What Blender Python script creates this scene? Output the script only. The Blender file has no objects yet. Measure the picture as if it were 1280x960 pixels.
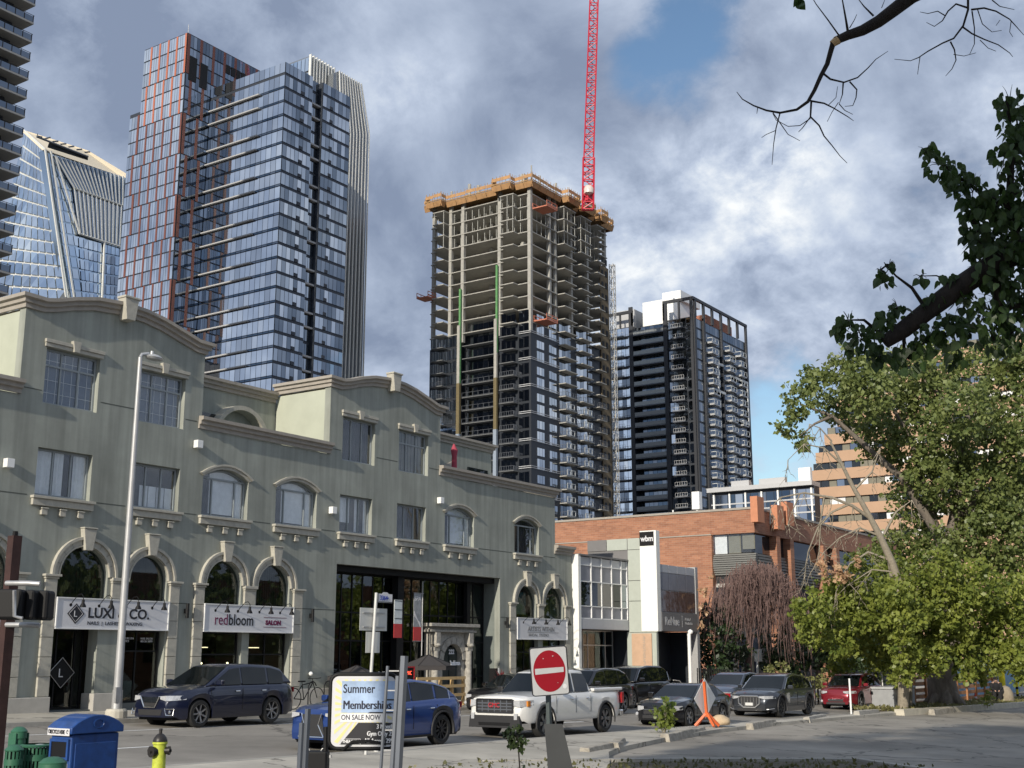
import bpy, bmesh, math, random
import numpy as np
from math import sin, cos, pi, sqrt, radians, atan2
from mathutils import Vector, Matrix, Quaternion
from mathutils.geometry import tessellate_polygon
random.seed(7); np.random.seed(7)
R_ = random.Random(11)
sc = bpy.context.scene
COL = sc.collection

# ---------------------------------------------------------------- camera
# X runs along the street (away from the camera, to the right), Y across it towards the facades
FPX = 1525.0
PITCH = math.atan((818 - 480) / FPX)
AL = math.atan((1700 - 640) / (FPX / cos(PITCH)))
EYE = Vector((0, 0, 2.2))
_H = Vector((cos(AL), sin(AL), 0)); _R = Vector((sin(AL), -cos(AL), 0)); _Z = Vector((0, 0, 1))
FW = _H * cos(PITCH) + _Z * sin(PITCH); UPV = -_H * sin(PITCH) + _Z * cos(PITCH)
cam_d = bpy.data.cameras.new('camera'); cam = bpy.data.objects.new('camera', cam_d); COL.objects.link(cam)
cam.matrix_world = Matrix(((_R.x, UPV.x, -FW.x, EYE.x), (_R.y, UPV.y, -FW.y, EYE.y), (_R.z, UPV.z, -FW.z, EYE.z), (0, 0, 0, 1)))
cam_d.sensor_width = 36; cam_d.lens = 36 * FPX / 1280
cam_d.clip_start = 0.1; cam_d.clip_end = 5000
sc.camera = cam

def P(px, py, w):
    "surveyed point: sighting (px,py) in the photograph at w metres of depth"
    return EYE + (FW + _R * ((px - 640) / FPX) + UPV * ((480 - py) / FPX)) * w

# ---------------------------------------------------------------- sun and sky
SUN = Vector((-1, -0.125, 0.41)).normalized()
sl = bpy.data.lights.new('sun', 'SUN'); sl.energy = 3.7; sl.angle = radians(0.6); sl.color = (1.0, 0.92, 0.79)
so = bpy.data.objects.new('sun', sl); COL.objects.link(so); so.rotation_euler = SUN.to_track_quat('Z', 'Y').to_euler()
so.location = (-60, -10, 60)
wd = bpy.data.worlds.new('World'); sc.world = wd; wd.use_nodes = True
nt = wd.node_tree; nt.nodes.clear()
def N(t, **k):
    n = nt.nodes.new(t)
    for a, b in k.items(): setattr(n, a, b)
    return n
def Lk(a, b): nt.links.new(a, b)
def math_(op, a, b=None, c=None):
    n = N('ShaderNodeMath', operation=op)
    for i, x in enumerate((a, b, c)):
        if x is None: continue
        if isinstance(x, (int, float)): n.inputs[i].default_value = x
        else: Lk(x, n.inputs[i])
    return n.outputs[0]
def ramp(fac, stops, interp='EASE'):
    r = N('ShaderNodeValToRGB'); r.color_ramp.interpolation = interp
    el = r.color_ramp.elements
    while len(el) < len(stops): el.new(0.5)
    for e, (p, c) in zip(el, stops):
        e.position = p; e.color = (c, c, c, 1) if isinstance(c, (int, float)) else (*c, 1)
    Lk(fac, r.inputs[0]); return r.outputs[0]
sky = N('ShaderNodeTexSky', sky_type='NISHITA'); sky.sun_disc = False
sky.sun_elevation = math.asin(SUN.z); sky.sun_rotation = atan2(SUN.x, SUN.y); sky.air_density = 1.2; sky.dust_density = 0.2; sky.ozone_density = 3.0
tc = N('ShaderNodeTexCoord'); sep = N('ShaderNodeSeparateXYZ'); Lk(tc.outputs['Generated'], sep.inputs[0])
zz = math_('ADD', math_('MAXIMUM', sep.outputs[2], 0.0), 0.55)
cb = N('ShaderNodeCombineXYZ'); Lk(math_('DIVIDE', sep.outputs[0], zz), cb.inputs[0]); Lk(math_('DIVIDE', sep.outputs[1], zz), cb.inputs[1])
def noise(scale, detail, rough, loc=(0, 0, 0), dist=0.0, src=None):
    mp = N('ShaderNodeMapping'); mp.inputs['Location'].default_value = loc; Lk(src or cb.outputs[0], mp.inputs[0])
    n = N('ShaderNodeTexNoise'); n.inputs['Scale'].default_value = scale; n.inputs['Detail'].default_value = detail
    n.inputs['Roughness'].default_value = rough; n.inputs['Distortion'].default_value = dist; Lk(mp.outputs[0], n.inputs['Vector'])
    return n.outputs[0]
def lobe(px, py, size):
    "soft spot in a direction of the sky, 1 in its middle"
    d = (P(px, py, 1) - EYE).normalized()
    v = N('ShaderNodeVectorMath', operation='DISTANCE'); Lk(tc.outputs['Generated'], v.inputs[0]); v.inputs[1].default_value = d
    return math_('MAXIMUM', math_('SUBTRACT', 1.0, math_('DIVIDE', v.outputs['Value'], size)), 0.0)
n_big = noise(1.7, 6, 0.55, (3.1, 1.7, 0), 0.3)
n_mid = noise(4.6, 9, 0.58, (7.3, 2.2, 4), 0.35)
n_fine = noise(12.0, 9, 0.62, (1.3, 5.2, 8), 0.2)
# coverage: mostly overcast, blue showing through in gaps
cov = math_('ADD', math_('MULTIPLY_ADD', n_big, 0.6, 0.055), math_('MULTIPLY', n_mid, 0.4))
for px, py, s, a in [(850, 50, 0.11, -0.13), (975, 570, 0.12, -0.22), (780, 100, .05, -.08), (1000, 440, .06, -.06), (1230, 130, .07, -.02), (900, 250, 0.10, -0.06), (1150, 150, 0.12, 0.02), (400, 60, 0.2, 0.12), (1000, 300, .2, .08), (700, 300, .2, .08), (620, 150, 0.2, 0.10), (90, 80, 0.25, 0.10), (1000, 60, 0.10, 0.12)]:
    cov = math_('ADD', cov, math_('MULTIPLY', lobe(px, py, s), a))
cov = math_('ADD', cov, math_('MULTIPLY', math_('SUBTRACT', n_fine, 0.5), 0.22))
mask = ramp(cov, [(0.36, 0.0), (0.47, 1.0)])
# brightness of the cloud: dark flat bellies, bright torn edges
br = math_('ADD', math_('MULTIPLY', n_mid, 0.60), math_('MULTIPLY_ADD', n_fine, 0.44, -0.025))
for px, py, s, a in [(945, 200, 0.06, 0.10), (1000, 185, 0.04, 0.07), (870, 215, 0.045, 0.06), (900, 290, .05, .04), (830, 330, .05, .05), (560, 95, 0.05, 0.10), (100, 45, 0.07, 0.07), (480, 130, 0.05, .08), (780, 330, 0.08, 0.07), (960, 290, 0.05, 0.08), (690, 250, 0.06, 0.08), (1000, 200, 0.06, .08),
                     (590, 100, 0.16, -0.09), (500, 330, 0.14, -0.06), (1080, 110, 0.12, -0.08), (90, 130, 0.16, -0.07), (660, 40, 0.12, -0.08), (1180, 260, .1, .05), (960, 430, .1, .05)]:
    br = math_('ADD', br, math_('MULTIPLY', math_('MULTIPLY', lobe(px, py, s), a), math_('MULTIPLY_ADD', n_fine, 5.0, -1.3)))
ccol = ramp(br, [(0.38, (0.185, 0.23, 0.325)), (0.475, (0.29, 0.345, 0.45)), (0.545, (0.39, 0.45, 0.56)), (0.61, (0.50, 0.555, 0.64)), (0.73, (0.74, 0.76, 0.77))], 'LINEAR')
bg1 = N('ShaderNodeBackground'); Lk(sky.outputs[0], bg1.inputs[0]); bg1.inputs[1].default_value = 0.10
bg2 = N('ShaderNodeBackground'); Lk(ccol, bg2.inputs[0]); bg2.inputs[1].default_value = 1.08
mx = N('ShaderNodeMixShader'); Lk(mask, mx.inputs[0]); Lk(bg1.outputs[0], mx.inputs[1]); Lk(bg2.outputs[0], mx.inputs[2])
wo = N('ShaderNodeOutputWorld'); Lk(mx.outputs[0], wo.inputs[0])
sc.view_settings.view_transform = 'Standard'; sc.view_settings.look = 'None'
sc.view_settings.exposure = 0.30; sc.view_settings.gamma = 1.0

# ---------------------------------------------------------------- materials
MATS = {}
def mat(name, col, rough=0.6, metal=0.0, var=0.12, scale=3.0, bump=0.0, bscale=30.0, streak=0.0, coat=0.0, spec=0.5, emit=0.0, stretch=(1, 1, 1), crack=0.0, trans=0.0):
    if name in MATS: return MATS[name]
    m = bpy.data.materials.new(name); m.use_nodes = True; t = m.node_tree; b = t.nodes['Principled BSDF']
    b.inputs['Roughness'].default_value = rough; b.inputs['Metallic'].default_value = metal
    b.inputs['Coat Weight'].default_value = coat; b.inputs['Coat Roughness'].default_value = 0.03; b.inputs['Specular IOR Level'].default_value = spec
    if trans: b.inputs['Transmission Weight'].default_value = trans
    b.inputs['Base Color'].default_value = (*col, 1)
    c = t.nodes.new('ShaderNodeTexCoord'); mp = t.nodes.new('ShaderNodeMapping'); mp.inputs['Scale'].default_value = stretch
    t.links.new(c.outputs['Object'], mp.inputs[0])
    if var or streak:
        n = t.nodes.new('ShaderNodeTexNoise'); n.inputs['Scale'].default_value = scale; n.inputs['Detail'].default_value = 6; n.inputs['Roughness'].default_value = 0.65
        t.links.new(mp.outputs[0], n.inputs['Vector'])
        r = t.nodes.new('ShaderNodeMapRange'); r.inputs[1].default_value = 0.3; r.inputs[2].default_value = 0.7
        r.inputs[3].default_value = 1 - var; r.inputs[4].default_value = 1 + var; t.links.new(n.outputs[0], r.inputs[0])
        fac = r.outputs[0]
        if streak:
            mp2 = t.nodes.new('ShaderNodeMapping'); mp2.inputs['Scale'].default_value = (2.2, 2.2, 0.14); t.links.new(c.outputs['Object'], mp2.inputs[0])
            n2 = t.nodes.new('ShaderNodeTexNoise'); n2.inputs['Scale'].default_value = 2.0; n2.inputs['Detail'].default_value = 5; t.links.new(mp2.outputs[0], n2.inputs['Vector'])
            r2 = t.nodes.new('ShaderNodeMapRange'); r2.inputs[1].default_value = 0.35; r2.inputs[2].default_value = 0.7
            r2.inputs[3].default_value = 1 + streak * 0.3; r2.inputs[4].default_value = 1 - streak; t.links.new(n2.outputs[0], r2.inputs[0])
            mu = t.nodes.new('ShaderNodeMath'); mu.operation = 'MULTIPLY'; t.links.new(fac, mu.inputs[0]); t.links.new(r2.outputs[0], mu.inputs[1]); fac = mu.outputs[0]
        v = t.nodes.new('ShaderNodeVectorMath'); v.operation = 'SCALE'; v.inputs[0].default_value = col; t.links.new(fac, v.inputs['Scale'])
        t.links.new(v.outputs[0], b.inputs['Base Color'])
    if crack:
        vo = t.nodes.new('ShaderNodeTexVoronoi'); vo.feature = 'DISTANCE_TO_EDGE'; vo.inputs['Scale'].default_value = crack
        wn = t.nodes.new('ShaderNodeTexNoise'); wn.inputs['Scale'].default_value = 1.5; wn.inputs['Detail'].default_value = 6; t.links.new(c.outputs['Object'], wn.inputs['Vector'])
        ad = t.nodes.new('ShaderNodeVectorMath'); ad.operation = 'MULTIPLY_ADD'; ad.inputs[1].default_value = (1.6, 1.6, 0); t.links.new(wn.outputs['Color'], ad.inputs[0]); t.links.new(c.outputs['Object'], ad.inputs[2]); t.links.new(ad.outputs[0], vo.inputs['Vector'])
        cr_ = t.nodes.new('ShaderNodeMapRange'); cr_.inputs[1].default_value = 0.004; cr_.inputs[2].default_value = 0.016; cr_.inputs[3].default_value = 0.45; cr_.inputs[4].default_value = 1.0; t.links.new(vo.outputs[0], cr_.inputs[0])
        bs = t.nodes.new('ShaderNodeTexNoise'); bs.inputs['Scale'].default_value = 0.22; bs.inputs['Detail'].default_value = 7; bs.inputs['Roughness'].default_value = .7; t.links.new(c.outputs['Object'], bs.inputs['Vector'])
        b2 = t.nodes.new('ShaderNodeMapRange'); b2.inputs[1].default_value = 0.35; b2.inputs[2].default_value = 0.62; b2.inputs[3].default_value = 0.78; b2.inputs[4].default_value = 1.12; t.links.new(bs.outputs[0], b2.inputs[0])
        mm_ = t.nodes.new('ShaderNodeMath'); mm_.operation = 'MULTIPLY'; t.links.new(cr_.outputs[0], mm_.inputs[0]); t.links.new(b2.outputs[0], mm_.inputs[1])
        v2 = t.nodes.new('ShaderNodeVectorMath'); v2.operation = 'SCALE'; t.links.new(v.outputs[0], v2.inputs[0]); t.links.new(mm_.outputs[0], v2.inputs['Scale']); t.links.new(v2.outputs[0], b.inputs['Base Color'])
    if bump:
        nb = t.nodes.new('ShaderNodeTexNoise'); nb.inputs['Scale'].default_value = bscale; nb.inputs['Detail'].default_value = 4
        t.links.new(mp.outputs[0], nb.inputs['Vector'])
        bp = t.nodes.new('ShaderNodeBump'); bp.inputs['Strength'].default_value = bump; bp.inputs['Distance'].default_value = 0.02
        t.links.new(nb.outputs[0], bp.inputs['Height']); t.links.new(bp.outputs[0], b.inputs['Normal'])
    if emit:
        b.inputs['Emission Color'].default_value = (*col, 1); b.inputs['Emission Strength'].default_value = emit
    MATS[name] = m; return m
def brickmat(name, c1, c2, mortar, w=0.24, h=0.08):
    m = bpy.data.materials.new(name); m.use_nodes = True; t = m.node_tree; b = t.nodes['Principled BSDF']; b.inputs['Roughness'].default_value = 0.85
    c = t.nodes.new('ShaderNodeTexCoord'); s = t.nodes.new('ShaderNodeSeparateXYZ'); t.links.new(c.outputs['Object'], s.inputs[0])
    a = t.nodes.new('ShaderNodeMath'); t.links.new(s.outputs[0], a.inputs[0]); t.links.new(s.outputs[1], a.inputs[1])
    k = t.nodes.new('ShaderNodeCombineXYZ'); t.links.new(a.outputs[0], k.inputs[0]); t.links.new(s.outputs[2], k.inputs[1])
    br_ = t.nodes.new('ShaderNodeTexBrick'); br_.inputs['Scale'].default_value = 1; br_.inputs['Brick Width'].default_value = w; br_.inputs['Row Height'].default_value = h
    br_.inputs['Mortar Size'].default_value = 0.008; br_.inputs['Color1'].default_value = (*c1, 1); br_.inputs['Color2'].default_value = (*c2, 1); br_.inputs['Mortar'].default_value = (*mortar, 1)
    t.links.new(k.outputs[0], br_.inputs['Vector'])
    n = t.nodes.new('ShaderNodeTexNoise'); n.inputs['Scale'].default_value = 1.3; n.inputs['Detail'].default_value = 8
    mp = t.nodes.new('ShaderNodeMapping'); mp.inputs['Scale'].default_value = (0.5, 0.5, 3.5); t.links.new(c.outputs['Object'], mp.inputs[0]); t.links.new(mp.outputs[0], n.inputs['Vector'])
    r = t.nodes.new('ShaderNodeMapRange'); r.inputs[1].default_value = 0.3; r.inputs[2].default_value = 0.7; r.inputs[3].default_value = 0.84; r.inputs[4].default_value = 1.12; t.links.new(n.outputs[0], r.inputs[0])
    v = t.nodes.new('ShaderNodeVectorMath'); v.operation = 'SCALE'; t.links.new(br_.outputs[0], v.inputs[0]); t.links.new(r.outputs[0], v.inputs['Scale'])
    t.links.new(v.outputs[0], b.inputs['Base Color']); MATS[name] = m; return m
def leafmat(name, dark, light, scale=1.2, transl=0.35):
    m = bpy.data.materials.new(name); m.use_nodes = True; t = m.node_tree; b = t.nodes['Principled BSDF']; b.inputs['Roughness'].default_value = 0.45
    c = t.nodes.new('ShaderNodeTexCoord'); n = t.nodes.new('ShaderNodeTexNoise'); n.inputs['Scale'].default_value = scale; n.inputs['Detail'].default_value = 10; n.inputs['Roughness'].default_value = 0.8
    t.links.new(c.outputs['Object'], n.inputs['Vector'])
    r = t.nodes.new('ShaderNodeValToRGB'); r.color_ramp.elements[0].position = 0.36; r.color_ramp.elements[1].position = 0.56
    r.color_ramp.elements[0].color = (*dark, 1); r.color_ramp.elements[1].color = (*light, 1); t.links.new(n.outputs[0], r.inputs[0])
    t.links.new(r.outputs[0], b.inputs['Base Color'])
    tr = t.nodes.new('ShaderNodeBsdfTranslucent'); t.links.new(r.outputs[0], tr.inputs[0])
    mi = t.nodes.new('ShaderNodeMixShader'); mi.inputs[0].default_value = transl
    t.links.new(b.outputs[0], mi.inputs[1]); t.links.new(tr.outputs[0], mi.inputs[2]); t.links.new(mi.outputs[0], t.nodes['Material Output'].inputs[0])
    MATS[name] = m; return m
def glassmat(name, tint, rough=0.03, wav=0.0, metal=1.0, wscale=0.35):
    m = mat(name, tint, rough, metal, var=0)
    if wav:
        t = m.node_tree; b = t.nodes['Principled BSDF']; c = t.nodes.new('ShaderNodeTexCoord')
        n = t.nodes.new('ShaderNodeTexNoise'); n.inputs['Scale'].default_value = wscale; n.inputs['Detail'].default_value = 2; t.links.new(c.outputs['Object'], n.inputs['Vector'])
        bp = t.nodes.new('ShaderNodeBump'); bp.inputs['Strength'].default_value = wav; bp.inputs['Distance'].default_value = 0.3
        t.links.new(n.outputs[0], bp.inputs['Height']); t.links.new(bp.outputs[0], b.inputs['Normal'])
    return m

M_STUCCO = mat('green_stucco', (0.298, 0.312, 0.274), 0.9, var=0.16, scale=0.5, streak=0.20, bump=0.25, bscale=60)
M_STUCCO2 = mat('plain_green_stucco', (0.43, 0.45, 0.365), 0.9, var=0.06, scale=1.2, bump=0.15, bscale=60)
M_TRIM = mat('taupe_trim', (0.33, 0.30, 0.26), 0.85, var=0.12, scale=5)
M_STONE = mat('pale_stone_trim', (0.42, 0.40, 0.34), 0.85, var=0.14, scale=6, bump=0.15)
M_CONC = mat('concrete', (0.42, 0.40, 0.36), 0.9, var=0.12, scale=2, bump=0.2)
M_FRAME = mat('window_frame_grey', (0.30, 0.33, 0.34), 0.5, var=0)
M_BLACK = mat('black_paint', (0.009, 0.009, 0.010), 0.55, var=0, spec=.25)
M_DARK = mat('dark_interior', (0.02, 0.022, 0.025), 0.8, var=0)
M_WHITE = mat('white_paint', (0.78, 0.78, 0.76), 0.5, var=0.04)
M_SIGNW = mat('white_sign_face', (0.66, 0.66, 0.68), 0.35, var=0.03)
M_GLASSD = mat('dark_window_glass', (0.012, 0.016, 0.02), 0.02, var=0, spec=0.9)
M_SHOPG = mat('shop_glass', (0.012, 0.018, 0.020), 0.02, var=0.0, spec=0.7)
M_STEEL = mat('galvanised_steel', (0.48, 0.48, 0.48), 0.45, 0.55, var=0.1, scale=8)
M_DSTEEL = mat('grey_painted_steel', (0.12, 0.13, 0.15), 0.4, 0.3, var=0.08)
M_RED = mat('red_paint', (0.42, 0.02, 0.025), 0.4, var=0.05)
M_BARK = mat('pale_bark', (0.27, 0.235, 0.18), 0.9, var=0.25, scale=9, bump=0.5, bscale=25)
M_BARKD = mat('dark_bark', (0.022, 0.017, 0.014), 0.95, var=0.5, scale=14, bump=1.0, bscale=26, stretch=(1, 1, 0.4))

# ---------------------------------------------------------------- mesh helpers
def meshof(name, v, f, mi=None, mats=(), smooth=None):
    m = bpy.data.meshes.new(name); m.from_pydata([tuple(p) for p in v], [], f)
    for k in mats: m.materials.append(k)
    if mi is not None and len(set(mi)) > 1: m.polygons.foreach_set('material_index', mi)
    elif mi: m.polygons.foreach_set('material_index', mi)
    if smooth is not None:
        m.polygons.foreach_set('use_smooth', [True] * len(m.polygons)); m.set_sharp_from_angle(angle=radians(smooth))
    m.update(); return m
class MB:
    def __init__(s): s.v = []; s.f = []; s.m = []; s.g = []
    def add(s, v, f, m=0):
        s.g.append((len(s.v), len(s.f))); o = len(s.v); s.v += [Vector(p) for p in v]; s.f += [tuple(i + o for i in q) for q in f]; s.m += [m] * len(f); return s
    def box(s, a, b, m=0):
        (x0, y0, z0), (x1, y1, z1) = a, b
        return s.add([(x0, y0, z0), (x1, y0, z0), (x1, y1, z0), (x0, y1, z0), (x0, y0, z1), (x1, y0, z1), (x1, y1, z1), (x0, y1, z1)],
                     [(0, 3, 2, 1), (4, 5, 6, 7), (0, 1, 5, 4), (1, 2, 6, 5), (2, 3, 7, 6), (3, 0, 4, 7)], m)
    def obox(s, c, size, rz=0, m=0, mat4=None):
        hx, hy, hz = [q / 2 for q in size]; Q = mat4 or (Matrix.Translation(c) @ Matrix.Rotation(rz, 4, 'Z'))
        return s.add([Q @ Vector(p) for p in [(-hx, -hy, -hz), (hx, -hy, -hz), (hx, hy, -hz), (-hx, hy, -hz), (-hx, -hy, hz), (hx, -hy, hz), (hx, hy, hz), (-hx, hy, hz)]],
                     [(0, 3, 2, 1), (4, 5, 6, 7), (0, 1, 5, 4), (1, 2, 6, 5), (2, 3, 7, 6), (3, 0, 4, 7)], m)
    def ext(s, pts, vec, m=0):
        "closed prism from an outline and an offset"
        n = len(pts); pts = [Vector(p) for p in pts]; vec = Vector(vec)
        nor = sum(((pts[i] - pts[0]).cross(pts[(i + 1) % n] - pts[0]) for i in range(n)), Vector())
        if nor.dot(vec) > 0: pts.reverse()
        return s.add(pts + [p + vec for p in pts], [tuple(range(n)), tuple(range(2 * n - 1, n - 1, -1))] + [(i, i + n, (i + 1) % n + n, (i + 1) % n) for i in range(n)], m)
    def tube(s, pts, rad, n=8, m=0, caps=True):
        pts = [Vector(p) for p in pts]; rad = rad if isinstance(rad, (list, tuple)) else [rad] * len(pts)
        o = len(s.v); ref = None
        for i, p in enumerate(pts):
            d = (pts[min(i + 1, len(pts) - 1)] - pts[max(i - 1, 0)])
            d = d.normalized() if d.length > 1e-9 else Vector((0, 0, 1))
            if ref is None: ref = d.orthogonal().normalized()
            ref = (ref - d * ref.dot(d)); ref = ref.normalized() if ref.length > 1e-6 else d.orthogonal().normalized()
            b = d.cross(ref)
            for k in range(n): s.v.append(p + (ref * cos(2 * pi * k / n) + b * sin(2 * pi * k / n)) * rad[i])
        for i in range(len(pts) - 1):
            for k in range(n):
                a = o + i * n + k; c = o + i * n + (k + 1) % n; s.f.append((a, c, c + n, a + n)); s.m.append(m)
        if caps:
            s.f.append(tuple(o + k for k in range(n))[::-1]); s.m.append(m)
            e = o + (len(pts) - 1) * n; s.f.append(tuple(e + k for k in range(n))); s.m.append(m)
        return s
    def lathe(s, c, prof, n=16, m=0, axis='Z', capb=True):
        "profile [(r,h)...] turned round an axis through c"
        c = Vector(c); o = len(s.v)
        for r, h in prof:
            for k in range(n):
                a = 2 * pi * k / n; p = (r * cos(a), r * sin(a), h)
                if axis == 'Y': p = (p[0], p[2], p[1])
                elif axis == 'X': p = (p[2], p[0], p[1])
                s.v.append(c + Vector(p))
        for i in range(len(prof) - 1):
            for k in range(n):
                a = o + i * n + k; b = o + i * n + (k + 1) % n; q = (a, b, b + n, a + n)
                s.f.append(q if axis != 'Y' else q[::-1]); s.m.append(m)
        if capb:
            s.f.append(tuple(o + k for k in range(n))[::-1]); s.m.append(m); e = o + (len(prof) - 1) * n; s.f.append(tuple(e + k for k in range(n))); s.m.append(m)
        return s
    def holes(s, outer, hs, y, depth, m=0, mr=None):
        "upright wall in the plane Y=y (points are (x,z)) with openings; depth = thickness of the reveals, going to +Y"
        pl = [[Vector((a, b, 0)) for a, b in outer]] + [[Vector((a, b, 0)) for a, b in h] for h in hs]
        flat = [p for l in pl for p in l]; o = len(s.v)
        s.v += [Vector((p.x, y, p.y)) for p in flat]
        for t in tessellate_polygon(pl):
            a, b, c = [flat[i] for i in t]
            if (b - a).cross(c - a).z < 0: t = (t[0], t[2], t[1])
            s.f.append(tuple(o + i for i in t)); s.m.append(m)
        k = 0
        for l in pl:
            n = len(l); q = len(s.v); s.v += [Vector((p.x, y + depth, p.y)) for p in l]
            for i in range(n):
                s.f.append((o + k + i, o + k + (i + 1) % n, q + (i + 1) % n, q + i)); s.m.append(m if (mr is None or k == 0) else mr)
            k += n
        return s
    def build(s, name, mats, parent=None, smooth=None, bevel=0, kind=None, **kw):
        if not isinstance(mats, (list, tuple)): mats = [mats]
        me = meshof(name, s.v, s.f, s.m if len(mats) > 1 else None, mats, smooth)
        return link(name, me, parent, bevel=bevel, kind=kind, **kw)
def each(b, name, mats, parent=None, **kw):
    "one object for every shape that was added"
    ends = b.g[1:] + [(len(b.v), len(b.f))]
    for (v0, f0), (v1, f1) in zip(b.g, ends):
        q = MB(); q.add(b.v[v0:v1], [tuple(i - v0 for i in f) for f in b.f[f0:f1]]); q.build(name, mats, parent, **kw)
def link(name, me, parent=None, loc=None, rot=None, bevel=0, kind=None, label=None, cat=None, group=None, local=False):
    o = bpy.data.objects.new(name, me); COL.objects.link(o)
    if parent is not None:
        o.parent = parent
        base = Vector((0, 0, 0))
        p = parent
        if not local and not parent.get('_local'):
            while p is not None: base += p.location; p = p.parent
        o.location = -base + (Vector(loc) if loc is not None else Vector())
    elif loc is not None: o.location = loc
    if rot is not None: o.rotation_euler = rot
    if bevel:
        bm = o.modifiers.new('bevel', 'BEVEL'); bm.width = bevel; bm.segments = 2; bm.limit_method = 'ANGLE'; bm.angle_limit = radians(40)
    tag(o, label, cat, group, kind); return o
def tag(o, label=None, cat=None, group=None, kind=None):
    if label: o['label'] = label
    if cat: o['category'] = cat
    if group: o['group'] = group
    if kind: o['kind'] = kind
    return o
def thing(name, label, cat, loc=(0, 0, 0), rz=0, group=None, local=False):
    o = bpy.data.objects.new(name, None); COL.objects.link(o); o.location = loc; o.rotation_euler = (0, 0, rz); o.empty_display_size = 0.2
    if local: LOCAL.add(o.name)
    return tag(o, label, cat, group)
LOCAL = set()
class LB(MB):
    "mesh built in the thing's own coordinates"
    def build(s, name, mats, parent=None, smooth=None, bevel=0, kind=None, **kw): return MB.build(s, name, mats, parent, smooth, bevel, kind, local=True, **kw)
def dup(root, loc, rz=0, label=None, group=None):
    r = root.copy(); COL.objects.link(r); r.location = loc; r.rotation_euler = (0, 0, rz)
    if label: r['label'] = label
    if group: r['group'] = group
    for ch in list(root.children):
        c = ch.copy(); COL.objects.link(c); c.parent = r
        for g in list(ch.children): d = g.copy(); COL.objects.link(d); d.parent = c
    return r
def text(s, size, m, parent, org, xd, up, name='lettering', sx=1.0, bold=0.0, align='LEFT', depth=0.004, local=False, shear=0, font=None):
    cu = bpy.data.curves.new('lettering', 'FONT'); cu.body = s; cu.size = size; cu.extrude = depth; cu.offset = bold; cu.align_x = align; cu.shear = shear; cu.resolution_u = 3
    to = bpy.data.objects.new('t', cu); COL.objects.link(to)
    dg = bpy.context.evaluated_depsgraph_get(); dg.update(); me = bpy.data.meshes.new_from_object(to.evaluated_get(dg)); bpy.data.objects.remove(to)
    xd = Vector(xd).normalized(); up = Vector(up).normalized(); nn = xd.cross(up)
    q = Matrix(((xd.x * sx, up.x, nn.x, org[0]), (xd.y * sx, up.y, nn.y, org[1]), (xd.z * sx, up.z, nn.z, org[2]), (0, 0, 0, 1)))
    me.transform(q); me.materials.clear(); me.materials.append(m)
    return link(name, me, parent, local=local)
def clampf(v, a, b): return max(a, min(b, v))
def G(x, y):
    "street level: falls gently away along the street and towards the camera side"
    return -0.014 * (clampf(x, -40, 160) - 30) + 0.03 * (clampf(y, 8, 33) - 20)

# ================================================================ setting
M_ASPH = mat('road_asphalt', (0.245, 0.226, 0.197), 0.9, crack=.16, var=0.16, scale=0.6, bump=0.35, bscale=45)
M_LOT = mat('lot_asphalt', (0.275, 0.252, 0.215), 0.92, crack=.22, var=0.20, scale=0.35, bump=0.4, bscale=30)
M_WALK = mat('sidewalk_concrete', (0.43, 0.40, 0.34), 0.9, crack=.3, var=0.14, scale=0.8, bump=0.25, bscale=40)
M_KERB = mat('kerb_concrete', (0.36, 0.34, 0.30), 0.9, var=0.2, scale=2.5, bump=0.3)
M_LINE = mat('road_line_paint', (0.72, 0.72, 0.70), 0.8, var=0.3, scale=14)
M_EARTH = mat('earth', (0.10, 0.085, 0.06), 1.0, var=0.3, scale=3, bump=0.6)
M_FAR = mat('far_ground', (0.16, 0.15, 0.13), 1.0, var=0.2, scale=0.1)
def axis_(a, b, st):
    n = max(1, int(round((b - a) / st))); return [a + (b - a) * i / n for i in range(n + 1)]
def sheet(name, xs, ys, h, m, skirt=0.0, inside=None, hf=None, parent=None, kind='structure'):
    v = []; f = []
    for x in xs:
        for y in ys: v.append((x, y, G(x, y) + (hf(x, y) if hf else h)))
    ny = len(ys)
    for i in range(len(xs) - 1):
        for j in range(ny - 1):
            if inside and not inside((xs[i] + xs[i + 1]) / 2, (ys[j] + ys[j + 1]) / 2): continue
            a = i * ny + j; f.append((a, a + ny, a + ny + 1, a + 1))
    if skirt:
        rim = [(i, 0) for i in range(len(xs))] + [(len(xs) - 1, j) for j in range(1, ny)] + [(i, ny - 1) for i in range(len(xs) - 2, -1, -1)] + [(0, j) for j in range(ny - 2, 0, -1)]
        o = len(v)
        for i, j in rim: p = v[i * ny + j]; v.append((p[0], p[1], p[2] - skirt))
        for k, (i, j) in enumerate(rim):
            k2 = (k + 1) % len(rim); i2, j2 = rim[k2]; f.append((o + k, o + k2, i2 * ny + j2, i * ny + j))
    return link(name, meshof(name, v, f, None, [m]), parent, kind=kind)
sheet('ground', [-3000, -600, -40, 10, 30, 60, 100, 160, 400, 1000, 3500], [-3000, -500, -60, 8, 20, 33, 60, 150, 500, 3500], -0.03, M_FAR)
sheet('road', axis_(-40, 160, 5), [18.0, 20, 22, 24, 26, 28.3], 0.0, M_ASPH)
sheet('pavement', axis_(-40, 160, 2.0), [28.46, 30, 32, 36], 0.12, M_WALK, skirt=0.14)
sheet('kerb', axis_(-40, 160, 2.5), [28.3, 28.457], 0.118, M_KERB, skirt=0.15)
sheet('kerb', axis_(-40, 160, 2.5), [17.84, 18.0], 0.118, M_KERB, skirt=0.15)
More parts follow.
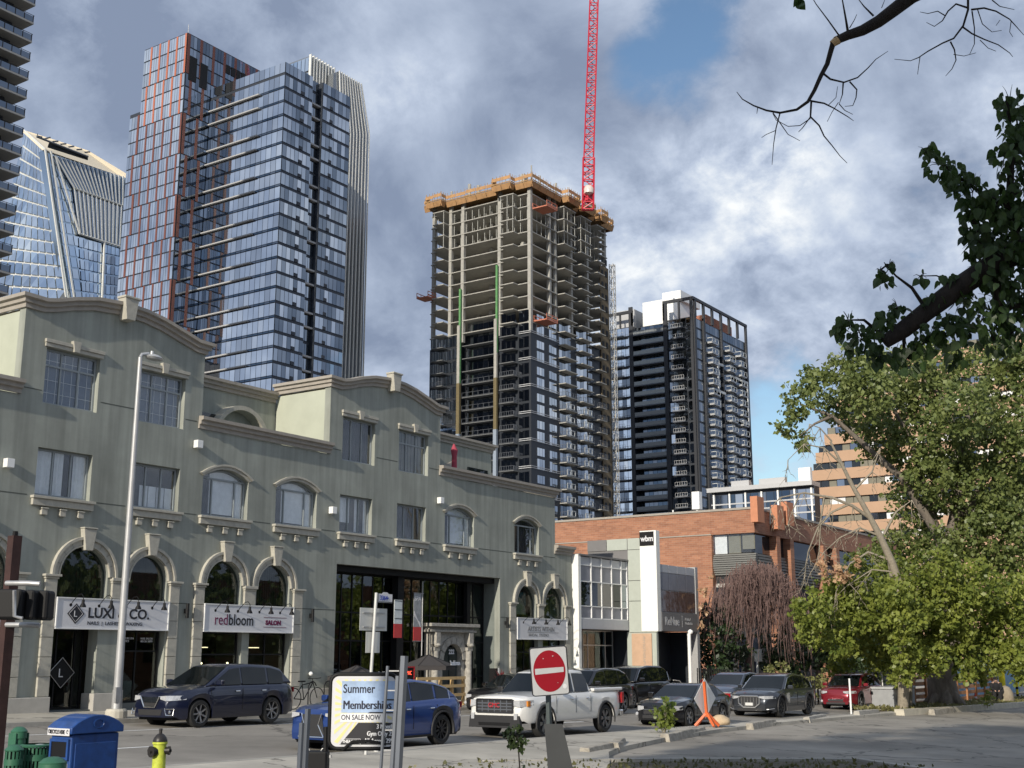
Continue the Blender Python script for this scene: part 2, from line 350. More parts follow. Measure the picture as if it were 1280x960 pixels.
# pavement on the near side narrows to the right; each slab cast separately with a joint
def near_back(x): return float(np.interp(x, [-40, 21, 26, 31.5, 35.8, 41.8, 53, 66, 160], [12.0, 12.0, 14.9, 16.1, 16.75, 17.25, 17.4, 17.35, 17.3]))
for i, x in enumerate(axis_(-12, 66, 1.56)[:-1]):
    x1 = x + 1.55; b = MB(); y0, y1 = near_back(x), near_back(x1)
    b.add([(x, y0, G(x, y0) + .115), (x1, y1, G(x1, y1) + .115), (x1, 17.835, G(x1, 17.84) + .115), (x, 17.835, G(x, 17.84) + .115),
           (x, y0, G(x, y0) - .1), (x1, y1, G(x1, y1) - .1), (x1, 17.835, G(x1, 17.84) - .1), (x, 17.835, G(x, 17.84) - .1)],
          [(0, 1, 2, 3), (4, 5, 1, 0), (5, 6, 2, 1), (6, 7, 3, 2), (7, 4, 0, 3)])
    if x1 > 15: b.build('pavement_slab', M_WALK, kind='structure')
for i, x in enumerate(axis_(66, 128, 6)[:-1]):
    sheet('pavement_slab', [x, x + 5.98], [17.3, 17.83], 0.115, M_WALK, skirt=0.2)
# parking lot
sheet('parking_lot', axis_(16, 130, 2), [-10, 0, 5, 8, 10, 12, 14, 15, 16, 17, 17.6], 0.004, M_LOT)
# raised kerb of the lot, of paler concrete
pts = [(56, 17.1), (62, 16.75), (72, 16.5), (86, 16.2), (110, 15.6)]
for (xa, ya), (xb, yb) in zip(pts[:-1], pts[1:]):
    b = MB(); d = Vector((xb - xa, yb - ya, 0)).normalized(); n_ = Vector((-d.y, d.x, 0)) * 0.35
    A = Vector((xa, ya, G(xa, ya))); B = Vector((xb, yb, G(xb, yb))); B -= d * .03; u = Vector((0, 0, .27))
    b.add([A - n_ * .3, B - n_ * .3, B + n_, A + n_, A - n_ * .2 + u, B - n_ * .2 + u, B + n_ + u, A + n_ + u], [(4, 5, 6, 7), (0, 1, 5, 4), (1, 2, 6, 5), (2, 3, 7, 6), (3, 0, 4, 7)])
    b.build('lot_kerb', mat('pale_kerb', (0.50, 0.46, 0.37), .9, var=.15, scale=2, bump=.3), kind='structure')
def stripe(x0, x1, y0, y1, h=.004, m=M_LINE, name='lane_marking'):
    xs = axis_(x0, x1, 1.5); sheet(name, xs, [y0, y1], h, m)
for x in range(-10, 120, 9): stripe(x - .9, x + 2.0, 22.12, 22.25)
stripe(-30, 120, 26.05, 26.15)
# planted bed at the foot of the picture, edged by a low kerb
bed = [(21.0, 15.0), (24.9, 12.75), (28.9, 9.9), (26, 5.5), (17.5, 11.0)]
b = MB(); b.ext([(x, y, G(x, y) + .02) for x, y in bed], (0, 0, .05)); b.build('planting_bed', M_EARTH, kind='structure')
for (xa, ya), (xb, yb) in zip(bed[:-2], bed[1:-1]):
    n = int(math.hypot(xb - xa, yb - ya) / 1.2)
    for i in range(n):
        p = Vector((xa + (xb - xa) * i / n, ya + (yb - ya) * i / n, 0)); q = Vector((xa + (xb - xa) * (i + .985) / n, ya + (yb - ya) * (i + .985) / n, 0)); d = (q - p).normalized(); nn = Vector((-d.y, d.x, 0)) * .09
        b = MB(); b.ext([(p - nn) + Vector((0, 0, G(p.x, p.y) - .02)), (q - nn) + Vector((0, 0, G(q.x, q.y) - .02)), (q + nn) + Vector((0, 0, G(q.x, q.y) - .02)), (p + nn) + Vector((0, 0, G(p.x, p.y) - .02))], (0, 0, .16))
        b.build('kerb_stone', M_KERB, bevel=.012, kind='structure')

# ================================================================ green stucco building
FY = 31.5
green = thing('stucco_building', 'grey green stucco three storey building with arched shopfronts and two curved gables', 'building', (34, FY, 0))
def archpts(cx, z0, r, zs, n=14): return [(cx - r, z0)] + [(cx - r * cos(pi * i / n), zs + r * sin(pi * i / n)) for i in range(n + 1)] + [(cx + r, z0)]
def segarch(x0, x1, z0, zs, zt, n=8):
    c = (x0 + x1) / 2; hw = (x1 - x0) / 2; return [(x0, z0)] + [(c + hw * t, zs + (zt - zs) * (1 - t * t)) for t in [-1 + 2 * i / n for i in range(n + 1)]] + [(x1, z0)]
top1 = [(20.75, 12.26), (21.30, 12.24), (21.75, 12.34), (22.31, 12.52), (23.1, 12.71), (24.09, 12.80), (25.0, 12.76), (25.71, 12.65), (26.82, 12.36), (27.25, 12.24), (27.70, 12.22)]
top2 = [(x + 13.28, z) for x, z in top1]; top2[-1] = (40.95, 12.22)
outer = [(14, -.3), (51.65, -.3), (51.65, 6.95), (50.12, 6.95), (50.12, 9.64), (40.95, 9.64)] + top2[::-1] + [(34.03, 9.64), (27.70, 9.64)] + top1[::-1] + [(20.75, 9.64), (14, 9.64)]
RECT2 = [(21.55, 23.46), (25.0, 26.9), (34.73, 36.6), (38.14, 40.02)]
ARC2 = [(27.9, 29.98), (31.33, 33.45), (41.33, 43.44), (46.62, 48.68)]
RECT3 = [(21.56, 23.48), (25.0, 26.92), (34.77, 36.68), (38.18, 40.12)]
ARCH = [(20.08, .84), (23.45, .88), (25.87, .76), (29.05, .81), (31.39, .81), (47.57, .83), (49.94, .85)]
SHOPS = [(16.2, 21.0, -.25), (22.55, 26.68, -.25), (28.22, 32.32, -.25), (46.7, 50.85, -.25)]
hs = [[(a, 6.76), (a, 8.18), (b, 8.18), (b, 6.76)] for a, b in RECT2] + [segarch(a, b, 6.75, 8.08, 8.40) for a, b in ARC2] + [[(a, 9.51), (a, 11.22), (b, 11.22), (b, 9.51)] for a, b in RECT3]
hs += [archpts(c, 3.82, r, 4.48) for c, r in ARCH] + [[(a, z), (a, 2.95), (b, 2.95), (b, z)] for a, b, z in SHOPS] + [[(34.66, -.25), (34.66, 5.54), (45.46, 5.54), (45.46, -.25)]]
MB().holes(outer, hs, FY, .30).build('front_wall', M_STUCCO, green)
b = MB()
b.box((14, 31.9, 5.75), (50.1, 45, 9.6)); b.box((14, 37.2, -.3), (51.6, 45, 5.7)); b.box((14, 31.81, -.3), (14.3, 37.1, 5.7)); b.box((50.11, 31.81, -.3), (51.62, 45, 6.9)); b.box((33.9, 31.81, -.3), (34.62, 37.1, 5.7)); b.box((45.5, 31.81, -.3), (46.2, 37.1, 5.7))
b.box((14, 31.81, 5.55), (50.1, 37.1, 5.74)); b.box((20.77, 31.81, 9.61), (27.68, 34.4, 12.2)); b.box((34.05, 31.81, 9.61), (40.93, 34.4, 12.2))
each(b, 'inner_wall', M_STUCCO2, green)
b = MB()
for top in (top1, top2):  # solid under the curved gable
    b.ext([(x + (.02 if i == 0 else -.02 if i == len(top) - 1 else 0), 31.81, z) for i, (x, z) in enumerate(top)] , (0, 2.5, 0))
each(b, 'gable_roof', M_TRIM, green)
b = MB(); b.box((14.1, 34.45, 9.61), (48.95, 45, 11.95)); b.build('penthouse', M_STUCCO, green)
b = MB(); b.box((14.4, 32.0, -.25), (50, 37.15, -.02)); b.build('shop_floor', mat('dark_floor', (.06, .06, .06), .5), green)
PROF = [(0, 0), (.07, 0), (.07, .13), (.15, .15), (.15, .26), (.25, .29), (.25, .40), (.02, .43)]
def cornice(path, lm=False, rm=False, side=None, name='cornice', y=FY, prof=PROF, m=M_TRIM, ret=2.9):
    "moulding along a path of (x,z) on the front, optionally returning along the left flank"
    rings = []
    if side: rings.append([(path[0][0] - o, y + ret, path[0][1] + h) for o, h in prof])
    for i, (x, z) in enumerate(path):
        dx = -1 if (i == 0 and (lm or side)) else (1 if i == len(path) - 1 and rm else 0)
        rings.append([(x + dx * o, y - o, z + h) for o, h in prof])
    if rm: rings.append([(path[-1][0] + o, y + ret, path[-1][1] + h) for o, h in prof])
    n = len(prof); v = [p for r in rings for p in r]; f = []
    for i in range(len(rings) - 1):
        for k in range(n): f.append((i * n + k, i * n + (k + 1) % n, (i + 1) * n + (k + 1) % n, (i + 1) * n + k))
    f.append(tuple(range(n))[::-1]); f.append(tuple((len(rings) - 1) * n + k for k in range(n)))
    o = MB(); o.add(v, f); return o.build(name, m, green)
cornice(top1, side=True, rm=True); cornice(top2, side=True, rm=True)
cornice([(14, 9.65), (20.80, 9.65)]); cornice([(27.56, 9.65), (34.09, 9.65)]); cornice([(40.88, 9.65), (50.15, 9.65)], rm=True); cornice([(50.02, 6.94), (51.68, 6.94)])
for a, c in ((27.72, 34.01), (40.97, 48.95)): cornice([(a, 11.94), (c, 11.94)], y=34.45, rm=(c > 40), ret=5)
cornice([(14, 11.94), (20.73, 11.94)], y=34.45)
for cx, zt in ((24.24, 13.33), (37.56, 13.38)):
    b = MB(); b.ext([(cx - .27, FY, zt), (cx + .27, FY, zt), (cx + .17, FY, zt - .72), (cx - .17, FY, zt - .72)], (0, -.38, 0)); b.ext([(cx - .31, FY, zt + .05), (cx + .31, FY, zt + .05), (cx + .3, FY, zt - .02), (cx - .3, FY, zt - .02)], (0, -.42, 0))
    b.build('keystone', M_STONE, green, bevel=.015)
# thin dark strips laid on for the stucco joints
M_JOINT = mat('dark_joint', (.09, .10, .085), .9, var=0)
b = MB()
def jl(x0, x1, z): b.box((x0, FY - .006, z - .014), (x1, FY + .01, z + .014))
for z, hs_ in ((6.745, [(14, 21.3), (23.7, 24.8), (27.1, 27.7), (30.2, 31.1), (33.6, 34.5), (36.8, 37.9), (40.2, 41.1), (43.6, 46.4), (48.9, 50.1)]), (9.87, [(20.78, 21.5), (23.6, 24.9), (27.0, 27.5), (34.1, 34.7), (36.8, 38.1), (40.2, 40.9)]), (3.82, [(32.9, 34.6), (45.5, 46.1), (21.55, 22.0), (27.15, 27.6)])):
    for a, c in hs_: jl(a, c, z)
each(b, 'stucco_joint', M_JOINT, green)
# see-through window glass
def clear_glass(name, tint=(.80, .85, .87), gl=.12):
    m = bpy.data.materials.new(name); m.use_nodes = True; t = m.node_tree; t.nodes.clear()
    o = t.nodes.new('ShaderNodeOutputMaterial'); tr = t.nodes.new('ShaderNodeBsdfTransparent'); tr.inputs[0].default_value = (*tint, 1)
    g = t.nodes.new('ShaderNodeBsdfGlossy'); g.inputs['Roughness'].default_value = .015; f = t.nodes.new('ShaderNodeFresnel'); ge = t.nodes.new('ShaderNodeNewGeometry'); io = t.nodes.new('ShaderNodeMath'); io.operation = 'MULTIPLY_ADD'; io.inputs[1].default_value = 1 / 1.5 - 1.5; io.inputs[2].default_value = 1.5; t.links.new(ge.outputs['Backfacing'], io.inputs[0]); t.links.new(io.outputs[0], f.inputs[0])
    a = t.nodes.new('ShaderNodeMath'); a.operation = 'ADD'; a.inputs[1].default_value = gl; a.use_clamp = True; t.links.new(f.outputs[0], a.inputs[0])
    mi = t.nodes.new('ShaderNodeMixShader'); t.links.new(a.outputs[0], mi.inputs[0]); t.links.new(tr.outputs[0], mi.inputs[1]); t.links.new(g.outputs[0], mi.inputs[2]); t.links.new(mi.outputs[0], o.inputs[0])
    MATS[name] = m; return m
G_WIN = clear_glass('window_glass', (.97, .985, .99), gl=.03); G_SHOP = clear_glass('shopfront_glass', (.62, .68, .67), gl=.02); G_ATR = clear_glass('atrium_glass', (.45, .52, .52), gl=.06)
C_PALE = mat('pale_curtain', (.72, .73, .74), .9, var=.1, scale=5); C_BLUE = mat('blue_grey_blind', (.13, .16, .21), .9, var=.06); C_TAN = mat('tan_blind', (.20, .19, .15), .9, var=.08); C_DK = mat('dark_drape', (.05, .052, .056), .9, var=.2)
def drape(b, x0, x1, z0, z1, y, m):
    n = max(6, int((x1 - x0) / .05)); v = []
    for i in range(n + 1):
        x = x0 + (x1 - x0) * i / n; yy = y + .03 * sin(i * 1.9) ; v += [(x, yy, z0), (x, yy, z1)]
    b.add(v, [(2 * i, 2 * i + 2, 2 * i + 3, 2 * i + 1) for i in range(n)], m)
def window(x0, x1, z0, z1, style, arch=None):
    yf = FY + .17; b = MB(); w = .05
    zt = z1
    if arch: pts = segarch(x0 + .01, x1 - .01, z0 + .01, z1, arch - .01); inn = segarch(x0 + .07, x1 - .07, z0 + .07, z1 - .03, arch - .08)
    else: pts = [(x0 + .01, z0 + .01), (x0 + .01, z1 - .01), (x1 - .01, z1 - .01), (x1 - .01, z0 + .01)]; inn = [(x0 + .07, z0 + .07), (x0 + .07, z1 - .07), (x1 - .07, z1 - .07), (x1 - .07, z0 + .07)]
    b.holes(pts, [inn], yf, .06)
    ms = [x0 + (x1 - x0) * k for k in ((.34, .67) if not arch else (.27, .77))]
    for x in ms: b.box((x - .025, yf - .004, z0 + .07), (x + .025, yf + .05, z1 - .07 + (0 if not arch else .02)))
    tr = None
    if style in ('blind', 'tan'): tr = z0 + (z1 - z0) * .70
    if arch: tr = z1 - .03
    if tr: b.box((x0 + .07, yf - .002, tr - .03), (x1 - .07, yf + .052, tr + .03))
    fr = b.build('window', M_FRAME, green)
    xs = [x0 + .07] + ms + [x1 - .07]
    for i in range(3):
        p = MB(); p.box((xs[i] + .02, yf + .02, z0 + .07), (xs[i + 1] - .02, yf + .03, (tr or z1 - .07) - .0)); p.build('pane', G_WIN, fr)
        if tr and not arch: p = MB(); p.box((xs[i] + .02, yf + .02, tr + .03), (xs[i + 1] - .02, yf + .03, z1 - .07)); p.build('pane', G_WIN, fr)
    if arch:
        a = segarch(x0 + .07, x1 - .07, z1, z1 + .01, arch - .08); p = MB(); p.ext([(x, yf + .02, z) for x, z in a], (0, .01, 0)); p.build('pane', G_WIN, fr)
    # what shows behind the glass
    yb = yf + .08; c = MB(); top = (arch or z1) - .03
    mset = [M_DARK, C_PALE, C_BLUE, C_TAN, C_DK]
    c.add([(x0, yb + .06, z0), (x1, yb + .06, z0), (x1, yb + .06, top), (x0, yb + .06, top)], [(0, 1, 2, 3)], 0)
    if style == 'blind':
        c.add([(x0, yb, z0), (x1, yb, z0), (x1, yb, top), (x0, yb, top)], [(0, 1, 2, 3)], 2)
        for k in range(1, 7): x = x0 + (x1 - x0) * k / 7; c.box((x - .006, yb - .02, z0), (x + .006, yb - .01, z1), 1)
        for k in (.22, .45, .8): z = z0 + (z1 - z0) * k; c.box((x0, yb - .021, z - .006), (x1, yb - .011, z + .006), 1)
    elif style == 'tan':
        c.add([(x0, yb, z0), (x1, yb, z0), (x1, yb, top), (x0, yb, top)], [(0, 1, 2, 3)], 3)
        for k in range(1, 9): x = x0 + (x1 - x0) * k / 9; c.box((x - .005, yb - .02, z0), (x + .005, yb - .01, z1), 0)
    elif style == 'drapes': drape(c, x0, x0 + .62, z0, top, yb, 1); drape(c, x0 + .75, x0 + 1.05, z0, top, yb, 1); drape(c, x1 - .5, x1, z0, top, yb, 1)
    elif style == 'half': c.add([(x0 + .5, yb, z0), (x1, yb, z0), (x1, yb, z0 + .75), (x0 + .5, yb, z0 + .75)], [(0, 1, 2, 3)], 1); [c.box((x0 + .5 + k * .33, yb - .02, z0), (x0 + .51 + k * .33, yb - .01, z0 + .75), 0) for k in range(1, 5)]
    elif style == 'dark': drape(c, x0, x1, z0, top, yb + .02, 4); [c.box((x0 + k * (x1 - x0) / 5, yb - .02, z0), (x0 + .012 + k * (x1 - x0) / 5, yb - .01, top), 4) for k in range(1, 5)]
    elif style == 'open': drape(c, x0, x0 + .8, z0 + .4, top, yb, 1); drape(c, x0 + 1.1, x0 + 1.3, z0, top, yb, 1); drape(c, x1 - .25, x1, z0, top, yb, 1)
    elif style == 'grey': drape(c, x0, x0 + .5, z0, top, yb, 4); c.add([(x0 + .5, yb, z0 + .12), (x1 - .45, yb, z0 + .12), (x1 - .45, yb, top), (x0 + .5, yb, top)], [(0, 1, 2, 3)], 1); drape(c, x1 - .45, x1, z0, top, yb, 1)
    c.build('curtain', mset, fr)
    return fr
for (a, c), s in zip(RECT2, ('drapes', 'half', 'open', 'dark')): window(a, c, 6.76, 8.18, s)
for (a, c), s in zip(ARC2, ('grey', 'grey', 'grey', 'dark')): window(a, c, 6.75, 8.08, s, arch=8.40)
for (a, c), s in zip(RECT3, ('blind', 'blind', 'dark', 'tan')): window(a, c, 9.51, 11.22, s)
proto_br = None
for a, c in RECT2 + ARC2:
    b = MB(); b.box((a - .13, FY - .17, 6.66), (c + .13, FY + .14, 6.74)); b.box((a - .10, FY - .11, 6.46), (c + .10, FY - .001, 6.657)); b.build('window_sill', M_STONE, green, bevel=.01)
    for k in (.17, .5, .83):
        x = a + (c - a) * k; b = MB(); b.box((x - .10, FY - .10, 6.20), (x + .10, FY - .001, 6.37)); b.box((x - .12, FY - .13, 6.372), (x + .12, FY - .001, 6.41)); b.build('bracket', M_STONE, green, bevel=.01)
for a, c in RECT3:
    b = MB(); b.box((a - .08, FY - .06, 11.23), (c + .08, FY - .001, 11.35)); b.box((a - .10, FY - .10, 11.353), (c + .10, FY - .001, 11.46)); b.build('lintel', M_STONE, green, bevel=.008)
    x = (a + c) / 2; b = MB(); b.ext([(x - .15, FY, 11.56), (x + .15, FY, 11.56), (x + .09, FY, 11.22), (x - .09, FY, 11.22)], (0, -.14, 0)); b.build('lintel_keystone', M_STONE, green, bevel=.008)
for a, c in ARC2:
    for o_, h, out in ((.0, .10, .06), (.10, .17, .11)):
        i0 = segarch(a - o_, c + o_, 8.0, 8.08 + o_ * .5, 8.40 + o_)[1:-1]; i1 = segarch(a - h, c + h, 8.0, 8.08 + h * .5, 8.40 + h)[1:-1]
        b = MB(); v = [(x, FY - .001, z) for x, z in i0] + [(x, FY - .001, z) for x, z in i1] + [(x, FY - out, z) for x, z in i0] + [(x, FY - out, z) for x, z in i1]; n = len(i0)
        f = []
        for i in range(n - 1): f += [(2 * n + i, 2 * n + i + 1, 3 * n + i + 1, 3 * n + i), (i, i + 1, 2 * n + i + 1, 2 * n + i), (n + i, 3 * n + i, 3 * n + i + 1, n + i + 1)]
        f += [(0, 2 * n, 3 * n, n), (n - 1, 2 * n - 1, 4 * n - 1, 3 * n - 1)]
        b.add(v, f); b.build('window_hood', M_STONE, green)
# arches over the shops
def ringm(b, cx, cz, r0, r1, out, n=20, a0=0, a1=pi, y=FY):
    v = []
    for r, o in ((r0, -.001), (r1, -.001), (r0, -out), (r1, -out)):
        for i in range(n + 1): a = a0 + (a1 - a0) * i / n; v.append((cx - r * cos(a), y + o, cz + r * sin(a)))
    k = n + 1; f = []
    for i in range(n): f += [(2 * k + i, 2 * k + i + 1, 3 * k + i + 1, 3 * k + i), (i, i + 1, 2 * k + i + 1, 2 * k + i), (k + i, 3 * k + i, 3 * k + i + 1, k + i + 1)]
    b.add(v, f)
M_ARCHG = mat('arch_glass_dark', (.02, .024, .022), .05, var=.0, spec=.8)
M_TEAL = mat('teal_poster', (.05, .22, .27), .6); M_CREAM = mat('cream_poster', (.6, .58, .48), .6)
for i, (cx, r) in enumerate(ARCH):
    for j in range(9):  # voussoirs, a dry joint between each
        a0 = pi * j / 9 + .008; a1 = pi * (j + 1) / 9 - .008
        if j == 4: continue
        b = MB(); ringm(b, cx, 4.50, r + .05, r + .20, .07, 4, a0, a1); b.build('voussoir', M_STONE, green)
    b = MB(); ringm(b, cx, 4.50, r + .205, r + .29, .13); ringm(b, cx, 4.50, r + .001, r + .05, .10); b.build('arch_moulding', M_STONE, green, smooth=40)
    b = MB(); b.ext([(cx - .23, FY, 5.90), (cx + .23, FY, 5.90), (cx + .13, FY, 5.26), (cx - .13, FY, 5.26)], (0, -.20, 0)); b.ext([(cx - .25, FY, 5.95), (cx + .25, FY, 5.95), (cx + .24, FY, 5.905), (cx - .24, FY, 5.905)], (0, -.23, 0)); b.build('keystone', M_STONE, green, bevel=.012)
    b = MB(); b.ext([(x, FY + .15, z) for x, z in archpts(cx, 3.82, r - .02, 4.48)], (0, .02, 0)); g = b.build('arch_window', G_SHOP, green)
    b = MB(); b.add([(x, FY + .36, z) for x, z in archpts(cx, 3.8, r + .1, 4.6)], [tuple(range(17))[::-1]]); 
    for k in range(int(r * 2 / .11)): x = cx - r + k * .11; b.box((x, FY + .3, 3.82), (x + .05, FY + .305, 4.45 + sqrt(max(0, r * r - (x - cx) ** 2)) ), 1)
    if i == 5: ringm(b, cx - .5, 4.0, .05, .8, .01, y=FY + .22); b.m[-20 * 3:] = [3] * 60; b.box((cx - .8, FY + .24, 4.4), (cx + .35, FY + .25, 5.0), 2)
    b.build('blind', [C_DK if i in (1, 2) else mat('grey_blind', (.10, .095, .09), .9), C_DK if i < 4 else M_DARK, M_TEAL, M_CREAM], g)
def pilaster(x0, x1):
    zb = 1.0; z = zb
    for k in range(6):
        z1 = z + .56; b = MB(); b.box((x0 + .03, FY - .09, z + .012), (x1 - .03, FY - .001, z1 - .002)); b.build('pilaster_block', M_STONE, green, bevel=.012); z = z1
    b = MB(); b.box((x0 - .0, FY - .12, 4.365), (x1 + .0, FY - .001, 4.43)); b.box((x0 - .05, FY - .18, 4.432), (x1 + .05, FY - .001, 4.50)); b.build('capital', M_STONE, green, bevel=.01)
for a, c in ((21.02, 21.50), (22.08, 22.54), (26.70, 27.14), (27.74, 28.2), (32.34, 32.84), (46.16, 46.66), (50.86, 51.34)): pilaster(a, c)
for a, c in ((24.42, 25.06), (29.92, 30.52), (48.46, 49.03)):
    b = MB(); b.box((a + .05, FY - .09, 3.87), (c - .05, FY - .001, 4.33)); b.box((a, FY - .16, 4.40), (c, FY - .001, 4.50)); b.box((a + .03, FY - .11, 4.335), (c - .03, FY - .001, 4.397)); b.build('arch_impost', M_STONE, green, bevel=.01)
b = MB()
for a, c in ((20.9, 22.54), (26.70, 28.2), (32.34, 34.62), (45.5, 46.68), (50.87, 51.6)): b.box((a, FY - .14, -.3), (c, FY - .001, 1.0))
b.box((24.05, FY - .10, -.3), (24.92, FY + .5, 1.06)); b.box((30.0, FY + .02, -.3), (30.42, FY + .3, .9))
each(b, 'plinth', M_CONC, green, bevel=.02)
b = MB(); b.box((24.12, FY + .0, 1.065), (24.86, FY + .45, 2.95)); b.box((30.05, FY + .05, .905), (30.38, FY + .28, 2.95)); b.box((48.6, FY + .02, -.2), (49.0, FY + .28, 2.95)); each(b, 'pier', M_STUCCO, green)
# shopfronts: frames, glass
def shopfront(x0, x1, zb, zt, ms, zs, y=FY + .22, fm=M_BLACK, gm=G_SHOP, parent=green, name='shop_window', d=.06, w=.05):
    b = MB(); b.box((x0, y, zb), (x0 + w, y + d, zt)); b.box((x1 - w, y, zb), (x1, y + d, zt)); b.box((x0 + w, y, zt - w), (x1 - w, y + d, zt)); b.box((x0 + w, y, zb), (x1 - w, y + d, zb + w))
    for x in ms: b.box((x - w / 2, y - .003, zb + w), (x + w / 2, y + d - .003, zt - w))
    for z in zs: b.box((x0 + w, y - .001, z - w / 2), (x1 - w, y + d - .001, z + w / 2))
    fr = b.build(name, fm, parent); xs = [x0] + list(ms) + [x1]; zz_ = [zb] + list(zs) + [zt]
    for i in range(len(xs) - 1):
        for j in range(len(zz_) - 1):
            t = R_.uniform(-.006, .006); t2 = R_.uniform(-.006, .006)
            p = MB(); a, c, z0, z1 = xs[i] + w / 2, xs[i + 1] - w / 2, zz_[j] + w / 2, zz_[j + 1] - w / 2
            p.add([(a, y + .02 + t, z0), (c, y + .02 - t, z0), (c, y + .02 - t + t2, z1), (a, y + .02 + t + t2, z1), (a, y + .03 + t, z0), (c, y + .03 - t, z0), (c, y + .03 - t + t2, z1), (a, y + .03 + t + t2, z1)],
                  [(0, 1, 2, 3), (7, 6, 5, 4), (0, 4, 5, 1), (3, 2, 6, 7), (1, 5, 6, 2), (0, 3, 7, 4)])
            p.build('pane', gm, fr)
    return fr
shopfront(24.95, 26.62, .75, 2.93, (25.75,), (2.3,)); shopfront(22.6, 24.05, .62, 2.93, (23.1, 23.75), (), y=FY + .55)
shopfront(28.28, 30.0, .7, 2.93, (), (2.2,)); shopfront(30.45, 32.28, .7, 2.93, (31.3,), (2.2,)); shopfront(46.75, 48.58, .3, 2.93, (47.7,), (2.3,)); shopfront(49.02, 50.8, .3, 2.93, (49.9,), (2.3,)); shopfront(16.3, 20.95, .5, 2.93, (18, 19.6), (2.3,))
b = MB(); b.box((22.56, FY + .02, -.2), (24.04, FY + .8, .60)); b.box((24.93, FY + .1, -.2), (26.66, FY + .4, .74)); b.box((28.24, FY + .12, -.2), (29.98, FY + .4, .68)); b.box((30.43, FY + .12, -.2), (32.3, FY + .4, .68)); each(b, 'stallriser', mat('shop_base_grey', (.10, .11, .11), .7), green)
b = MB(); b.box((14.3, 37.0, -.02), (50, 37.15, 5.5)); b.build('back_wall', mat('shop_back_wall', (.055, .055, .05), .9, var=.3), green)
# warm lamps and furniture inside the salon
M_LAMP = mat('warm_bulb', (1, .78, .45), emit=9); M_TUBE = mat('warm_tube', (1, .75, .45), emit=3.5)
for x, y, z in [(28.7, 33, 1.9), (29.6, 33, 1.9), (30.8, 33, 1.9), (31.5, 33, 1.9), (28.7, 33.2, 1.35), (29.6, 33.2, 1.35), (30.8, 33.2, 1.35), (31.5, 33.2, 1.35)]:
    b = MB(); b.lathe((x, y, z), [(.001, -.035), (.03, -.02), (.035, 0), (.03, .02), (.001, .035)], 8, capb=False); o = b.build('light_bulb', M_LAMP, green)
for x in (28.5, 30.9): b = MB(); b.box((x, 32.6, 2.42), (x + 1.0, 32.64, 2.45)); b.build('ceiling_lamp', M_TUBE, green)
b = MB(); b.lathe((26.0, 32.6, .75), [(.32, 0), (.42, .5), (.38, .62), (.02, .55)], 12); b.box((25.2, 32.5, .7), (26.4, 33.1, 1.05)); b.build('salon_chair', mat('teal_grey_upholstery', (.14, .18, .18), .6), green, smooth=40)
# window lettering and the diamond emblem of the nail salon
b = MB()
def frame4(b, c, r, t, y):
    for k in range(4):
        a0 = pi / 2 * k; a1 = a0 + pi / 2; p = Vector((c[0] + r * cos(a0), y, c[1] + r * sin(a0))); q = Vector((c[0] + r * cos(a1), y, c[1] + r * sin(a1))); b.tube([p, q], t, 4)
b.ext([(23.3, FY + .5, 1.25), (23.72, FY + .5, 1.67), (23.3, FY + .5, 2.09), (22.88, FY + .5, 1.67)], (0, .01, 0)); b.build('window_emblem', M_BLACK, green)
b = MB(); frame4(b, (23.3, 1.67), .44, .010, FY + .48); b.build('emblem_outline', M_STEEL, green)
text('L', .36, M_SIGNW, green, (23.18, FY + .485, 1.54), (1, 0, 0), (0, 0, 1))
text('MANICURE SPA\nESTHETICS', .085, M_SIGNW, green, (25.05, FY + .21, 2.66), (1, 0, 0), (0, 0, 1)); text('NAIL SALON\n403 261 8899', .085, M_SIGNW, green, (25.9, FY + .21, 2.66), (1, 0, 0), (0, 0, 1))
# wall lights
for x, z in ((20.55, 7.55), (27.5, 9.08), (34.2, 7.5), (40.85, 8.55)):
    b = MB(); b.box((x - .12, FY - .24, z - .13), (x + .12, FY - .03, z + .13)); b.box((x - .06, FY - .03, z - .06), (x + .06, FY - .001, z + .06)); b.build('wall_light', M_WHITE, green, bevel=.01)
for x in (27.43, 33.3, 45.85):
    b = MB(); b.tube([(x, FY - .14, 3.35), (x, FY - .14, 3.82)], .055, 10); b.box((x - .03, FY - .14, 3.5), (x + .03, FY - .001, 3.65)); b.build('wall_sconce', M_BLACK, green)
b = MB(); b.lathe((33.35, FY - .10, 1.52), [(.001, -.08), (.06, -.05), (.08, 0), (.06, .05), (.001, .08)], 12, axis='Y', capb=False); b.build('dome_lamp', M_WHITE, green, smooth=60)
# atrium: recessed curtain wall, portal
AY = 32.38
b = MB(); b.box((34.67, FY + .31, 5.3), (45.45, AY + .3, 5.53)); b.box((38.95, AY - .35, -.2), (39.35, AY - .05, 5.3)); b.box((43.85, AY - .25, -.2), (44.1, AY - .05, 5.3)); each(b, 'atrium_column', M_BLACK, green)
b = MB(); b.box((45.46, FY + .301, -.2), (45.49, AY + .2, 5.5)); b.box((34.63, FY + .301, -.2), (34.655, AY + .2, 5.5)); each(b, 'atrium_jamb', mat('grey_green_panel', (.16, .18, .165), .8), green)
xs = [34.7 + .62 * k for k in range(1, 17)]
atr = shopfront(34.68, 45.44, .1, 5.3, [x for x in xs if x < 45.2], (1.25, 2.72, 3.8), y=AY, fm=M_BLACK, gm=G_ATR, name='atrium_glazing', w=.06)
b = MB()
for x, m in ((36.3, 0), (38.4, 0), (41.9, 1), (42.3, 1)): b.box((x, 33.4, -.1), (x + .35, 33.7, 5.4), m)
b.box((36, 34.5, 1.8), (44.5, 36.9, 1.95), 0); b.box((35.2, 36, 2.8), (38, 36.8, 4.5), 1); b.box((40, 35.5, .0), (42.5, 36, 1.5), 1)
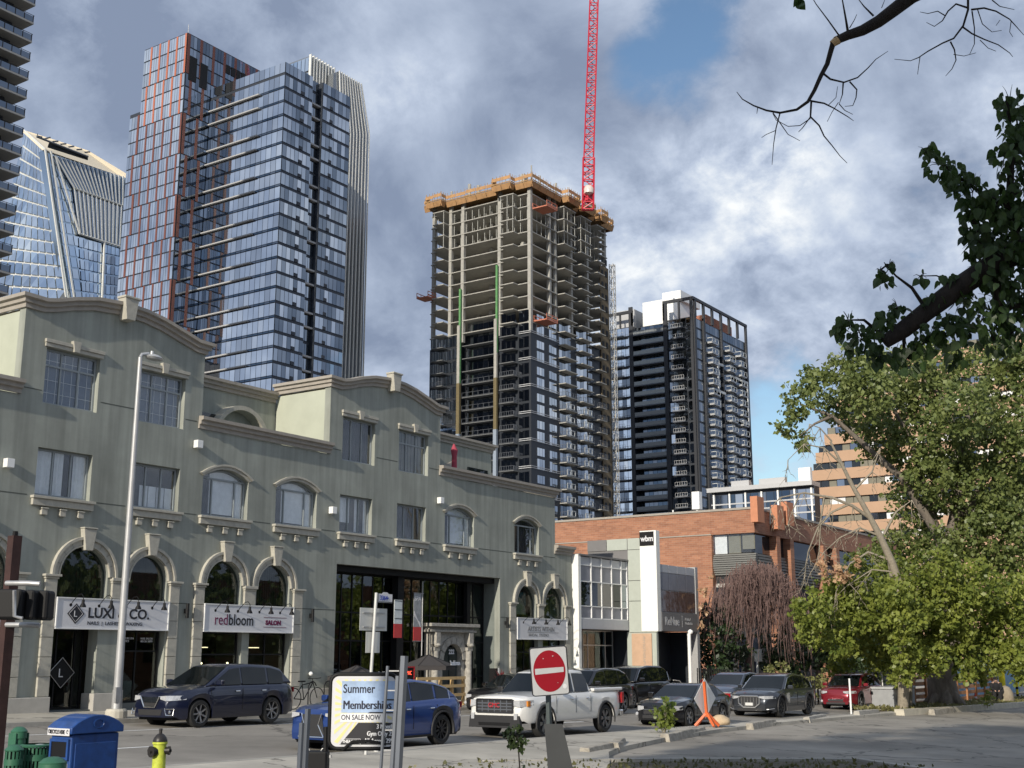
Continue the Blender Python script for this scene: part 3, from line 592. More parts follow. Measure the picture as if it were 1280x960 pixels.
b.build('interior_column', [mat('interior_grey', (.13, .13, .12), .8), mat('interior_pale', (.34, .33, .29), .8)], green)
# stone portal in front of the glass
M_PORT = mat('weathered_portal_stone', (.36, .34, .30), .9, var=.3, scale=9, bump=.6, bscale=22)
px0, px1, py = 41.15, 44.0, AY - .42
b = MB(); b.box((px0 - .2, py - .1, 3.12), (px1 + .2, AY - .01, 3.22)); b.box((px0 - .12, py, 3.223), (px1 + .12, AY - .01, 3.34)); b.box((px0 - .3, py - .22, 3.343), (px1 + .3, AY - .01, 3.48)); b.build('portal_cornice', M_PORT, green, bevel=.015)
b = MB(); b.holes([(px0, 0), (px1, 0), (px1, 3.118), (px0, 3.118)], [archpts((px0 + px1) / 2 + .15, .02, .68, 1.95)], py + .12, .28); b.build('portal_wall', M_PORT, green)
for x in (px0 + .25, px1 - .25):
    b = MB(); b.box((x - .2, py - .06, 0), (x + .2, py + .119, .55)); b.tube([(x, py + .02, .55), (x, py + .02, 2.35)], .15, 12); b.box((x - .18, py - .09, 2.35), (x + .18, py + .11, 2.5)); b.box((x - .14, py - .16, 2.62), (x + .14, py + .11, 3.1))
    b.lathe((x, py - .1, 2.62), [(.1, -.12), (.16, -.05), (.12, .04)], 10); b.build('portal_column', M_PORT, green, smooth=40)
for k in range(7):
    a0 = pi * k / 7 + .02; a1 = pi * (k + 1) / 7 - .02; b = MB(); ringm(b, (px0 + px1) / 2 + .15, 1.95, .69, .98, .08, 4, a0, a1, y=py + .12); b.build('voussoir', M_PORT, green)
b = MB(); b.box((42.2, py + .3, 0), (43.3, py + .36, 2.5)); b.box((42.72, py + .27, 0), (42.78, py + .3, 2.5)); b.build('portal_door', mat('dark_green_door', (.03, .04, .04), .3), green)
text('222', .26, M_SIGNW, green, (42.45, py + .1, 2.22), (1, 0, 0), (0, 0, 1), bold=.008)
# chimney-like vents and small things on the penthouse terrace
b = MB()
b.box((27.75, 34.3, 10.25), (31.2, 34.44, 10.95)); b.build('penthouse_window', M_GLASSD, green)
for x in (28.3, 29.2):
    b = MB(); b.lathe((x, 34.25, 10.75), [(.15, 0), (.15, .08), (.001, .09)], 12, axis='Y'); b.build('vent_hood', M_BLACK if x < 29 else M_SIGNW, green)
b = MB(); ringm(b, 31.9, 10.0, 1.25, 1.42, .5, 14, .5, pi - .45, y=34.44); b.build('window_hood', M_STONE, green, smooth=40)
b = MB(); b.ext([(43.7, 34.3, 10.3), (46.6, 34.3, 10.3), (45.6, 34.3, 11.1)], (0, .12, 0)); b.box((46.9, 34.35, 10.3), (48.5, 34.44, 11.0), 1); b.build('dormer', [M_TRIM, M_GLASSD], green)
# closed patio parasol on the roof terrace
par = thing('parasol', 'closed red patio parasol standing up from the roof terrace', 'parasol', (44.36, 33.3, 10.0))
b = MB(); b.tube([(44.36, 33.3, 9.7), (44.36, 33.3, 11.6)], .03, 6); b.build('pole', M_STEEL, par)
b = MB(); b.tube([(44.362, 33.3, 10.2), (44.36, 33.3, 10.6), (44.363, 33.3, 11.1), (44.36, 33.3, 11.35), (44.31, 33.3, 11.65)], [.10, .13, .12, .17, .03], 9); b.build('folded_canopy', mat('faded_red_canvas', (.38, .06, .09), .9), par, smooth=50)

# ---------------------------------------------------------------- shop signs
def shop_sign(x0, x1, label, z0=2.93, z1=3.85, y=FY - .06, lamps=4, loc=None):
    t = thing('shop_sign', label, 'sign', ((x0 + x1) / 2, y, z0), group=None)
    b = MB(); b.box((x0, y - .05, z0), (x1, y + .055, z1)); b.build('sign_panel', M_SIGNW, t, bevel=.008)
    b = MB()
    for p, q in (((x0, z0), (x1, z0 + .035)), ((x0, z1 - .035), (x1, z1)), ((x0, z0 + .036), (x0 + .035, z1 - .036)), ((x1 - .035, z0 + .036), (x1, z1 - .036))): b.box((p[0], y - .075, p[1]), (q[0], y - .0515, q[1]))
    b.build('sign_frame', M_WHITE, t)
    for k in range(lamps):
        x = x0 + (x1 - x0) * (.14 + .72 * k / (lamps - 1)) - .1
        b = MB(); b.tube([(x, y - .05, z1 - .22), (x, y - .16, z1 - .1), (x, y - .38, z1 + .07), (x, y - .52, z1 + .09), (x, y - .62, z1 + .0), (x, y - .62, z1 - .08)], .012, 6)
        b.lathe((x, y - .052, z1 - .22), [(.05, 0), (.05, .012)], 10, axis='Y'); b.lathe((x, y - .62, z1 - .3), [(.095, 0), (.085, .05), (.045, .12), (.04, .22)], 10); b.build('gooseneck_lamp', M_BLACK, t, smooth=50)
    return t, y - .056
INK = mat('black_ink', (.02, .02, .025), .5, var=0); PLUM = mat('dark_plum_ink', (.14, .01, .06), .5, var=0)
t, ys = shop_sign(22.52, 26.70, 'white shop sign reading LUXI & CO above the nail salon behind the lamp post')
text('LUXI & CO.', .42, INK, t, (23.62, ys, 3.28), (1, 0, 0), (0, 0, 1), sx=1.08, bold=.010); text('NAILS  |  LASHES  |  WAXING', .145, INK, t, (23.62, ys, 3.07), (1, 0, 0), (0, 0, 1), sx=1.1)
b = MB(); b.ext([(23.2, ys - .004, 3.08), (23.5, ys - .004, 3.38), (23.2, ys - .004, 3.68), (22.9, ys - .004, 3.38)], (0, .004, 0)); b.build('emblem', INK, t)
b = MB(); frame4(b, (23.2, 3.38), .24, .006, ys - .006); b.build('emblem_outline', M_SIGNW, t); text('L', .26, M_SIGNW, t, (23.12, ys - .006, 3.29), (1, 0, 0), (0, 0, 1))
t, ys = shop_sign(28.17, 32.35, 'white shop sign reading redbloom SALON over the hair salon')
text('red', .52, PLUM, t, (28.62, ys, 3.17), (1, 0, 0), (0, 0, 1), sx=.86); text('bloom', .52, INK, t, (29.25, ys, 3.17), (1, 0, 0), (0, 0, 1), sx=.86, bold=.006)
text('SALON', .21, PLUM, t, (30.98, ys, 3.21), (1, 0, 0), (0, 0, 1), sx=1.1, bold=.012)
b = MB(); b.box((30.88, ys - .004, 3.12), (32.0, ys, 3.135)); b.box((30.88, ys - .004, 3.45), (32.0, ys, 3.465)); b.build('sign_rule', PLUM, t)
t, ys = shop_sign(46.68, 50.98, 'pale shop sign reading ARTISTS WITHIN under the two right hand arches', z0=2.86, z1=3.84)
GI = mat('grey_lettering', (.22, .22, .22), .5, var=0)
text('ARTISTS WITHIN', .30, GI, t, (47.55, ys, 3.25), (1, 0, 0), (0, 0, 1), bold=.004); text('BRIDAL  STUDIO', .17, GI, t, (47.6, ys, 3.02), (1, 0, 0), (0, 0, 1), sx=1.35); b = MB(); b.box((47.5, ys - .004, 3.19), (50.2, ys, 3.205)); b.build('sign_rule', GI, t)
shop_sign(16.9, 21.0, 'white shop sign half out of the picture behind the traffic signal')
for x0, lab, z0, z1, kind in ((38.5, 'narrow hanging banner with white panels and red foot beside the dark column', 2.85, 4.35, 0), (39.75, 'grey hanging banner with a red foot on a pole at the atrium glass', 2.75, 4.65, 1)):
    t = thing('hanging_banner', lab, 'banner', (x0, AY - .5, z0)); y = AY - .55
    b = MB(); b.box((x0, y, z0 + .55), (x0 + .5, y + .02, z1)); b.build('banner_cloth', mat('grey_banner', (.30, .31, .32), .7, var=.3, scale=6) if kind else mat('white_banner', (.62, .66, .66), .7), t)
    b = MB(); b.box((x0, y - .002, z0), (x0 + .5, y + .018, z0 + .548)); b.build('banner_foot', mat('banner_red', (.52, .05, .05), .6), t)
    b = MB()
    if kind:
        b.tube([(x0 + .56, y, z0 - .6), (x0 + .56, y, z1 + .5)], .022, 6); b.tube([(x0 - .02, y + .01, z1 + .02), (x0 + .65, y + .01, z1 + .02)], .014, 6); b.tube([(x0 - .02, y + .01, z0 - .02), (x0 + .65, y + .01, z0 - .02)], .014, 6)
    else:
        for k in range(3): b.box((x0 + .02, y - .012, z0 + .75 + k * .35), (x0 + .48, y - .003, z0 + .77 + k * .35))
        b.tube([(x0, y + .01, z1), (x0, y + .45, z1)], .014, 6)
    b.build('banner_pole', M_STEEL if kind else M_BLACK, t)
    if kind:
        text('SPA', .26, M_SIGNW, t, (x0 + .04, y - .003, z1 - .3), (1, 0, 0), (0, 0, 1)); b = MB()
        for k in range(4): b.tube([(x0 + .03, y - .006, z0 + 1.0 + k * .06), (x0 + .25, y - .006, z0 + .82), (x0 + .45, y - .006, z0 + .55 + k * .05)], .012, 4)
        b.build('banner_print', M_SIGNW, t)

# ================================================================ helpers for the far buildings
def onX(px, py, X): d = P(px, py, 1) - EYE; return EYE + d * ((X - EYE.x) / d.x)
def onY(px, py, Y): d = P(px, py, 1) - EYE; return EYE + d * ((Y - EYE.y) / d.y)
CNT = {}
def panes(parent, plane, c, us, zs, mats, name='window_pane', gap=.10, vgap=.10, tilt=.006, limit=290, skip=None, th=.06, key=None):
    "grid of separate panes on the plane X=c (facing -X) or Y=c (facing -Y); us = list of (u0,u1), zs = list of (z0,z1)"
    key = key or parent.name + name; n = CNT.get(key, 0); cache = {}; rest = [MB() for _ in mats]
    for (z0, z1) in zs:
        for (u0, u1) in us:
            if skip and skip((u0 + u1) / 2, (z0 + z1) / 2): continue
            w = u1 - u0 - gap; h = z1 - z0 - vgap; k = R_.randrange(len(mats)); t1 = R_.gauss(0, tilt); t2 = R_.gauss(0, tilt * .6)
            cen = (c - th / 2, (u0 + u1) / 2, (z0 + z1) / 2) if plane == 'X' else ((u0 + u1) / 2, c - th / 2, (z0 + z1) / 2)
            sz = (th, w, h) if plane == 'X' else (w, th, h)
            rot = (0, t2, t1) if plane == 'X' else (t2, 0, t1)
            if n < limit:
                kk = (round(w, 3), round(h, 3), k)
                if kk not in cache: q = MB(); q.obox((0, 0, 0), sz); cache[kk] = meshof(name, q.v, q.f, None, [mats[k]])
                link(name, cache[kk], parent, loc=cen, rot=rot); n += 1
            else: rest[k].obox(cen, sz, mat4=Matrix.Translation(cen) @ Matrix.Rotation(t1, 4, 'Z') @ Matrix.Rotation(t2, 4, 'Y' if plane == 'X' else 'X'))
    CNT[key] = n
    al = MB()
    for k, r in enumerate(rest): al.add(r.v, r.f, k)
    if al.v: al.build(name, mats, parent, kind='stuff')
def split(a, b, n): return [(a + (b - a) * i / n, a + (b - a) * (i + 1) / n) for i in range(n)]
def floors(z0, z1, h, lo=.0, hi=.0): 
    out = []; z = z1
    while z - h >= z0 - .01: out.append((z - h + lo, z - hi)); z -= h
    return out
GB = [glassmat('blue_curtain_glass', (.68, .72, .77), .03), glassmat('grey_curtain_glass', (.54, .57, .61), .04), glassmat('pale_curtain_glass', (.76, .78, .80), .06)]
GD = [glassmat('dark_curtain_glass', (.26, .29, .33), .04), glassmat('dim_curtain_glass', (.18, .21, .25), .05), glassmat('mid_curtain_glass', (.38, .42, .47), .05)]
GK = [glassmat('night_blue_glass', (.19, .22, .26), .05), glassmat('night_grey_glass', (.10, .14, .19), .06)]
M_MULL = mat('dark_mullion', (.035, .042, .055), .5, .3, var=.05); M_SLABW = mat('white_balcony_edge', (.36, .36, .36), .7, var=.03)
M_RUST = mat('rust_red_panel', (.15, .050, .036), .55, var=.06); M_RUSTB = mat('sunlit_rust_panel', (.42, .13, .07), .5, var=.06)  # brighter copy of the rust panel, sunlight painted into its orange

# ---------------------------------------------------------------- blue glass tower (front volume)
tb = thing('glass_tower', 'blue glass apartment tower with white balcony bands left of the construction site', 'tower', (164, 167.4, 0))
ZT = 120.8; FH = 3.03
b = MB(); b.box((164.15, 167.5, 0), (172.3, 189.4, ZT)); b.build('tower_core', M_MULL, tb)
b = MB(); b.box((172.31, 168.6, 0), (175.29, 189, ZT - 1.5)); b.build('recess_core', M_MULL, tb)
b = MB(); b.box((175.3, 167.5, 0), (184, 189.3, ZT)); b.build('rear_core', M_MULL, tb)
zs = [(ZT - 2.3, ZT)] + floors(36, ZT - 2.3, FH, .0, .55)
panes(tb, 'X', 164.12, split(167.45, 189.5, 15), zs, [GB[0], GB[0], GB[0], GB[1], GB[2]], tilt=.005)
panes(tb, 'Y', 167.45, split(164.2, 172.25, 7), zs, GD + GB[1:2], key='b2r', tilt=.004, limit=0); panes(tb, 'Y', 167.45, split(175.4, 183.95, 7), zs, GD + GB[1:2], key='b2r', tilt=.004, limit=0)  # street face gets darker panes, its shade put into the tint
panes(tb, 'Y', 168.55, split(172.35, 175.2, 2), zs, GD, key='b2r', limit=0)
panes(tb, 'X', 164.12, split(167.45, 189.5, 15), [(z0 - .45, z0 - .0) for z0, z1 in zs[1:]], GK, name='spandrel_panel', limit=0, tilt=.002, vgap=.12)
# small opening vents under some windows
b = MB()
for i, (z0, z1) in enumerate(zs[1:]):
    for u in (168.2 + 1.15 * 1, 176.9 + 1.2):
        x = u if u < 172 else u; b.box((x - .45 + 0, 167.32, z0 + .05), (x + .45, 167.38, z0 + .75)) if i % 1 == 0 else None
each(b, 'vent_sash', M_MULL, tb)
sl_ = MB(); sl_.box((-.6, -7.5, -.13), (0, 7.5, .13)); slm = meshof('balcony_slab', sl_.v, sl_.f, None, [M_SLABW]); s2 = MB(); s2.box((0, -.2, -.18), (2.9, 1.9, .18)); s2m = meshof('balcony_slab', s2.v, s2.f, None, [M_SLABW])
for i, (z0, z1) in enumerate(zs[1:]):
    if i % 3 != 2: link('balcony_slab', slm, tb, loc=(164.05, 182.0 + (0 if i > 3 else -.3), z0 - .25)); link('balcony_slab', s2m, tb, loc=(172.35, 168.0, z0 - .25))
M_RAILG = clear_glass('railing_glass', (.75, .8, .82), gl=.12)
b = MB()
for y in [174.5 + 1.5 * k for k in range(11)]: pass
# ---------------------------------------------------------------- rust striped tower (rear volume)
tr_ = thing('striped_tower', 'rust red and glass striped apartment tower rising behind the blue glass one', 'tower', (157, 189.6, 0))
b = MB(); b.box((157.1, 189.7, 0), (180, 203.4, 131)); b.box((157.1, 203.41, 0), (179, 206.8, 116.5)); each(b, 'tower_core', M_MULL, tr_)
b = MB(); b.tube([(157.6, 190.2, 131), (157.6, 190.2, 133.2)], .08, 5); b.build('aerial', M_STEEL, tr_)
fl = floors(60, 131, 3.03, 0, .22)
def stripes(plane, c, u0, u1, nmod, sunlit, zlist, keyp):
    mod = (u1 - u0) / nmod
    for i, z in enumerate(zlist):
        sh = (i // 3) % 2
        us = []; rs = []
        for k in range(nmod):
            a = u0 + mod * k
            if sh == 0: rs.append((a, a + mod * .20)); us += split(a + mod * .20, a + mod, 3)
            else: us += [(a, a + mod * .30)]; rs.append((a + mod * .30, a + mod * .50)); us += split(a + mod * .50, a + mod, 2)
        panes(tr_, plane, c, us, [z], GB if plane == 'X' else GD, gap=.08, key=keyp + 'g', limit=280 if plane == 'X' else 0, tilt=.005)  # darker glass on the street side paints in the shade
        panes(tr_, plane, c - .05, rs, [(z[0] - .1, z[1] + .1)], [M_RUSTB if (sunlit and z[0] > 112) else M_RUST], name='cladding_panel', gap=.03, vgap=.02, key=keyp + 'r', limit=200 if plane == 'X' else 60, tilt=.0005)
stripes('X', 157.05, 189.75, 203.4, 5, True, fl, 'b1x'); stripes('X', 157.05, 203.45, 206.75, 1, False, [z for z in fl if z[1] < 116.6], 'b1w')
stripes('Y', 189.65, 157.2, 164.05, 2, False, fl, 'b1y'); stripes('Y', 189.65, 164.1, 179.9, 5, False, [z for z in fl if z[0] > 118.5], 'b1z')
b = MB(); b.box((157.9, 189.45, 120.5), (159.9, 189.55, 126)); b.build('louvre', M_BLACK, tr_)
b = MB(); b.box((160.9, 189.45, 120.0), (162.9, 189.55, 125.6)); b.build('louvre', M_BLACK, tr_)
for k in range(4): b = MB(); b.box((168 + k * 1.5, 189.45, 126.2), (169.2 + k * 1.5, 189.55, 128.2)); b.build('louvre', M_BLACK, tr_)

# ---------------------------------------------------------------- balcony tower at the left edge
ta = thing('balcony_tower', 'dark apartment tower with stacked balconies cut by the left edge of the picture', 'tower', (99, 160, 0))
b = MB(); b.box((62, 160.6, 0), (99.0, 167, 132)); b.build('tower_core', M_MULL, ta)
zsA = [(57.0 + 3.12 * k - 12.48, 57.0 + 3.12 * k - 12.48) for k in range(30)]
panes(ta, 'Y', 160.55, split(84, 99, 10), [(z + .3, z + 2.75) for z, _ in zsA], GK, limit=250)
panes(ta, 'Y', 160.55, split(62, 84, 12), [(z + .3, z + 2.75) for z, _ in zsA], GK, limit=0, key='ax')
M_SLABG = mat('grey_slab_edge', (.30, .30, .29), .8, var=.08)
q = MB(); q.box((80, 158.3, 0), (101.2, 167.5, .30)); qa = meshof('balcony_slab', q.v, q.f, None, [M_SLABG])
q = MB(); q.box((84, 158.36, .35), (101.1, 158.42, 1.30)); q.box((101.06, 158.43, .35), (101.12, 167, 1.30)); qg = meshof('glass_railing', q.v, q.f, None, [GK[0]])
q = MB()
for k in range(12): q.box((84 + k * 1.55, 158.28, .3), (84.07 + k * 1.55, 158.34, 1.4))
for k in range(5): q.box((101.13, 158.4 + k * 1.8, .3), (101.19, 158.47 + k * 1.8, 1.4))
q.box((84, 158.27, 1.4), (101.2, 158.35, 1.46)); q.box((101.12, 158.36, 1.4), (101.2, 167, 1.46)); qp = meshof('railing_frame', q.v, q.f, None, [M_BLACK])
for z, _ in zsA: link('balcony_slab', qa, ta, loc=(0, 0, z)); link('glass_railing', qg, ta, loc=(0, 0, z)); link('railing_frame', qp, ta, loc=(0, 0, z))

# ---------------------------------------------------------------- faceted office tower, far left
te = thing('office_tower', 'pale glass office tower with a sloping crown of white fins behind the gable', 'tower', P(54, 370, 330))
te.location.z = 0
YE = P(54, 188, 330).y
GE = [glassmat('sky_white_glass', (.74, .80, .85), .05), glassmat('sky_blue_glass', (.55, .66, .78), .05), glassmat('sky_pale_glass', (.66, .74, .82), .08)]
M_FIN = mat('white_metal_fin', (.72, .72, .68), .5, .2, var=.03); M_CREAMR = mat('cream_roof_edge', (.66, .58, .44), .7, var=.08)
fr = [onY(a, c, YE) for a, c in ((54, 188), (160, 224), (160, 420), (92, 420))]
b = MB(); b.ext(fr, (0, 2, 0)); b.build('tower_core', glassmat('office_core_glass', (.45, .54, .62), .08), te)
L0 = [P(31, 165, 352), P(54, 188, 330.5), P(92, 420, 330.5), P(-30, 420, 352), P(-12, 300, 352), P(14, 200, 352)]

def quadgrid(A, B, C, D, nu, nv, m, parent, off, name, gap=.06, gv=.08, limit=0, tilt=.15):
    "panes over a slanted quadrilateral, A-B along the top, D-C along the bottom"
    A, B, C, D = map(Vector, (A, B, C, D)); nor = (B - A).cross(D - A).normalized()
    if nor.dot(EYE - A) < 0: nor = -nor
    al = MB(); n = 0
    def pt(u, v): return (A.lerp(B, u)).lerp(D.lerp(C, u), v)
    for j in range(nv):
        for i in range(nu):
            u0, u1, v0, v1 = (i + gap) / nu, (i + 1 - gap) / nu, (j + gv) / nv, (j + 1 - gv) / nv
            q = [pt(u0, v0), pt(u1, v0), pt(u1, v1), pt(u0, v1)]; q = [p + nor * (off + R_.uniform(-.012, .012)) for p in q]; k = R_.randrange(len(m)); t = MB(); t.ext(q, nor * .05)
            if n < limit: t.build(name, m[k], parent); n += 1
            else: al.add(t.v, t.f, k)
    if al.v: al.build(name, m, parent, kind='stuff')
quadgrid(L0[0], L0[1], L0[2], P(-30, 420, 352), 9, 16, GE, te, .1, 'window_pane', limit=140); quadgrid(L0[0], L0[1], L0[2], P(-30, 420, 352), 9, 16, [M_FIN], te, -.4, 'frame_backing', gap=0, gv=0)
q1 = [onY(a, c, YE) for a, c in ((64, 192), (89, 236), (96, 296), (92, 420))]
quadgrid(onY(62, 191, YE), onY(90, 200, YE), onY(127, 420, YE), onY(92, 420, YE), 4, 16, GE, te, .1, 'window_pane', limit=60)
quadgrid(onY(97, 296, YE), onY(127, 304, YE), onY(124, 420, YE), onY(105, 420, YE), 5, 9, GE, te, .35, 'window_pane', limit=45)
quadgrid(onY(128, 304, YE), onY(158, 311, YE), onY(158, 420, YE), onY(124, 420, YE), 6, 9, [GE[1], GD[2]], te, .3, 'window_pane', limit=54)
def finset(A, B, C, D, n, r, name='fin', back=None):
    A, B, C, D = map(Vector, (A, B, C, D))
    if back: b = MB(); b.ext([A, B, C, D], (0, .4, 0)); b.build('fin_backing', back, te)  # panel of darker glass set behind the fins
    for i in range(n + 1):
        b = MB(); b.tube([A.lerp(B, i / n) - Vector((0, .5, 0)), D.lerp(C, i / n) - Vector((0, .5, 0))], r, 4); b.build(name, M_FIN, te)
off = Vector((0, -.6, 0))
finset(onY(66, 195, YE) + off, onY(156, 223, YE) + off, onY(154, 259, YE) + off, onY(90, 236, YE) + off, 16, .24, back=glassmat('dull_blue_glass', (.30, .38, .48), .1))
finset(onY(90, 237, YE) + off, onY(154, 260, YE) + off, onY(151, 308, YE) + off, onY(97, 293, YE) + off, 12, .17, back=GD[2])
for a, c in (((54, 188), (80, 372)), ((61, 190), (90, 372)), ((66, 195), (97, 293)), ((97, 293), (128, 303)), ((128, 303), (124, 400)), ((90, 236), (154, 259)), ((97, 293), (151, 310)), ((30, 163), (54, 188)), ((156, 223), (150, 310))):
    w0 = 352 if a == (30, 163) else None
    b = MB(); b.tube([(P(*a, 352) if w0 else onY(*a, YE) - Vector((0, .9, 0))), onY(*c, YE) - Vector((0, .9, 0))], .3, 5); b.build('edge_fin', M_FIN, te)
crown = [P(28, 162, 352), P(110, 188, 352), onY(158, 217, YE), onY(158, 224, YE) + off, onY(54, 188, YE) + off]
b = MB(); b.ext(crown, (0, 1.2, .3)); b.build('crown_roof', M_CREAMR, te)
b = MB(); b.ext([onY(62, 178, YE - 1.5) , onY(110, 195, YE - 1.5), onY(110, 200, YE - 1.5), onY(60, 184, YE - 1.5)], (0, .3, 0)); b.build('roof_slot', M_DARK, te)
b = MB()
for k in range(7): A = onY(46 + 10 * k, 170 + 3.4 * k, YE - 2); b.tube([A, A + Vector((1.6, 0, R_.uniform(.2, 1)))], .22, 5)
b.tube([onY(46, 171, YE - 2), onY(110, 196, YE - 2)], .3, 5); b.tube([onY(47, 167, YE - 2), onY(46, 172, YE - 2)], .12, 4); b.build('window_cleaning_rig', M_DSTEEL, te, kind='stuff')

# ---------------------------------------------------------------- white finned tower behind the blue one
tf = thing('finned_tower', 'silver tower wrapped in thin vertical white fins behind the blue glass tower', 'tower', P(420, 470, 290)); tf.location.z = 0
YF = P(387, 70, 290).y; XF = P(387, 70, 290).x
M_FS = mat('silver_panel', (.26, .28, .30), .3, .6, var=.05)
o1 = [onY(a, c, YF) for a, c in ((387, 70), (416, 87), (416, 420), (387, 420))]
b = MB(); b.ext(o1, (0, 14, 0)); b.build('tower_core', M_FS, tf)
quadgrid((XF - .02, YF + 10, o1[0].z - .2), (XF - .02, YF, o1[0].z), (XF - .02, YF, 60), (XF - .02, YF + 10, 60), 8, 20, GE, tf, .05, 'window_pane', limit=60)
YF2 = P(422, 90, 294).y
o2 = [onY(a, c, YF2) for a, c in ((417, 92), (423, 89), (450, 105), (460, 168), (452, 480), (405, 480))]
b = MB(); b.ext(o2, (0, 12, 0)); b.build('side_core', M_FS, tf)
for i in range(9):
    t = i / 8; A = onY(387, 70, YF).lerp(onY(416, 87, YF), t); B = Vector((A.x, A.y, 60)); b = MB(); b.box((A.x - .16, YF - .7, 60), (A.x + .16, YF - .02, A.z + .3)); b.build('fin', M_FIN, tf)
for i in range(10):
    t = i / 9; top = onY(423, 89, YF2).lerp(onY(450, 105, YF2), t); kn = onY(425 + 35 * t, 168, YF2); bo = onY(411 + 41 * t, 480, YF2); y_ = Vector((0, -.4, 0)); b = MB(); b.tube([top + y_, kn + y_, bo + y_], .2, 4); b.build('fin', M_FIN, tf)

# ---------------------------------------------------------------- tower under construction
tcn = thing('construction_tower', 'unfinished concrete tower with bare slabs above and dark glazing below', 'tower', (223.8, 146.7, 0))
M_RAWC = mat('raw_concrete', (.36, .35, .32), .9, var=.14, scale=.8); M_PLY = mat('plywood_form', (.42, .24, .11), .8, var=.22, scale=.9); M_PLYD = mat('timber_beam', (.33, .20, .09), .85, var=.2)
def outline(z, ext=0.0):
    x0, y0, x1, y1 = 223.8 - ext, 146.7 - ext, 259.5 + ext, 175.8 + ext; o = 1.9
    return [(x0, y0), (235.6, y0), (235.6, y0 - o), (241.2, y0 - o), (241.2, y0), (243.4, y0), (243.4, y0 - o), (248.6, y0 - o), (248.6, y0), (251.2, y0), (251.2, y0 - o), (254.8, y0 - o), (254.8, y0), (x1, y0), (x1, y1), (x0, y1),
            (x0, 173.9 + ext), (x0 - o, 173.9 + ext), (x0 - o, 170.4), (x0, 170.4), (x0, 154.2 + ext), (x0 - o, 154.2 + ext), (x0 - o, 150.2), (x0, 150.2)]
q = MB(); q.ext([(x, y, -.11) for x, y in outline(0)], (0, 0, .22)); slab = meshof('floor_slab', q.v, q.f, None, [M_RAWC])
SZ = [107.1 - 3.1 * k for k in range(32)]
for z in SZ[:11]: link('floor_slab', slab, tcn, loc=(0, 0, z))
o_ = 1.9; lows = []
for a, c in (((235.6, 146.7 - o_), (241.2, 146.69)), ((243.4, 146.7 - o_), (248.6, 146.69)), ((251.2, 146.7 - o_), (254.8, 146.69)), ((223.8 - o_, 150.2), (223.79, 154.2)), ((223.8 - o_, 170.4), (223.79, 173.9)), ((223.85, 156.6), (225.8, 166.1))):
    q = MB(); q.box((*a, -.10), (*c, .10)); lows.append(meshof('balcony_slab', q.v, q.f, None, [M_RAWC if c[1] < 147 else mat('dark_slab_edge', (.13, .135, .14), .8)]))
for z in SZ[11:]:
    for q in lows: link('balcony_slab', q, tcn, loc=(0, 0, z))
q = MB(); q.box((234, 156, 0), (250, 168, 109)); q.build('lift_core', M_RAWC, tcn)
for x, y, r in [(224.25, 147.15, .42), (232.6, 147.3, .4), (235.3, 147.4, .35), (242.3, 147.3, .4), (250, 147.3, .4), (258.9, 147.3, .4), (224.3, 155.6, .42), (224.3, 166.3, .42), (224.3, 170.0, .4), (224.4, 175.2, .4), (230.5, 155.5, .4), (230.5, 166.3, .4), (231, 150.8, .35), (228.5, 161, .4), (228.5, 171.5, .35), (240.5, 150.5, .35), (247.5, 150.5, .35), (255.5, 152, .35)]:
    b = MB(); b.box((x - r, y - r, 74), (x + r, y + r, 109.2)); b.build('column', M_RAWC, tcn)
q = MB(); q.tube([(0, 0, .15), (0, 0, 2.95)], .07, 5); prop = meshof('shoring_prop', q.v, q.f, None, [mat('prop_steel', (.45, .45, .42), .6)]); np_ = 0
for k in range(1, 4):
    for y in np.arange(148.2, 175.5, 1.75): link('shoring_prop', prop, tcn, loc=(224.4 + R_.uniform(0, .5), float(y), SZ[k])); link('shoring_prop', prop, tcn, loc=(226.5, float(y) + .8, SZ[k]))
    for x in np.arange(225.5, 258, 1.9): link('shoring_prop', prop, tcn, loc=(float(x), 147.3, SZ[k]))
    for x, y in ((236, 145.1), (237.6, 145.1), (240.9, 145.1), (243.7, 145.1), (246, 145.1), (248.3, 145.1), (222.1, 150.5), (222.1, 152.1), (222.1, 153.9), (222.1, 170.7), (222.1, 173.6)): link('shoring_prop', prop, tcn, loc=(x, y, SZ[k]))
# interior stuff: low parapets and stored material that give the open floors some life
b = MB()
for k in range(2, 11):
    for _ in range(14):
        x, y = R_.uniform(225, 256), R_.uniform(149, 173); s = R_.uniform(.2, .9); b.box((x, y, SZ[k] + .14), (x + s, y + s, SZ[k] + .14 + R_.uniform(.4, 1.6)))
b.build('stored_material', M_RAWC, tcn, kind='stuff')
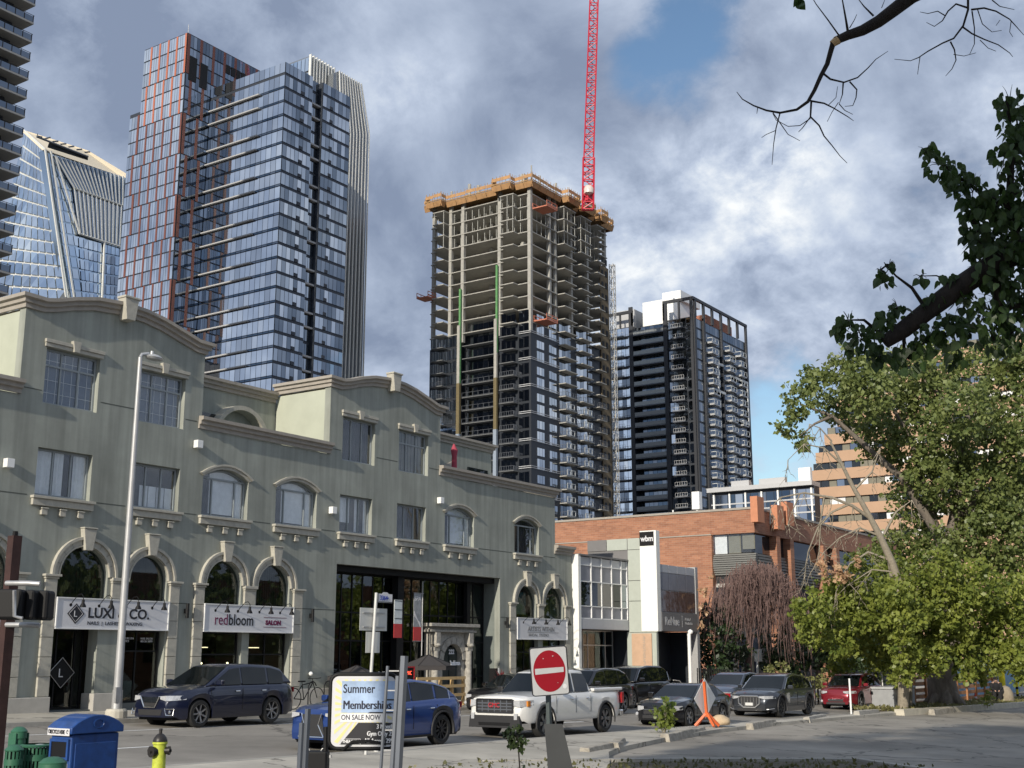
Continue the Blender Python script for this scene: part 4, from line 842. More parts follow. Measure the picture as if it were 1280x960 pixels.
# plywood edge forms and guard boards round the top deck
ol = outline(0, 1.3); n = len(ol)
deck = MB(); deck.ext([(x, y, 109.3) for x, y in ol], (0, 0, .25)); deck.build('top_deck', M_PLYD, tcn)
q = None
for i in range(n):
    a = Vector((*ol[i], 0)); c = Vector((*ol[(i + 1) % n], 0)); L = (c - a).length
    if a.y > 170 and c.y > 170 and abs(a.x - c.x) > 5: continue
    m_ = max(1, int(round(L / 3.0))); d = (c - a) / m_; nn = Vector((d.y, -d.x, 0)).normalized()
    if nn.dot(a - Vector((241, 160, 0))) < 0 and L > 3: nn = -nn
    for k in range(m_):
        p = a + d * (k + .02); e = a + d * (k + .98); dz = R_.uniform(-.12, .15)
        b = MB(); b.ext([p - nn * .5 + Vector((0, 0, 108.2)), e - nn * .5 + Vector((0, 0, 108.2)), e + Vector((0, 0, 109.28)), p + Vector((0, 0, 109.28))], nn * .08); b.build('form_panel', M_PLY, tcn)
        b = MB(); b.ext([p + Vector((0, 0, 110.3 + dz)), e + Vector((0, 0, 110.3 + dz)), e + Vector((0, 0, 111.1 + dz)), p + Vector((0, 0, 111.1 + dz))], nn * .06); b.build('guard_board', M_PLY, tcn)
        b = MB(); b.ext([p + nn * .09 + Vector((0, 0, 109.56)), e + nn * .09 + Vector((0, 0, 109.56)), e + nn * .09 + Vector((0, 0, 109.8)), p + nn * .09 + Vector((0, 0, 109.8))], nn * .08); b.build('edge_beam', M_PLYD, tcn)
        for s in (0.1, .5, .9): f_ = p.lerp(e, s); b = MB(); b.tube([f_ - nn * .05 + Vector((0, 0, 109.5)), f_ - nn * .05 + Vector((0, 0, 111.7))], .06, 4); b.build('guard_post', M_PLYD, tcn)
for x, y, h, r in [(223.8, 146.4, 4.4, .18), (225, 170.5, 3.6, .32), (224.8, 165, 4.2, .4), (225, 162.5, 3.4, .42), (226, 173.5, 2.6, .3), (235.5, 147, 4.0, .3), (242.3, 147, 3.6, .35), (250, 147, 3.2, .3), (230, 148, 4.3, .2)]:
    b = MB(); b.tube([(x, y, 109.4), (x, y, 109.4 + h)], r, 8); b.build('starter_column', M_RAWC, tcn)
for x, y, w_, h, m_ in [(227, 150.5, 1.6, 4.3, M_RAWC), (227, 158, 1.6, 3.2, M_PLYD), (227, 167, 1.8, 2.6, M_PLYD), (257, 148.5, 1.8, 3.6, M_PLY), (248, 150, 1.2, 2.6, M_RAWC)]:
    b = MB(); b.box((x, y, 109.5), (x + w_, y + w_ * .7, 109.5 + h)); b.build('wall_form', m_, tcn)
# orange loading platforms
M_ORG = mat('salmon_platform', (.50, .17, .10), .6, var=.15)
def platform(x, y, z, dx, dy):
    b = MB(); b.box((x, y, z), (x + dx, y + dy, z + .25)); 
    for a in (0, .5, 1):
        for c in (0, 1): X_, Y_ = x + a * (dx - .12), y + c * (dy - .12); b.box((X_, Y_, z + .25), (X_ + .12, Y_ + .12, z + 1.4))
    for c in (0, 1): Y_ = y + c * (dy - .1); b.box((x, Y_, z + 1.35), (x + dx, Y_ + .1, z + 1.5)); b.box((x, Y_ + .01, z + .4), (x + dx, Y_ + .05, z + .75))
    b.build('loading_platform', M_ORG, tcn)
platform(224.5, 142.6, 103.3, 4.5, 4.0); platform(225, 143.2, 76.3, 4.8, 3.5); platform(220.6, 174, 85.7, 3.3, 3.5)
# green membrane and blue-grey covers on the column strips
for y0, z0, z1, c in ((166.2, 64, 87, (.07, .30, .08)), (155.6, 70, 91, (.07, .30, .08))):
    b = MB(); b.box((223.2, y0, z0), (223.6, y0 + .5, z1)); b.build('membrane_sheet', mat('green_membrane', (.10, .27, .10), .7, var=.3), tcn)
M_BGC = mat('blue_grey_cover', (.26, .31, .38), .5, var=.06); M_OCH = mat('ochre_insulation', (.15, .12, .06), .8, var=.2)
for y0 in (166.2, 155.6):
    b = MB(); b.box((222.9, y0, 0), (223.65, y0 + .9, 52)); b.build('column_cover', M_BGC, tcn)
    b = MB(); b.box((222.95, y0, 52.01), (223.65, y0 + .85, 64)); b.build('column_cover', M_OCH, tcn)
    b = MB(); b.box((222.98, y0 + .05, 64.01), (223.62, y0 + .8, 78)); b.build('column_cover', M_RAWC, tcn)
# dark glazed lower part
M_CLAD = mat('charcoal_cladding', (.022, .027, .036), .5, .2, var=.08)
b = MB(); b.box((223.85, 146.75, 0), (258.9, 155.3, 76.1)); b.build('glazed_core', M_CLAD, tcn); b = MB(); b.box((223.85, 167.2, 0), (258.9, 175.7, 73.4)); b.build('glazed_core', M_CLAD, tcn); b = MB(); b.box((225.9, 155.31, 0), (258.9, 167.19, 76)); b.build('glazed_core', M_CLAD, tcn)
zg = [(z + .28, z + 2.9) for z in SZ[10:28]]
panes(tcn, 'X', 223.83, split(147.2, 150.0, 2), zg, GD[2:] + GB[1:2], limit=40, tilt=.01); panes(tcn, 'X', 223.83, split(167.4, 175.4, 6), zg[1:], GD[2:] + GB[:2], limit=110, tilt=.01, key='c2'); panes(tcn, 'X', 223.83, split(150.8, 154.8, 3), zg, GD[2:] + GB[1:2], limit=50, tilt=.01, key='c3')
panes(tcn, 'X', 225.85, split(156.8, 166, 6), zg, GD[2:] + GB[1:2] + GK[:1], limit=0, key='c4')
panes(tcn, 'Y', 146.73, split(226.2, 229.3, 3) + split(231.4, 234.6, 3), [(z + .5, z + 2.9 if i % 2 else z + 2.3) for i, z in enumerate(SZ[10:28])], [GD[2], GB[1]], limit=100, tilt=.004, key='c5', vgap=.0)
panes(tcn, 'Y', 146.73, split(235.8, 241.0, 4) + split(243.6, 248.4, 3) + split(249, 251, 2), zg, GD + GB[1:2], limit=0, key='c6')
q = MB()
for z in (.55, .95): q.box((223.6, 146.6, z), (236, 146.66, z + .14)); q.box((223.72, 146.7, z), (223.8, 150, z + .14))
hash_ = meshof('spandrel_strip', q.v, q.f, None, [mat('pale_strip', (.42, .43, .45), .6)])
for i, z in enumerate(SZ[11:28:2]): link('spandrel_strip', hash_, tcn, loc=(0, 0, z))
q = MB()
def rail(q, x0, x1, y0, y1, zt=1.1, n=6):
    q.box((x0, y0, zt), (x1, y1 + .001, zt + .07)); q.box((x0, y0, .2), (x1, y1 + .001, .27))
    for k in range(n + 1): x = x0 + (x1 - x0 - .06) * k / n; y = y0 + (y1 - y0 - .06) * k / n; q.box((x, y, .14), (x + .07, y + .07, zt))
RL = []
for l in ([(222.0, 222.06, 150.3, 154.1), (222.1, 223.8, 150.25, 150.3)], [(222.0, 222.06, 170.5, 173.8)], [(223.85, 223.9, 156.7, 166.1)]):
    q = MB(); [rail(q, *a, n=6) for a in l]; RL.append(('balcony_railing', meshof('balcony_railing', q.v, q.f, None, [M_DSTEEL])))
q = MB(); M_WF = mat('white_railing_frame', (.42, .44, .44), .5)
RR_ = []
for a, c in ((235.7, 241.1), (243.5, 248.5), (251.3, 254.7)): q = MB(); rail(q, a, c, 144.75, 144.8, n=5); rail(q, a, a + .05, 144.8, 146.6, n=3); RR_.append(('balcony_railing', meshof('balcony_railing', q.v, q.f, None, [M_DSTEEL])))
WS = []
for a in (235.7, 237.6, 243.6, 245.5):
    q = MB()
    for p0, p1 in (((a, .2), (a + 1.6, .35)), ((a, 1.35), (a + 1.6, 1.5)), ((a, .351), (a + .16, 1.349)), ((a + 1.44, .351), (a + 1.6, 1.349))): q.box((p0[0], 144.6, p0[1]), (p1[0], 144.7, p1[1]))
    WS.append(('screen_frame', meshof('screen_frame', q.v, q.f, None, [M_WF])))
for i, z in enumerate(SZ[10:28]):
    for a, c in (RL if z < 66 else []) + (RR_ if z < 62 else []) + (WS if z < 58 else []): link(a, c, tcn, loc=(0, 0, z))
# timber faced bay and hoist mast on the far corner
M_BROWN = mat('brown_sheathing', (.15, .115, .07), .9, var=.2, scale=.6)
b = MB(); b.box((255.2, 146.4, 0), (259.4, 146.65, 98)); b.build('sheathing', M_BROWN, tcn)
for k, z in enumerate(SZ[3:28]):
    for x in (255.7, 257.6): b = MB(); b.box((x, 146.3, z + .7), (x + .95, 146.39, z + 2.2)); b.build('window_opening', M_DARK, tcn) if k < 24 else None
ho = thing('hoist_mast', 'pale lattice hoist mast running up the right corner of the unfinished tower', 'hoist', (260.6, 146, 0))
def lattice(b, x, y, z0, z1, w, st, r=.06, ends=True):
    for dx in (0, w):
        for dy in (0, w): b.tube([(x + dx, y + dy, z0), (x + dx, y + dy, z1)], r * 1.4, 4)
    z = z0; k = 0
    while z < z1 - .1:
        zz2 = min(z + st, z1)
        for (ax, ay), (bx, by) in (((0, 0), (w, 0)), ((w, 0), (w, w)), ((w, w), (0, w)), ((0, w), (0, 0))):
            p, q_ = ((ax, ay), (bx, by)) if k % 2 else ((bx, by), (ax, ay))
            b.tube([(x + p[0], y + p[1], z), (x + q_[0], y + q_[1], zz2)], r, 3, caps=False); b.tube([(x + ax, y + ay, z), (x + bx, y + by, z)], r, 3, caps=False)
        z = zz2; k += 1
b = MB(); lattice(b, 260.2, 145.5, 0, 99.5, 1.1, 1.5, .07); b.build('mast_lattice', mat('pale_steel', (.42, .41, .38), .6), ho, kind='stuff')
b = MB(); b.box((259.55, 146, 50), (260.15, 146.1, 50.2)); b.build('wall_tie', M_STEEL, ho)

# ---------------------------------------------------------------- red crane jib
cr = thing('tower_crane', 'red lattice crane jib rising steeply from the top of the unfinished tower', 'crane', P(735, 250, 292))
M_CR = mat('crane_red', (.52, .02, .045), .45, var=.06)
def boom(p, q_, w0, w1, nb, r, name, ps=None):
    p, q_ = Vector(p), Vector(q_); d = (q_ - p).normalized(); s = d.cross(Vector((.6, -1, 0))).normalized(); u = s.cross(d).normalized(); b = MB()
    cs = lambda t, i: p.lerp(q_, t) + (s * ((-.5, .5, .5, -.5)[i]) + u * ((-.5, -.5, .5, .5)[i])) * (w0 + (w1 - w0) * t)
    for i in range(4): b.tube([cs(0, i), cs(1, i)], r * 1.5, 5)
    for k in range(nb):
        t0, t1 = k / nb, (k + 1) / nb
        for i in range(4):
            j = (i + 1) % 4; b.tube([cs(t0, i), cs(t0, j)], r, 4, caps=False); b.tube([cs(t0, i if k % 2 else j), cs(t1, j if k % 2 else i)], r, 4, caps=False)
    return b.build(name, M_CR, cr, kind='stuff')
boom(P(735, 262, 292), P(736, 198, 292), 2.6, 2.6, 7, .16, 'mast_section')
boom(P(736, 198, 292), P(747, -130, 292), 2.3, 1.7, 34, .12, 'jib_lattice')
b = MB(); b.lathe(P(736, 238, 291), [(.001, -1.3), (1.2, -.8), (1.3, .3), (.9, 1.1), (.001, 1.4)], 12, capb=False); b.build('slewing_cab', mat('cab_glass_white', (.62, .55, .50), .3), cr, smooth=50)
b = MB(); b.box(P(728, 250, 292) - Vector((.5, .5, .5)), P(742, 243, 292) + Vector((.5, .5, .3))); b.build('slewing_platform', M_CR, cr)
b = MB(); b.tube([P(740, 225, 292), P(749, -130, 292)], .05, 4); b.build('hoist_rope', M_STEEL, cr)

# ---------------------------------------------------------------- finished black tower
td = thing('apartment_tower', 'finished black apartment tower with white lift housing on its roof', 'tower', (302.9, 144, 0))
b = MB(); b.box((303.1, 144.2, 0), (339.6, 153.1, 95.3)); b.box((303.1, 163.2, 0), (339.6, 171.2, 95.3)); b.box((305.2, 153.11, 0), (339.6, 163.19, 95.3)); each(b, 'tower_core', M_CLAD, td)
zd = [95.3 - 3.0 * (k + 1) for k in range(28)]
panes(td, 'X', 303.05, split(144.9, 146.2, 1) + split(146.4, 151.9, 4), [(z + .3, z + 2.8) for z in zd], [GK[0], GB[0], GD[2], GE[2]], limit=140, tilt=.012)
panes(td, 'X', 303.05, split(164.4, 171, 5), [(z + .3, z + 2.8) for z in zd], [GK[0], GB[0], GE[2], GE[0]], limit=140, tilt=.012, key='d2')
panes(td, 'X', 305.15, split(153.3, 163.1, 7), [(z + .3, z + 2.8) for z in zd], GK, limit=0, key='d3')
panes(td, 'Y', 144.15, split(304.5, 309, 3), [(z + .3, z + 2.8) for z in zd], GD[:1] + GK, limit=80, key='d4'); panes(td, 'Y', 144.15, split(310.5, 338.5, 16), [(z + .3, z + 2.8) for z in zd], GK, limit=0, key='d5')
M_PIER = mat('black_pier', (.018, .02, .026), .5, var=.05)
for y0, y1 in ((143.95, 144.75), (152.0, 153.2), (163.1, 164.3), (171.0, 171.6)): b = MB(); b.box((302.5, y0, 0), (303.04, y1, 101)); b.build('pier', M_PIER, td)
for x0, x1 in ((302.5, 304.3), (309.1, 310.3), (321.2, 322), (339, 340)): b = MB(); b.box((x0 + .55 if x0 < 303 else x0, 143.6, 0), (x1, 144.14, 96)); b.build('pier', M_PIER, td)
q = MB(); q.box((302.55, 153.25, -.14), (305.14, 163.05, .14)); ds = meshof('balcony_slab', q.v, q.f, None, [M_DSTEEL])
q = MB(); q.box((302.6, 153.3, .2), (302.66, 163, 1.25)); dg_ = meshof('glass_railing', q.v, q.f, None, [mat('smoked_railing', (.20, .215, .22), .3)]); q = MB(); q.box((302.6, 153.3, .2), (302.66, 163, 1.25)); dg2 = meshof('glass_railing', q.v, q.f, None, [mat('pale_railing', (.30, .33, .33), .25)])
def mm(nm, q, m): return meshof(nm, q.v, q.f, None, [m])
DX = []
for a, c in ((146.6, 150.4), (165.6, 169.8)):
    q = MB(); q.box((301.4, a, -.13), (303.04, c, .13)); DX.append(('balcony_slab', mm('balcony_slab', q, M_DSTEEL))); q = MB(); rail(q, 301.42, 301.48, a + .05, c - .05, n=5); DX.append(('balcony_railing', mm('balcony_railing', q, M_STEEL)))
DY = []
for x0, x1 in ((311.5, 315.8), (323.5, 327.5), (331.5, 335.5)):
    q = MB(); q.box((x0, 142.3, -.14), (x1, 144.1, .14)); DY.append(('balcony_slab', mm('balcony_slab', q, M_STEEL))); q = MB()
    for p0, p1 in (((x0, .2), (x0 + 2.1, .38)), ((x0, 1.3), (x1, 1.5)), ((x0, .381), (x0 + .18, 1.299)), ((x0 + 1.95, .381), (x0 + 2.1, 1.299)), ((x1 - .15, .2), (x1, 1.299))): q.box((p0[0], 142.2, p0[1]), (p1[0], 142.28, p1[1]))
    q.box((x0 - .06, 142.29, 1.3), (x0, 144.0, 1.5)); q.box((x0 - .06, 142.29, .2), (x0, 144.0, .35)); DY.append(('screen_frame', mm('screen_frame', q, M_WF)))
for i, z in enumerate(zd):
    link('balcony_slab', ds, td, loc=(0, 0, z)); link('glass_railing', dg2 if 0 < i < 8 else dg_, td, loc=(0, 0, z)); [link(a, c, td, loc=(0, 0, z)) for a, c in DX + (DY if i else [])]
b = MB()
for z0, z1 in ((100.2, 101.0),):
    b.box((302.45, 143.5, z0), (340, 144.15, z1)); b.box((302.45, 144.16, z0), (303.1, 153.2, z1)); b.box((302.45, 163.1, z0 - 1), (303.1, 171.6, z1 - 1))
each(b, 'roof_frame', M_PIER, td); b = MB()
for x in (304, 309.6, 315.4, 321.4, 327.2, 333.2, 339.4): b.box((x - .5, 143.55, 95.3), (x + .5, 144.1, 100.19))
for y in (148.2, 153.0): b.box((302.5, y - .25, 95.3), (303.05, y + .25, 100.19))
for y in (163.3, 167.2, 171.2): b.box((302.5, y - .2, 95.3), (303.05, y + .2, 99.19))
each(b, 'roof_post', M_PIER, td)
b = MB(); b.box((308, 152.5, 95.3), (322, 162.5, 103.4)); b.build('lift_housing', M_WHITE, td); b = MB(); b.box((311, 151.5, 103.41), (324, 157.5, 106.3)); b.build('lift_housing', M_WHITE, td); b = MB(); b.box((306.5, 164.5, 95.3), (318, 170.5, 101.5)); b.build('roof_plant', M_STEEL, td)
b = MB(); b.box((316, 146, 95.3), (334, 152, 99.2)); b.build('roof_room', mat('terracotta_wall', (.33, .14, .09), .8), td)
M_WT = mat('pale_outline_strip', (.55, .57, .58), .6)
for (x0, z0), (x1, z1) in (((317, 84), (321, 84.7)), ((317, 76.5), (317.7, 84)), ((317, 75.8), (322, 76.5)), ((329, 82), (338.5, 82.7)), ((337.8, 70), (338.5, 82)), ((332, 69.3), (338.5, 70))): b = MB(); b.box((x0, 143.3, z0), (x1, 143.5, z1 - .01)); b.build('outline_strip', M_WT, td)

# ---------------------------------------------------------------- brick office building across the side street
M_BRICK = brickmat('orange_brick', (.38, .175, .10), (.28, .12, .07), (.33, .23, .17), .4, .14); c0 = P(942, 636, 85); XB, YB, ZB = c0
br = thing('brick_building', 'low orange brick office building with ribbed grey siding under its corner windows', 'building', (XB, YB, 0))
yl = onX(889, 668, XB).y; zw1 = onX(900, 668, XB).z; zw0 = onX(942, 690, XB).z; zs0 = onX(942, 717, XB).z
b = MB(); b.box((XB, yl, -1), (XB + 34, 52, ZB)); b.build('brick_wall', M_BRICK, br)
b = MB(); b.box((XB, YB, zw1), (XB + 34, yl - .005, ZB)); b.build('brick_parapet', M_BRICK, br); b = MB(); b.box((XB + .5, YB + .5, -1), (XB + 34, yl - .01, zw1 - .01)); b.build('inner_core', M_DARK, br)
b = MB(); b.box((XB - .06, yl, zw1 - .02), (XB - .005, 52, zw1 + .06)); b.box((XB - .08, YB - .08, ZB), (XB + 34, 52, ZB + .15)); b.build('coping', M_TRIM, br)
for i, (u0, u1) in enumerate(split(YB + .1, yl - .05, 3)): b = MB(); b.box((XB + .35, u0 + .06, zw0 + (.25 if i == 0 else 0)), (XB + .40, u1 - .06, zw1 - .05)); b.build('blind', C_TAN if i < 2 else C_PALE, br); b = MB(); b.box((XB + .1, u0 + .03, zw0 + .02), (XB + .13, u1 - .03, zw1 - .03)); b.build('window_pane', G_WIN, br)
def ribs(x0, y0, x1, y1, z0, z1, n, nx, ny):
    for k in range(n):
        a = z0 + (z1 - z0) * k / n; o = .12 + .30 * sin(pi * (k + .5) / n * .9) * 1.0; b = MB(); z_ = a + (z1 - z0) / n * .72
        b.ext([(x0, y0, a), (x1, y1, a), (x1 + nx * o, y1 + ny * o, a), (x0 + nx * o, y0 + ny * o, a)], (0, 0, z_ - a)); b.build('siding_rib', M_RIB, br)
M_RIB = mat('grey_ribbed_siding', (.17, .17, .16), .6, .2, var=.08)
ribs(XB + .48, YB + .05, XB + .48, yl - .02, zs0, zw0, 10, -1, 0)
b = MB(); b.box((XB + .3, YB + .3, zs0 - 2.6), (XB + .49, yl - .02, zs0 - .9)); b.build('window_pane', M_GLASSD, br)
b = MB(); b.box((XB + .1, YB + .3, zs0 - .85), (XB + .2, yl - .2, zs0 - .6)); b.build('sill_band', M_CONC, br)
piers = [onY(970, 700, YB).x, onY(987, 700, YB).x, onY(1028, 700, YB).x, onY(1044, 700, YB).x]
for x in piers: b = MB(); b.box((x - .35, YB - .25, -1), (x + .35, YB + .45, zw1 - .01)); b.build('brick_pier', M_BRICK, br)
ed = [XB + .3] + piers + [XB + 33]
for i in range(len(ed) - 1):
    a, c = ed[i] + .36, ed[i + 1] - .36
    ribs(a, YB + .42, c, YB + .42, zs0 - .4, zw0, 9, 0, -1)
    b = MB(); b.box((a, YB + .3, zw0), (c, YB + .36, zw1 - .02)); b.build('window_pane', M_GLASSD, br)
for x_, t_, u_ in ((951, 622, 652), (976, 633, 661), (988, 629, 656)):
    a = onY(x_ - 3.5, u_, YB - .6); c = onY(x_ + 3.5, t_, YB - .6); b = MB(); b.box((a.x, YB - .6, a.z), (c.x, YB - .08, c.z)); b.build('parapet_block', mat('bright_terracotta', (.52, .22, .12), .8, var=.1), br)
b = MB(); b.tube([P(963, 655, 84), P(963, 628, 84)], .05, 5); b.build('downpipe', M_DSTEEL, br)
b = MB(); q_ = onX(871, 620, XB + 3); b.tube([(q_.x, q_.y, ZB), (q_.x, q_.y, q_.z)], .1, 6); b.box((q_.x - .25, q_.y - .3, q_.z - 1.0), (q_.x + .25, q_.y + .3, q_.z + .3)); b.tube([(q_.x, q_.y + 2, ZB), (q_.x, q_.y + 2, ZB + .7)], .06, 5); b.build('roof_antenna', M_WHITE, br)

# ---------------------------------------------------------------- stepped terracotta office block
XH = P(1013, 600, 250).x
hb = thing('terraced_block', 'stepped terracotta office block with long window bands behind the cottonwood', 'building', (XH, 90, 0))
M_TERR = mat('pale_terracotta_panel', (.44, .285, .185), .8, var=.06, scale=.4)
zb_ = onX(1013, 690, XH).z; fh = (onX(1013, 556, XH).z - onX(1013, 690, XH).z) / 6.1
yr = onX(1400, 600, XH).y
steps = [1013, 1013, 1013, 1012, 1012, 1019, 1030, 1046, 1046, 1085, 1085]
for i, sx in enumerate(steps):
    z = zb_ + fh * i; y1 = onX(sx, 650 - 18 * i, XH).y
    b = MB(); b.box((XH, yr, z), (XH + 25, y1, z + fh * .60)); b.build('terracotta_band', M_TERR, hb)
    b = MB(); b.box((XH + .7, yr, z + fh * .60), (XH + 24, y1 - .5, z + fh * .999)); b.build('window_band_core', M_DARK, hb)
    for (u0, u1) in split(yr, y1 - .6, int((y1 - yr) / 1.6)):
        if u1 < onX(1290, 600, XH).y: continue
        b = MB(); b.box((XH + .55, u0 + .06, z + fh * .62), (XH + .62, u1 - .06, z + fh * .98)); b.build('window_pane', R_.choice([M_GLASSD, M_GLASSD, C_TAN, GD[2], C_PALE]), hb)
b = MB(); b.box((XH - .5, yr, -2), (XH + 26, onX(1013, 690, XH).y, zb_ - .01)); b.build('podium', M_TERR, hb)

# ---------------------------------------------------------------- low glazed building behind the brick one
XI = P(900, 625, 225).x
gi = thing('glass_building', 'low glazed building with a flat white roof edge beyond the brick office', 'building', (XI, 110, 0))
y0, y1, zt_ = onX(1016, 600, XI).y, onX(888, 613, XI).y, onX(888, 611, XI).z
b = MB(); b.box((XI + .5, y0, -2), (XI + 3, y1, zt_ - .85)); b.build('glazed_core', M_CLAD, gi)
b = MB(); b.box((XI - .6, y0, zt_ - .8), (XI + 3.5, y1 + .5, zt_)); b.build('roof_edge', M_STEEL, gi)
panes(gi, 'X', XI + .45, split(y0, y1 - .2, 13), [(zt_ - 4.2, zt_ - 1.3), (zt_ - 7.2, zt_ - 4.3)], [GD[0], GB[1], GK[1]], limit=80)
for z in (zt_ - 3.2, zt_ - 4.4, zt_ - 5.6): b = MB(); b.box((XI + .2, y0, z), (XI + .3, y1, z + .25)); b.build('sun_shade', M_STEEL, gi)
for k in range(7): b = MB(); y_ = y0 + .3 + k * (y1 - y0 - 1) / 6; b.box((XI + .1, y_, 0), (XI + .4, y_ + .3, zt_ - 1.2)); b.build('mullion', M_WHITE, gi)
for px_, w_ in ((925, 3.5), (965, 5), (1006, 2.2)): q_ = onX(px_, 606, XI + 1); b = MB(); b.box((q_.x, q_.y - w_ / 2, zt_ - .3), (q_.x + 1, q_.y + w_ / 2, zt_ + (1.2 if px_ < 1000 else 2.6))); b.build('roof_plant', M_STEEL if px_ < 1000 else M_WHITE, gi)

# ---------------------------------------------------------------- white and grey clinic building next door
wb = thing('clinic_building', 'white and grey two storey panel building with tall white fin between stucco and brick buildings', 'building', (56.7, 31.2, 0))
M_PANW = mat('grey_white_panel', (.46, .47, .50), .5, .2, var=.05); M_OPQ = mat('opaque_grey_glass', (.20, .21, .25), .35, .1, var=.12, scale=2); M_PGR = mat('pale_green_panel', (.40, .43, .38), .55, var=.05); M_GRY = mat('mid_grey_panel', (.17, .165, .165), .6, var=.06); M_FINW = mat('bright_white_panel', (.80, .80, .76), .45, var=.02)
X0, X1, YL, YR = 51.9, 56.70, 31.2, 29.48
zr = [onY(784, y, YL).z for y in (703.5, 710.5, 727, 755, 770, 783.5)]; zr = [6.95, 6.52, 5.72, 4.52, 3.93, 3.42]
b = MB(); b.box((X0, YL + .1, 3.4), (X1 - .03, 40, 6.85)); b.box((X1 + .06, YR + .3, 3.4), (61.2, 40, 6.7)); b.box((X0, 34.5, -.6), (61.2, 40, 3.39)); each(b, 'inner_wall', M_GRY, wb)
b = MB(); b.box((51.66, YL - .06, -.5), (X0, 40, 7.0)); b.build('end_wall', M_FINW, wb); b = MB(); b.box((51.7, YL - .1, 6.96), (X1 - .02, YL + .4, 7.04)); b.build('coping', M_GRY, wb)
us = [X0, 53.0, 54.02, 55.05, 56.05, X1 - .02]
for i in range(5):
    for j, (z1, z0) in enumerate(zip(zr[:-1], zr[1:])):
        m_ = (M_PANW, M_OPQ, M_GLASSD, M_OPQ, None)[j]
        if m_ is None: continue
        if j == 2 and i == 4: m_ = GD[2]
        b = MB(); b.box((us[i] + .03, YL + .03, z0 + .03), (us[i + 1] - .03, YL + .06, z1 - .03)); b.build('window_pane' if j == 2 else 'facade_panel', m_, wb)
b = MB()
for x in us: b.box((x - .03, YL - .02, 3.93), (x + .03, YL + .09, 6.95))
each(b, 'mullion', M_WHITE, wb)
for z in zr[1:5]: b = MB(); b.box((X0 + .03, YL - .015, z - .025), (X1 - .05, YL + .05, z + .025)); b.build('transom', M_WHITE, wb)
b = MB(); b.box((X0, YL - .04, 3.42), (X1 - .01, YL + .09, 3.90)); b.build('fascia', M_PANW, wb)
shopfront(53.6, X1 - .03, .1, 3.38, (54.1, 55.85,), (2.65,), y=YL + .9, fm=M_STEEL, gm=G_SHOP, parent=wb)
b = MB(); b.box((X0, YL + .9, -.5), (53.58, YL + 1.1, 3.39)); b.build('entry_wall', M_CLAD, wb); b = MB(); b.box((54.15, YL + 2.0, 0), (55.8, YL + 2.1, 2.4)); b.build('frosted_screen', mat('pale_green_screen', (.28, .42, .36), .6), wb)
# flank panels facing down the street
for z1, z0 in ((8.16, 7.55), (7.55, 5.95), (5.95, 4.9), (4.9, 3.3)):
    for a, c in ((YR + .02, 31.15), (31.17, 32.4), (32.42, 33.6)):
        if z0 < 6.8 and a > 31.16: continue
        b = MB(); b.box((X1, a + .01, z0 + .015), (X1 + .04, c - .01, z1 - .015)); b.build('facade_panel', M_PGR if a < 32.4 else M_GRY, wb)
b = MB(); b.box((X1 + .045, YR + .05, 6.7), (57.1, 33.6, 8.1)); b.build('upper_core', M_GRY, wb)
b = MB(); b.box((X1 - .02, YR - .02, 3.35), (57.1, 30.42, 8.5)); b.build('white_fin', M_FINW, wb, bevel=.02)
b = MB(); b.box((X1 - .05, YR + .10, 7.72), (X1 - .022, 30.40, 8.44)); b.build('logo_panel', M_BLACK, wb)
text('wbm', .40, M_SIGNW, wb, (X1 - .056, 30.33, 7.95), (0, -1, 0), (0, 0, 1), bold=.012, sx=.92)
for a, c, zt_ in ((57.12, 58.1, 6.8), (58.1, 59.1, 6.8), (59.1, 60.1, 6.8), (60.1, 61.15, 6.8)):
    for j, (z1, z0, m_) in enumerate(((6.8, 6.35, M_PANW), (6.35, 5.45, M_OPQ), (5.45, 4.35, mat('brick_reflection_glass', (.10, .065, .055), .05, var=.1, spec=.8)))):  # red tint of the window row paints in a brick reflection
        b = MB(); b.box((a + .025, YR + .02, z0 + .025), (c - .025, YR + .06, z1 - .025)); b.build('window_pane' if j == 2 else 'facade_panel', m_, wb)
b = MB(); b.box((57.12, YR + .065, 3.4), (61.2, YR + .28, 6.78)); b.build('mullion_backing', M_PANW, wb); b = MB(); b.box((57.12, YR - .04, 3.38), (61.18, YR + .06, 4.33)); b.build('fascia', M_GRY, wb)
text('ReNue', .62, mat('sign_pale_grey', (.5, .5, .5), .5), wb, (57.42, YR - .046, 3.68), (1, 0, 0), (0, 0, 1), sx=.95, bold=.008); text('Medical\nAesthetics', .21, MATS['sign_pale_grey'], wb, (59.75, YR - .046, 3.95), (1, 0, 0), (0, 0, 1))
b = MB(); b.box((59.4, YR - .046, 3.6), (59.43, YR - .04, 4.2)); b.build('sign_rule', MATS['sign_pale_grey'], wb)
b = MB(); b.box((61.2, YR - .02, -.6), (61.5, YR + .5, 6.85)); b.build('corner_post', M_STEEL, wb)
shopfront(57.6, 58.7, -.2, 3.35, (58.0,), (2.55,), y=YR + 1.2, fm=M_STEEL, parent=wb); b = MB(); b.box((58.8, YR + 1.5, -.5), (61.1, YR + 1.7, 3.38)); b.build('porch_wall', M_CLAD, wb)
b = MB(); b.tube([(57.25, YR + .5, -.5), (57.25, YR + .5, 3.38)], .10, 10); b.build('porch_column', M_WHITE, wb, smooth=60)
M_ORB = mat('faded_orange_banner', (.50, .33, .22), .7, var=.1)
b = MB(); b.box((X1 - .02, 29.85, .75), (X1 + .02, 31.0, 3.25)); b.build('wall_banner', M_ORB, wb); b = MB(); b.box((X1 - .022, 29.85, .2), (X1 + .018, 31.0, .745)); b.build('banner_foot', MATS['banner_red'], wb)
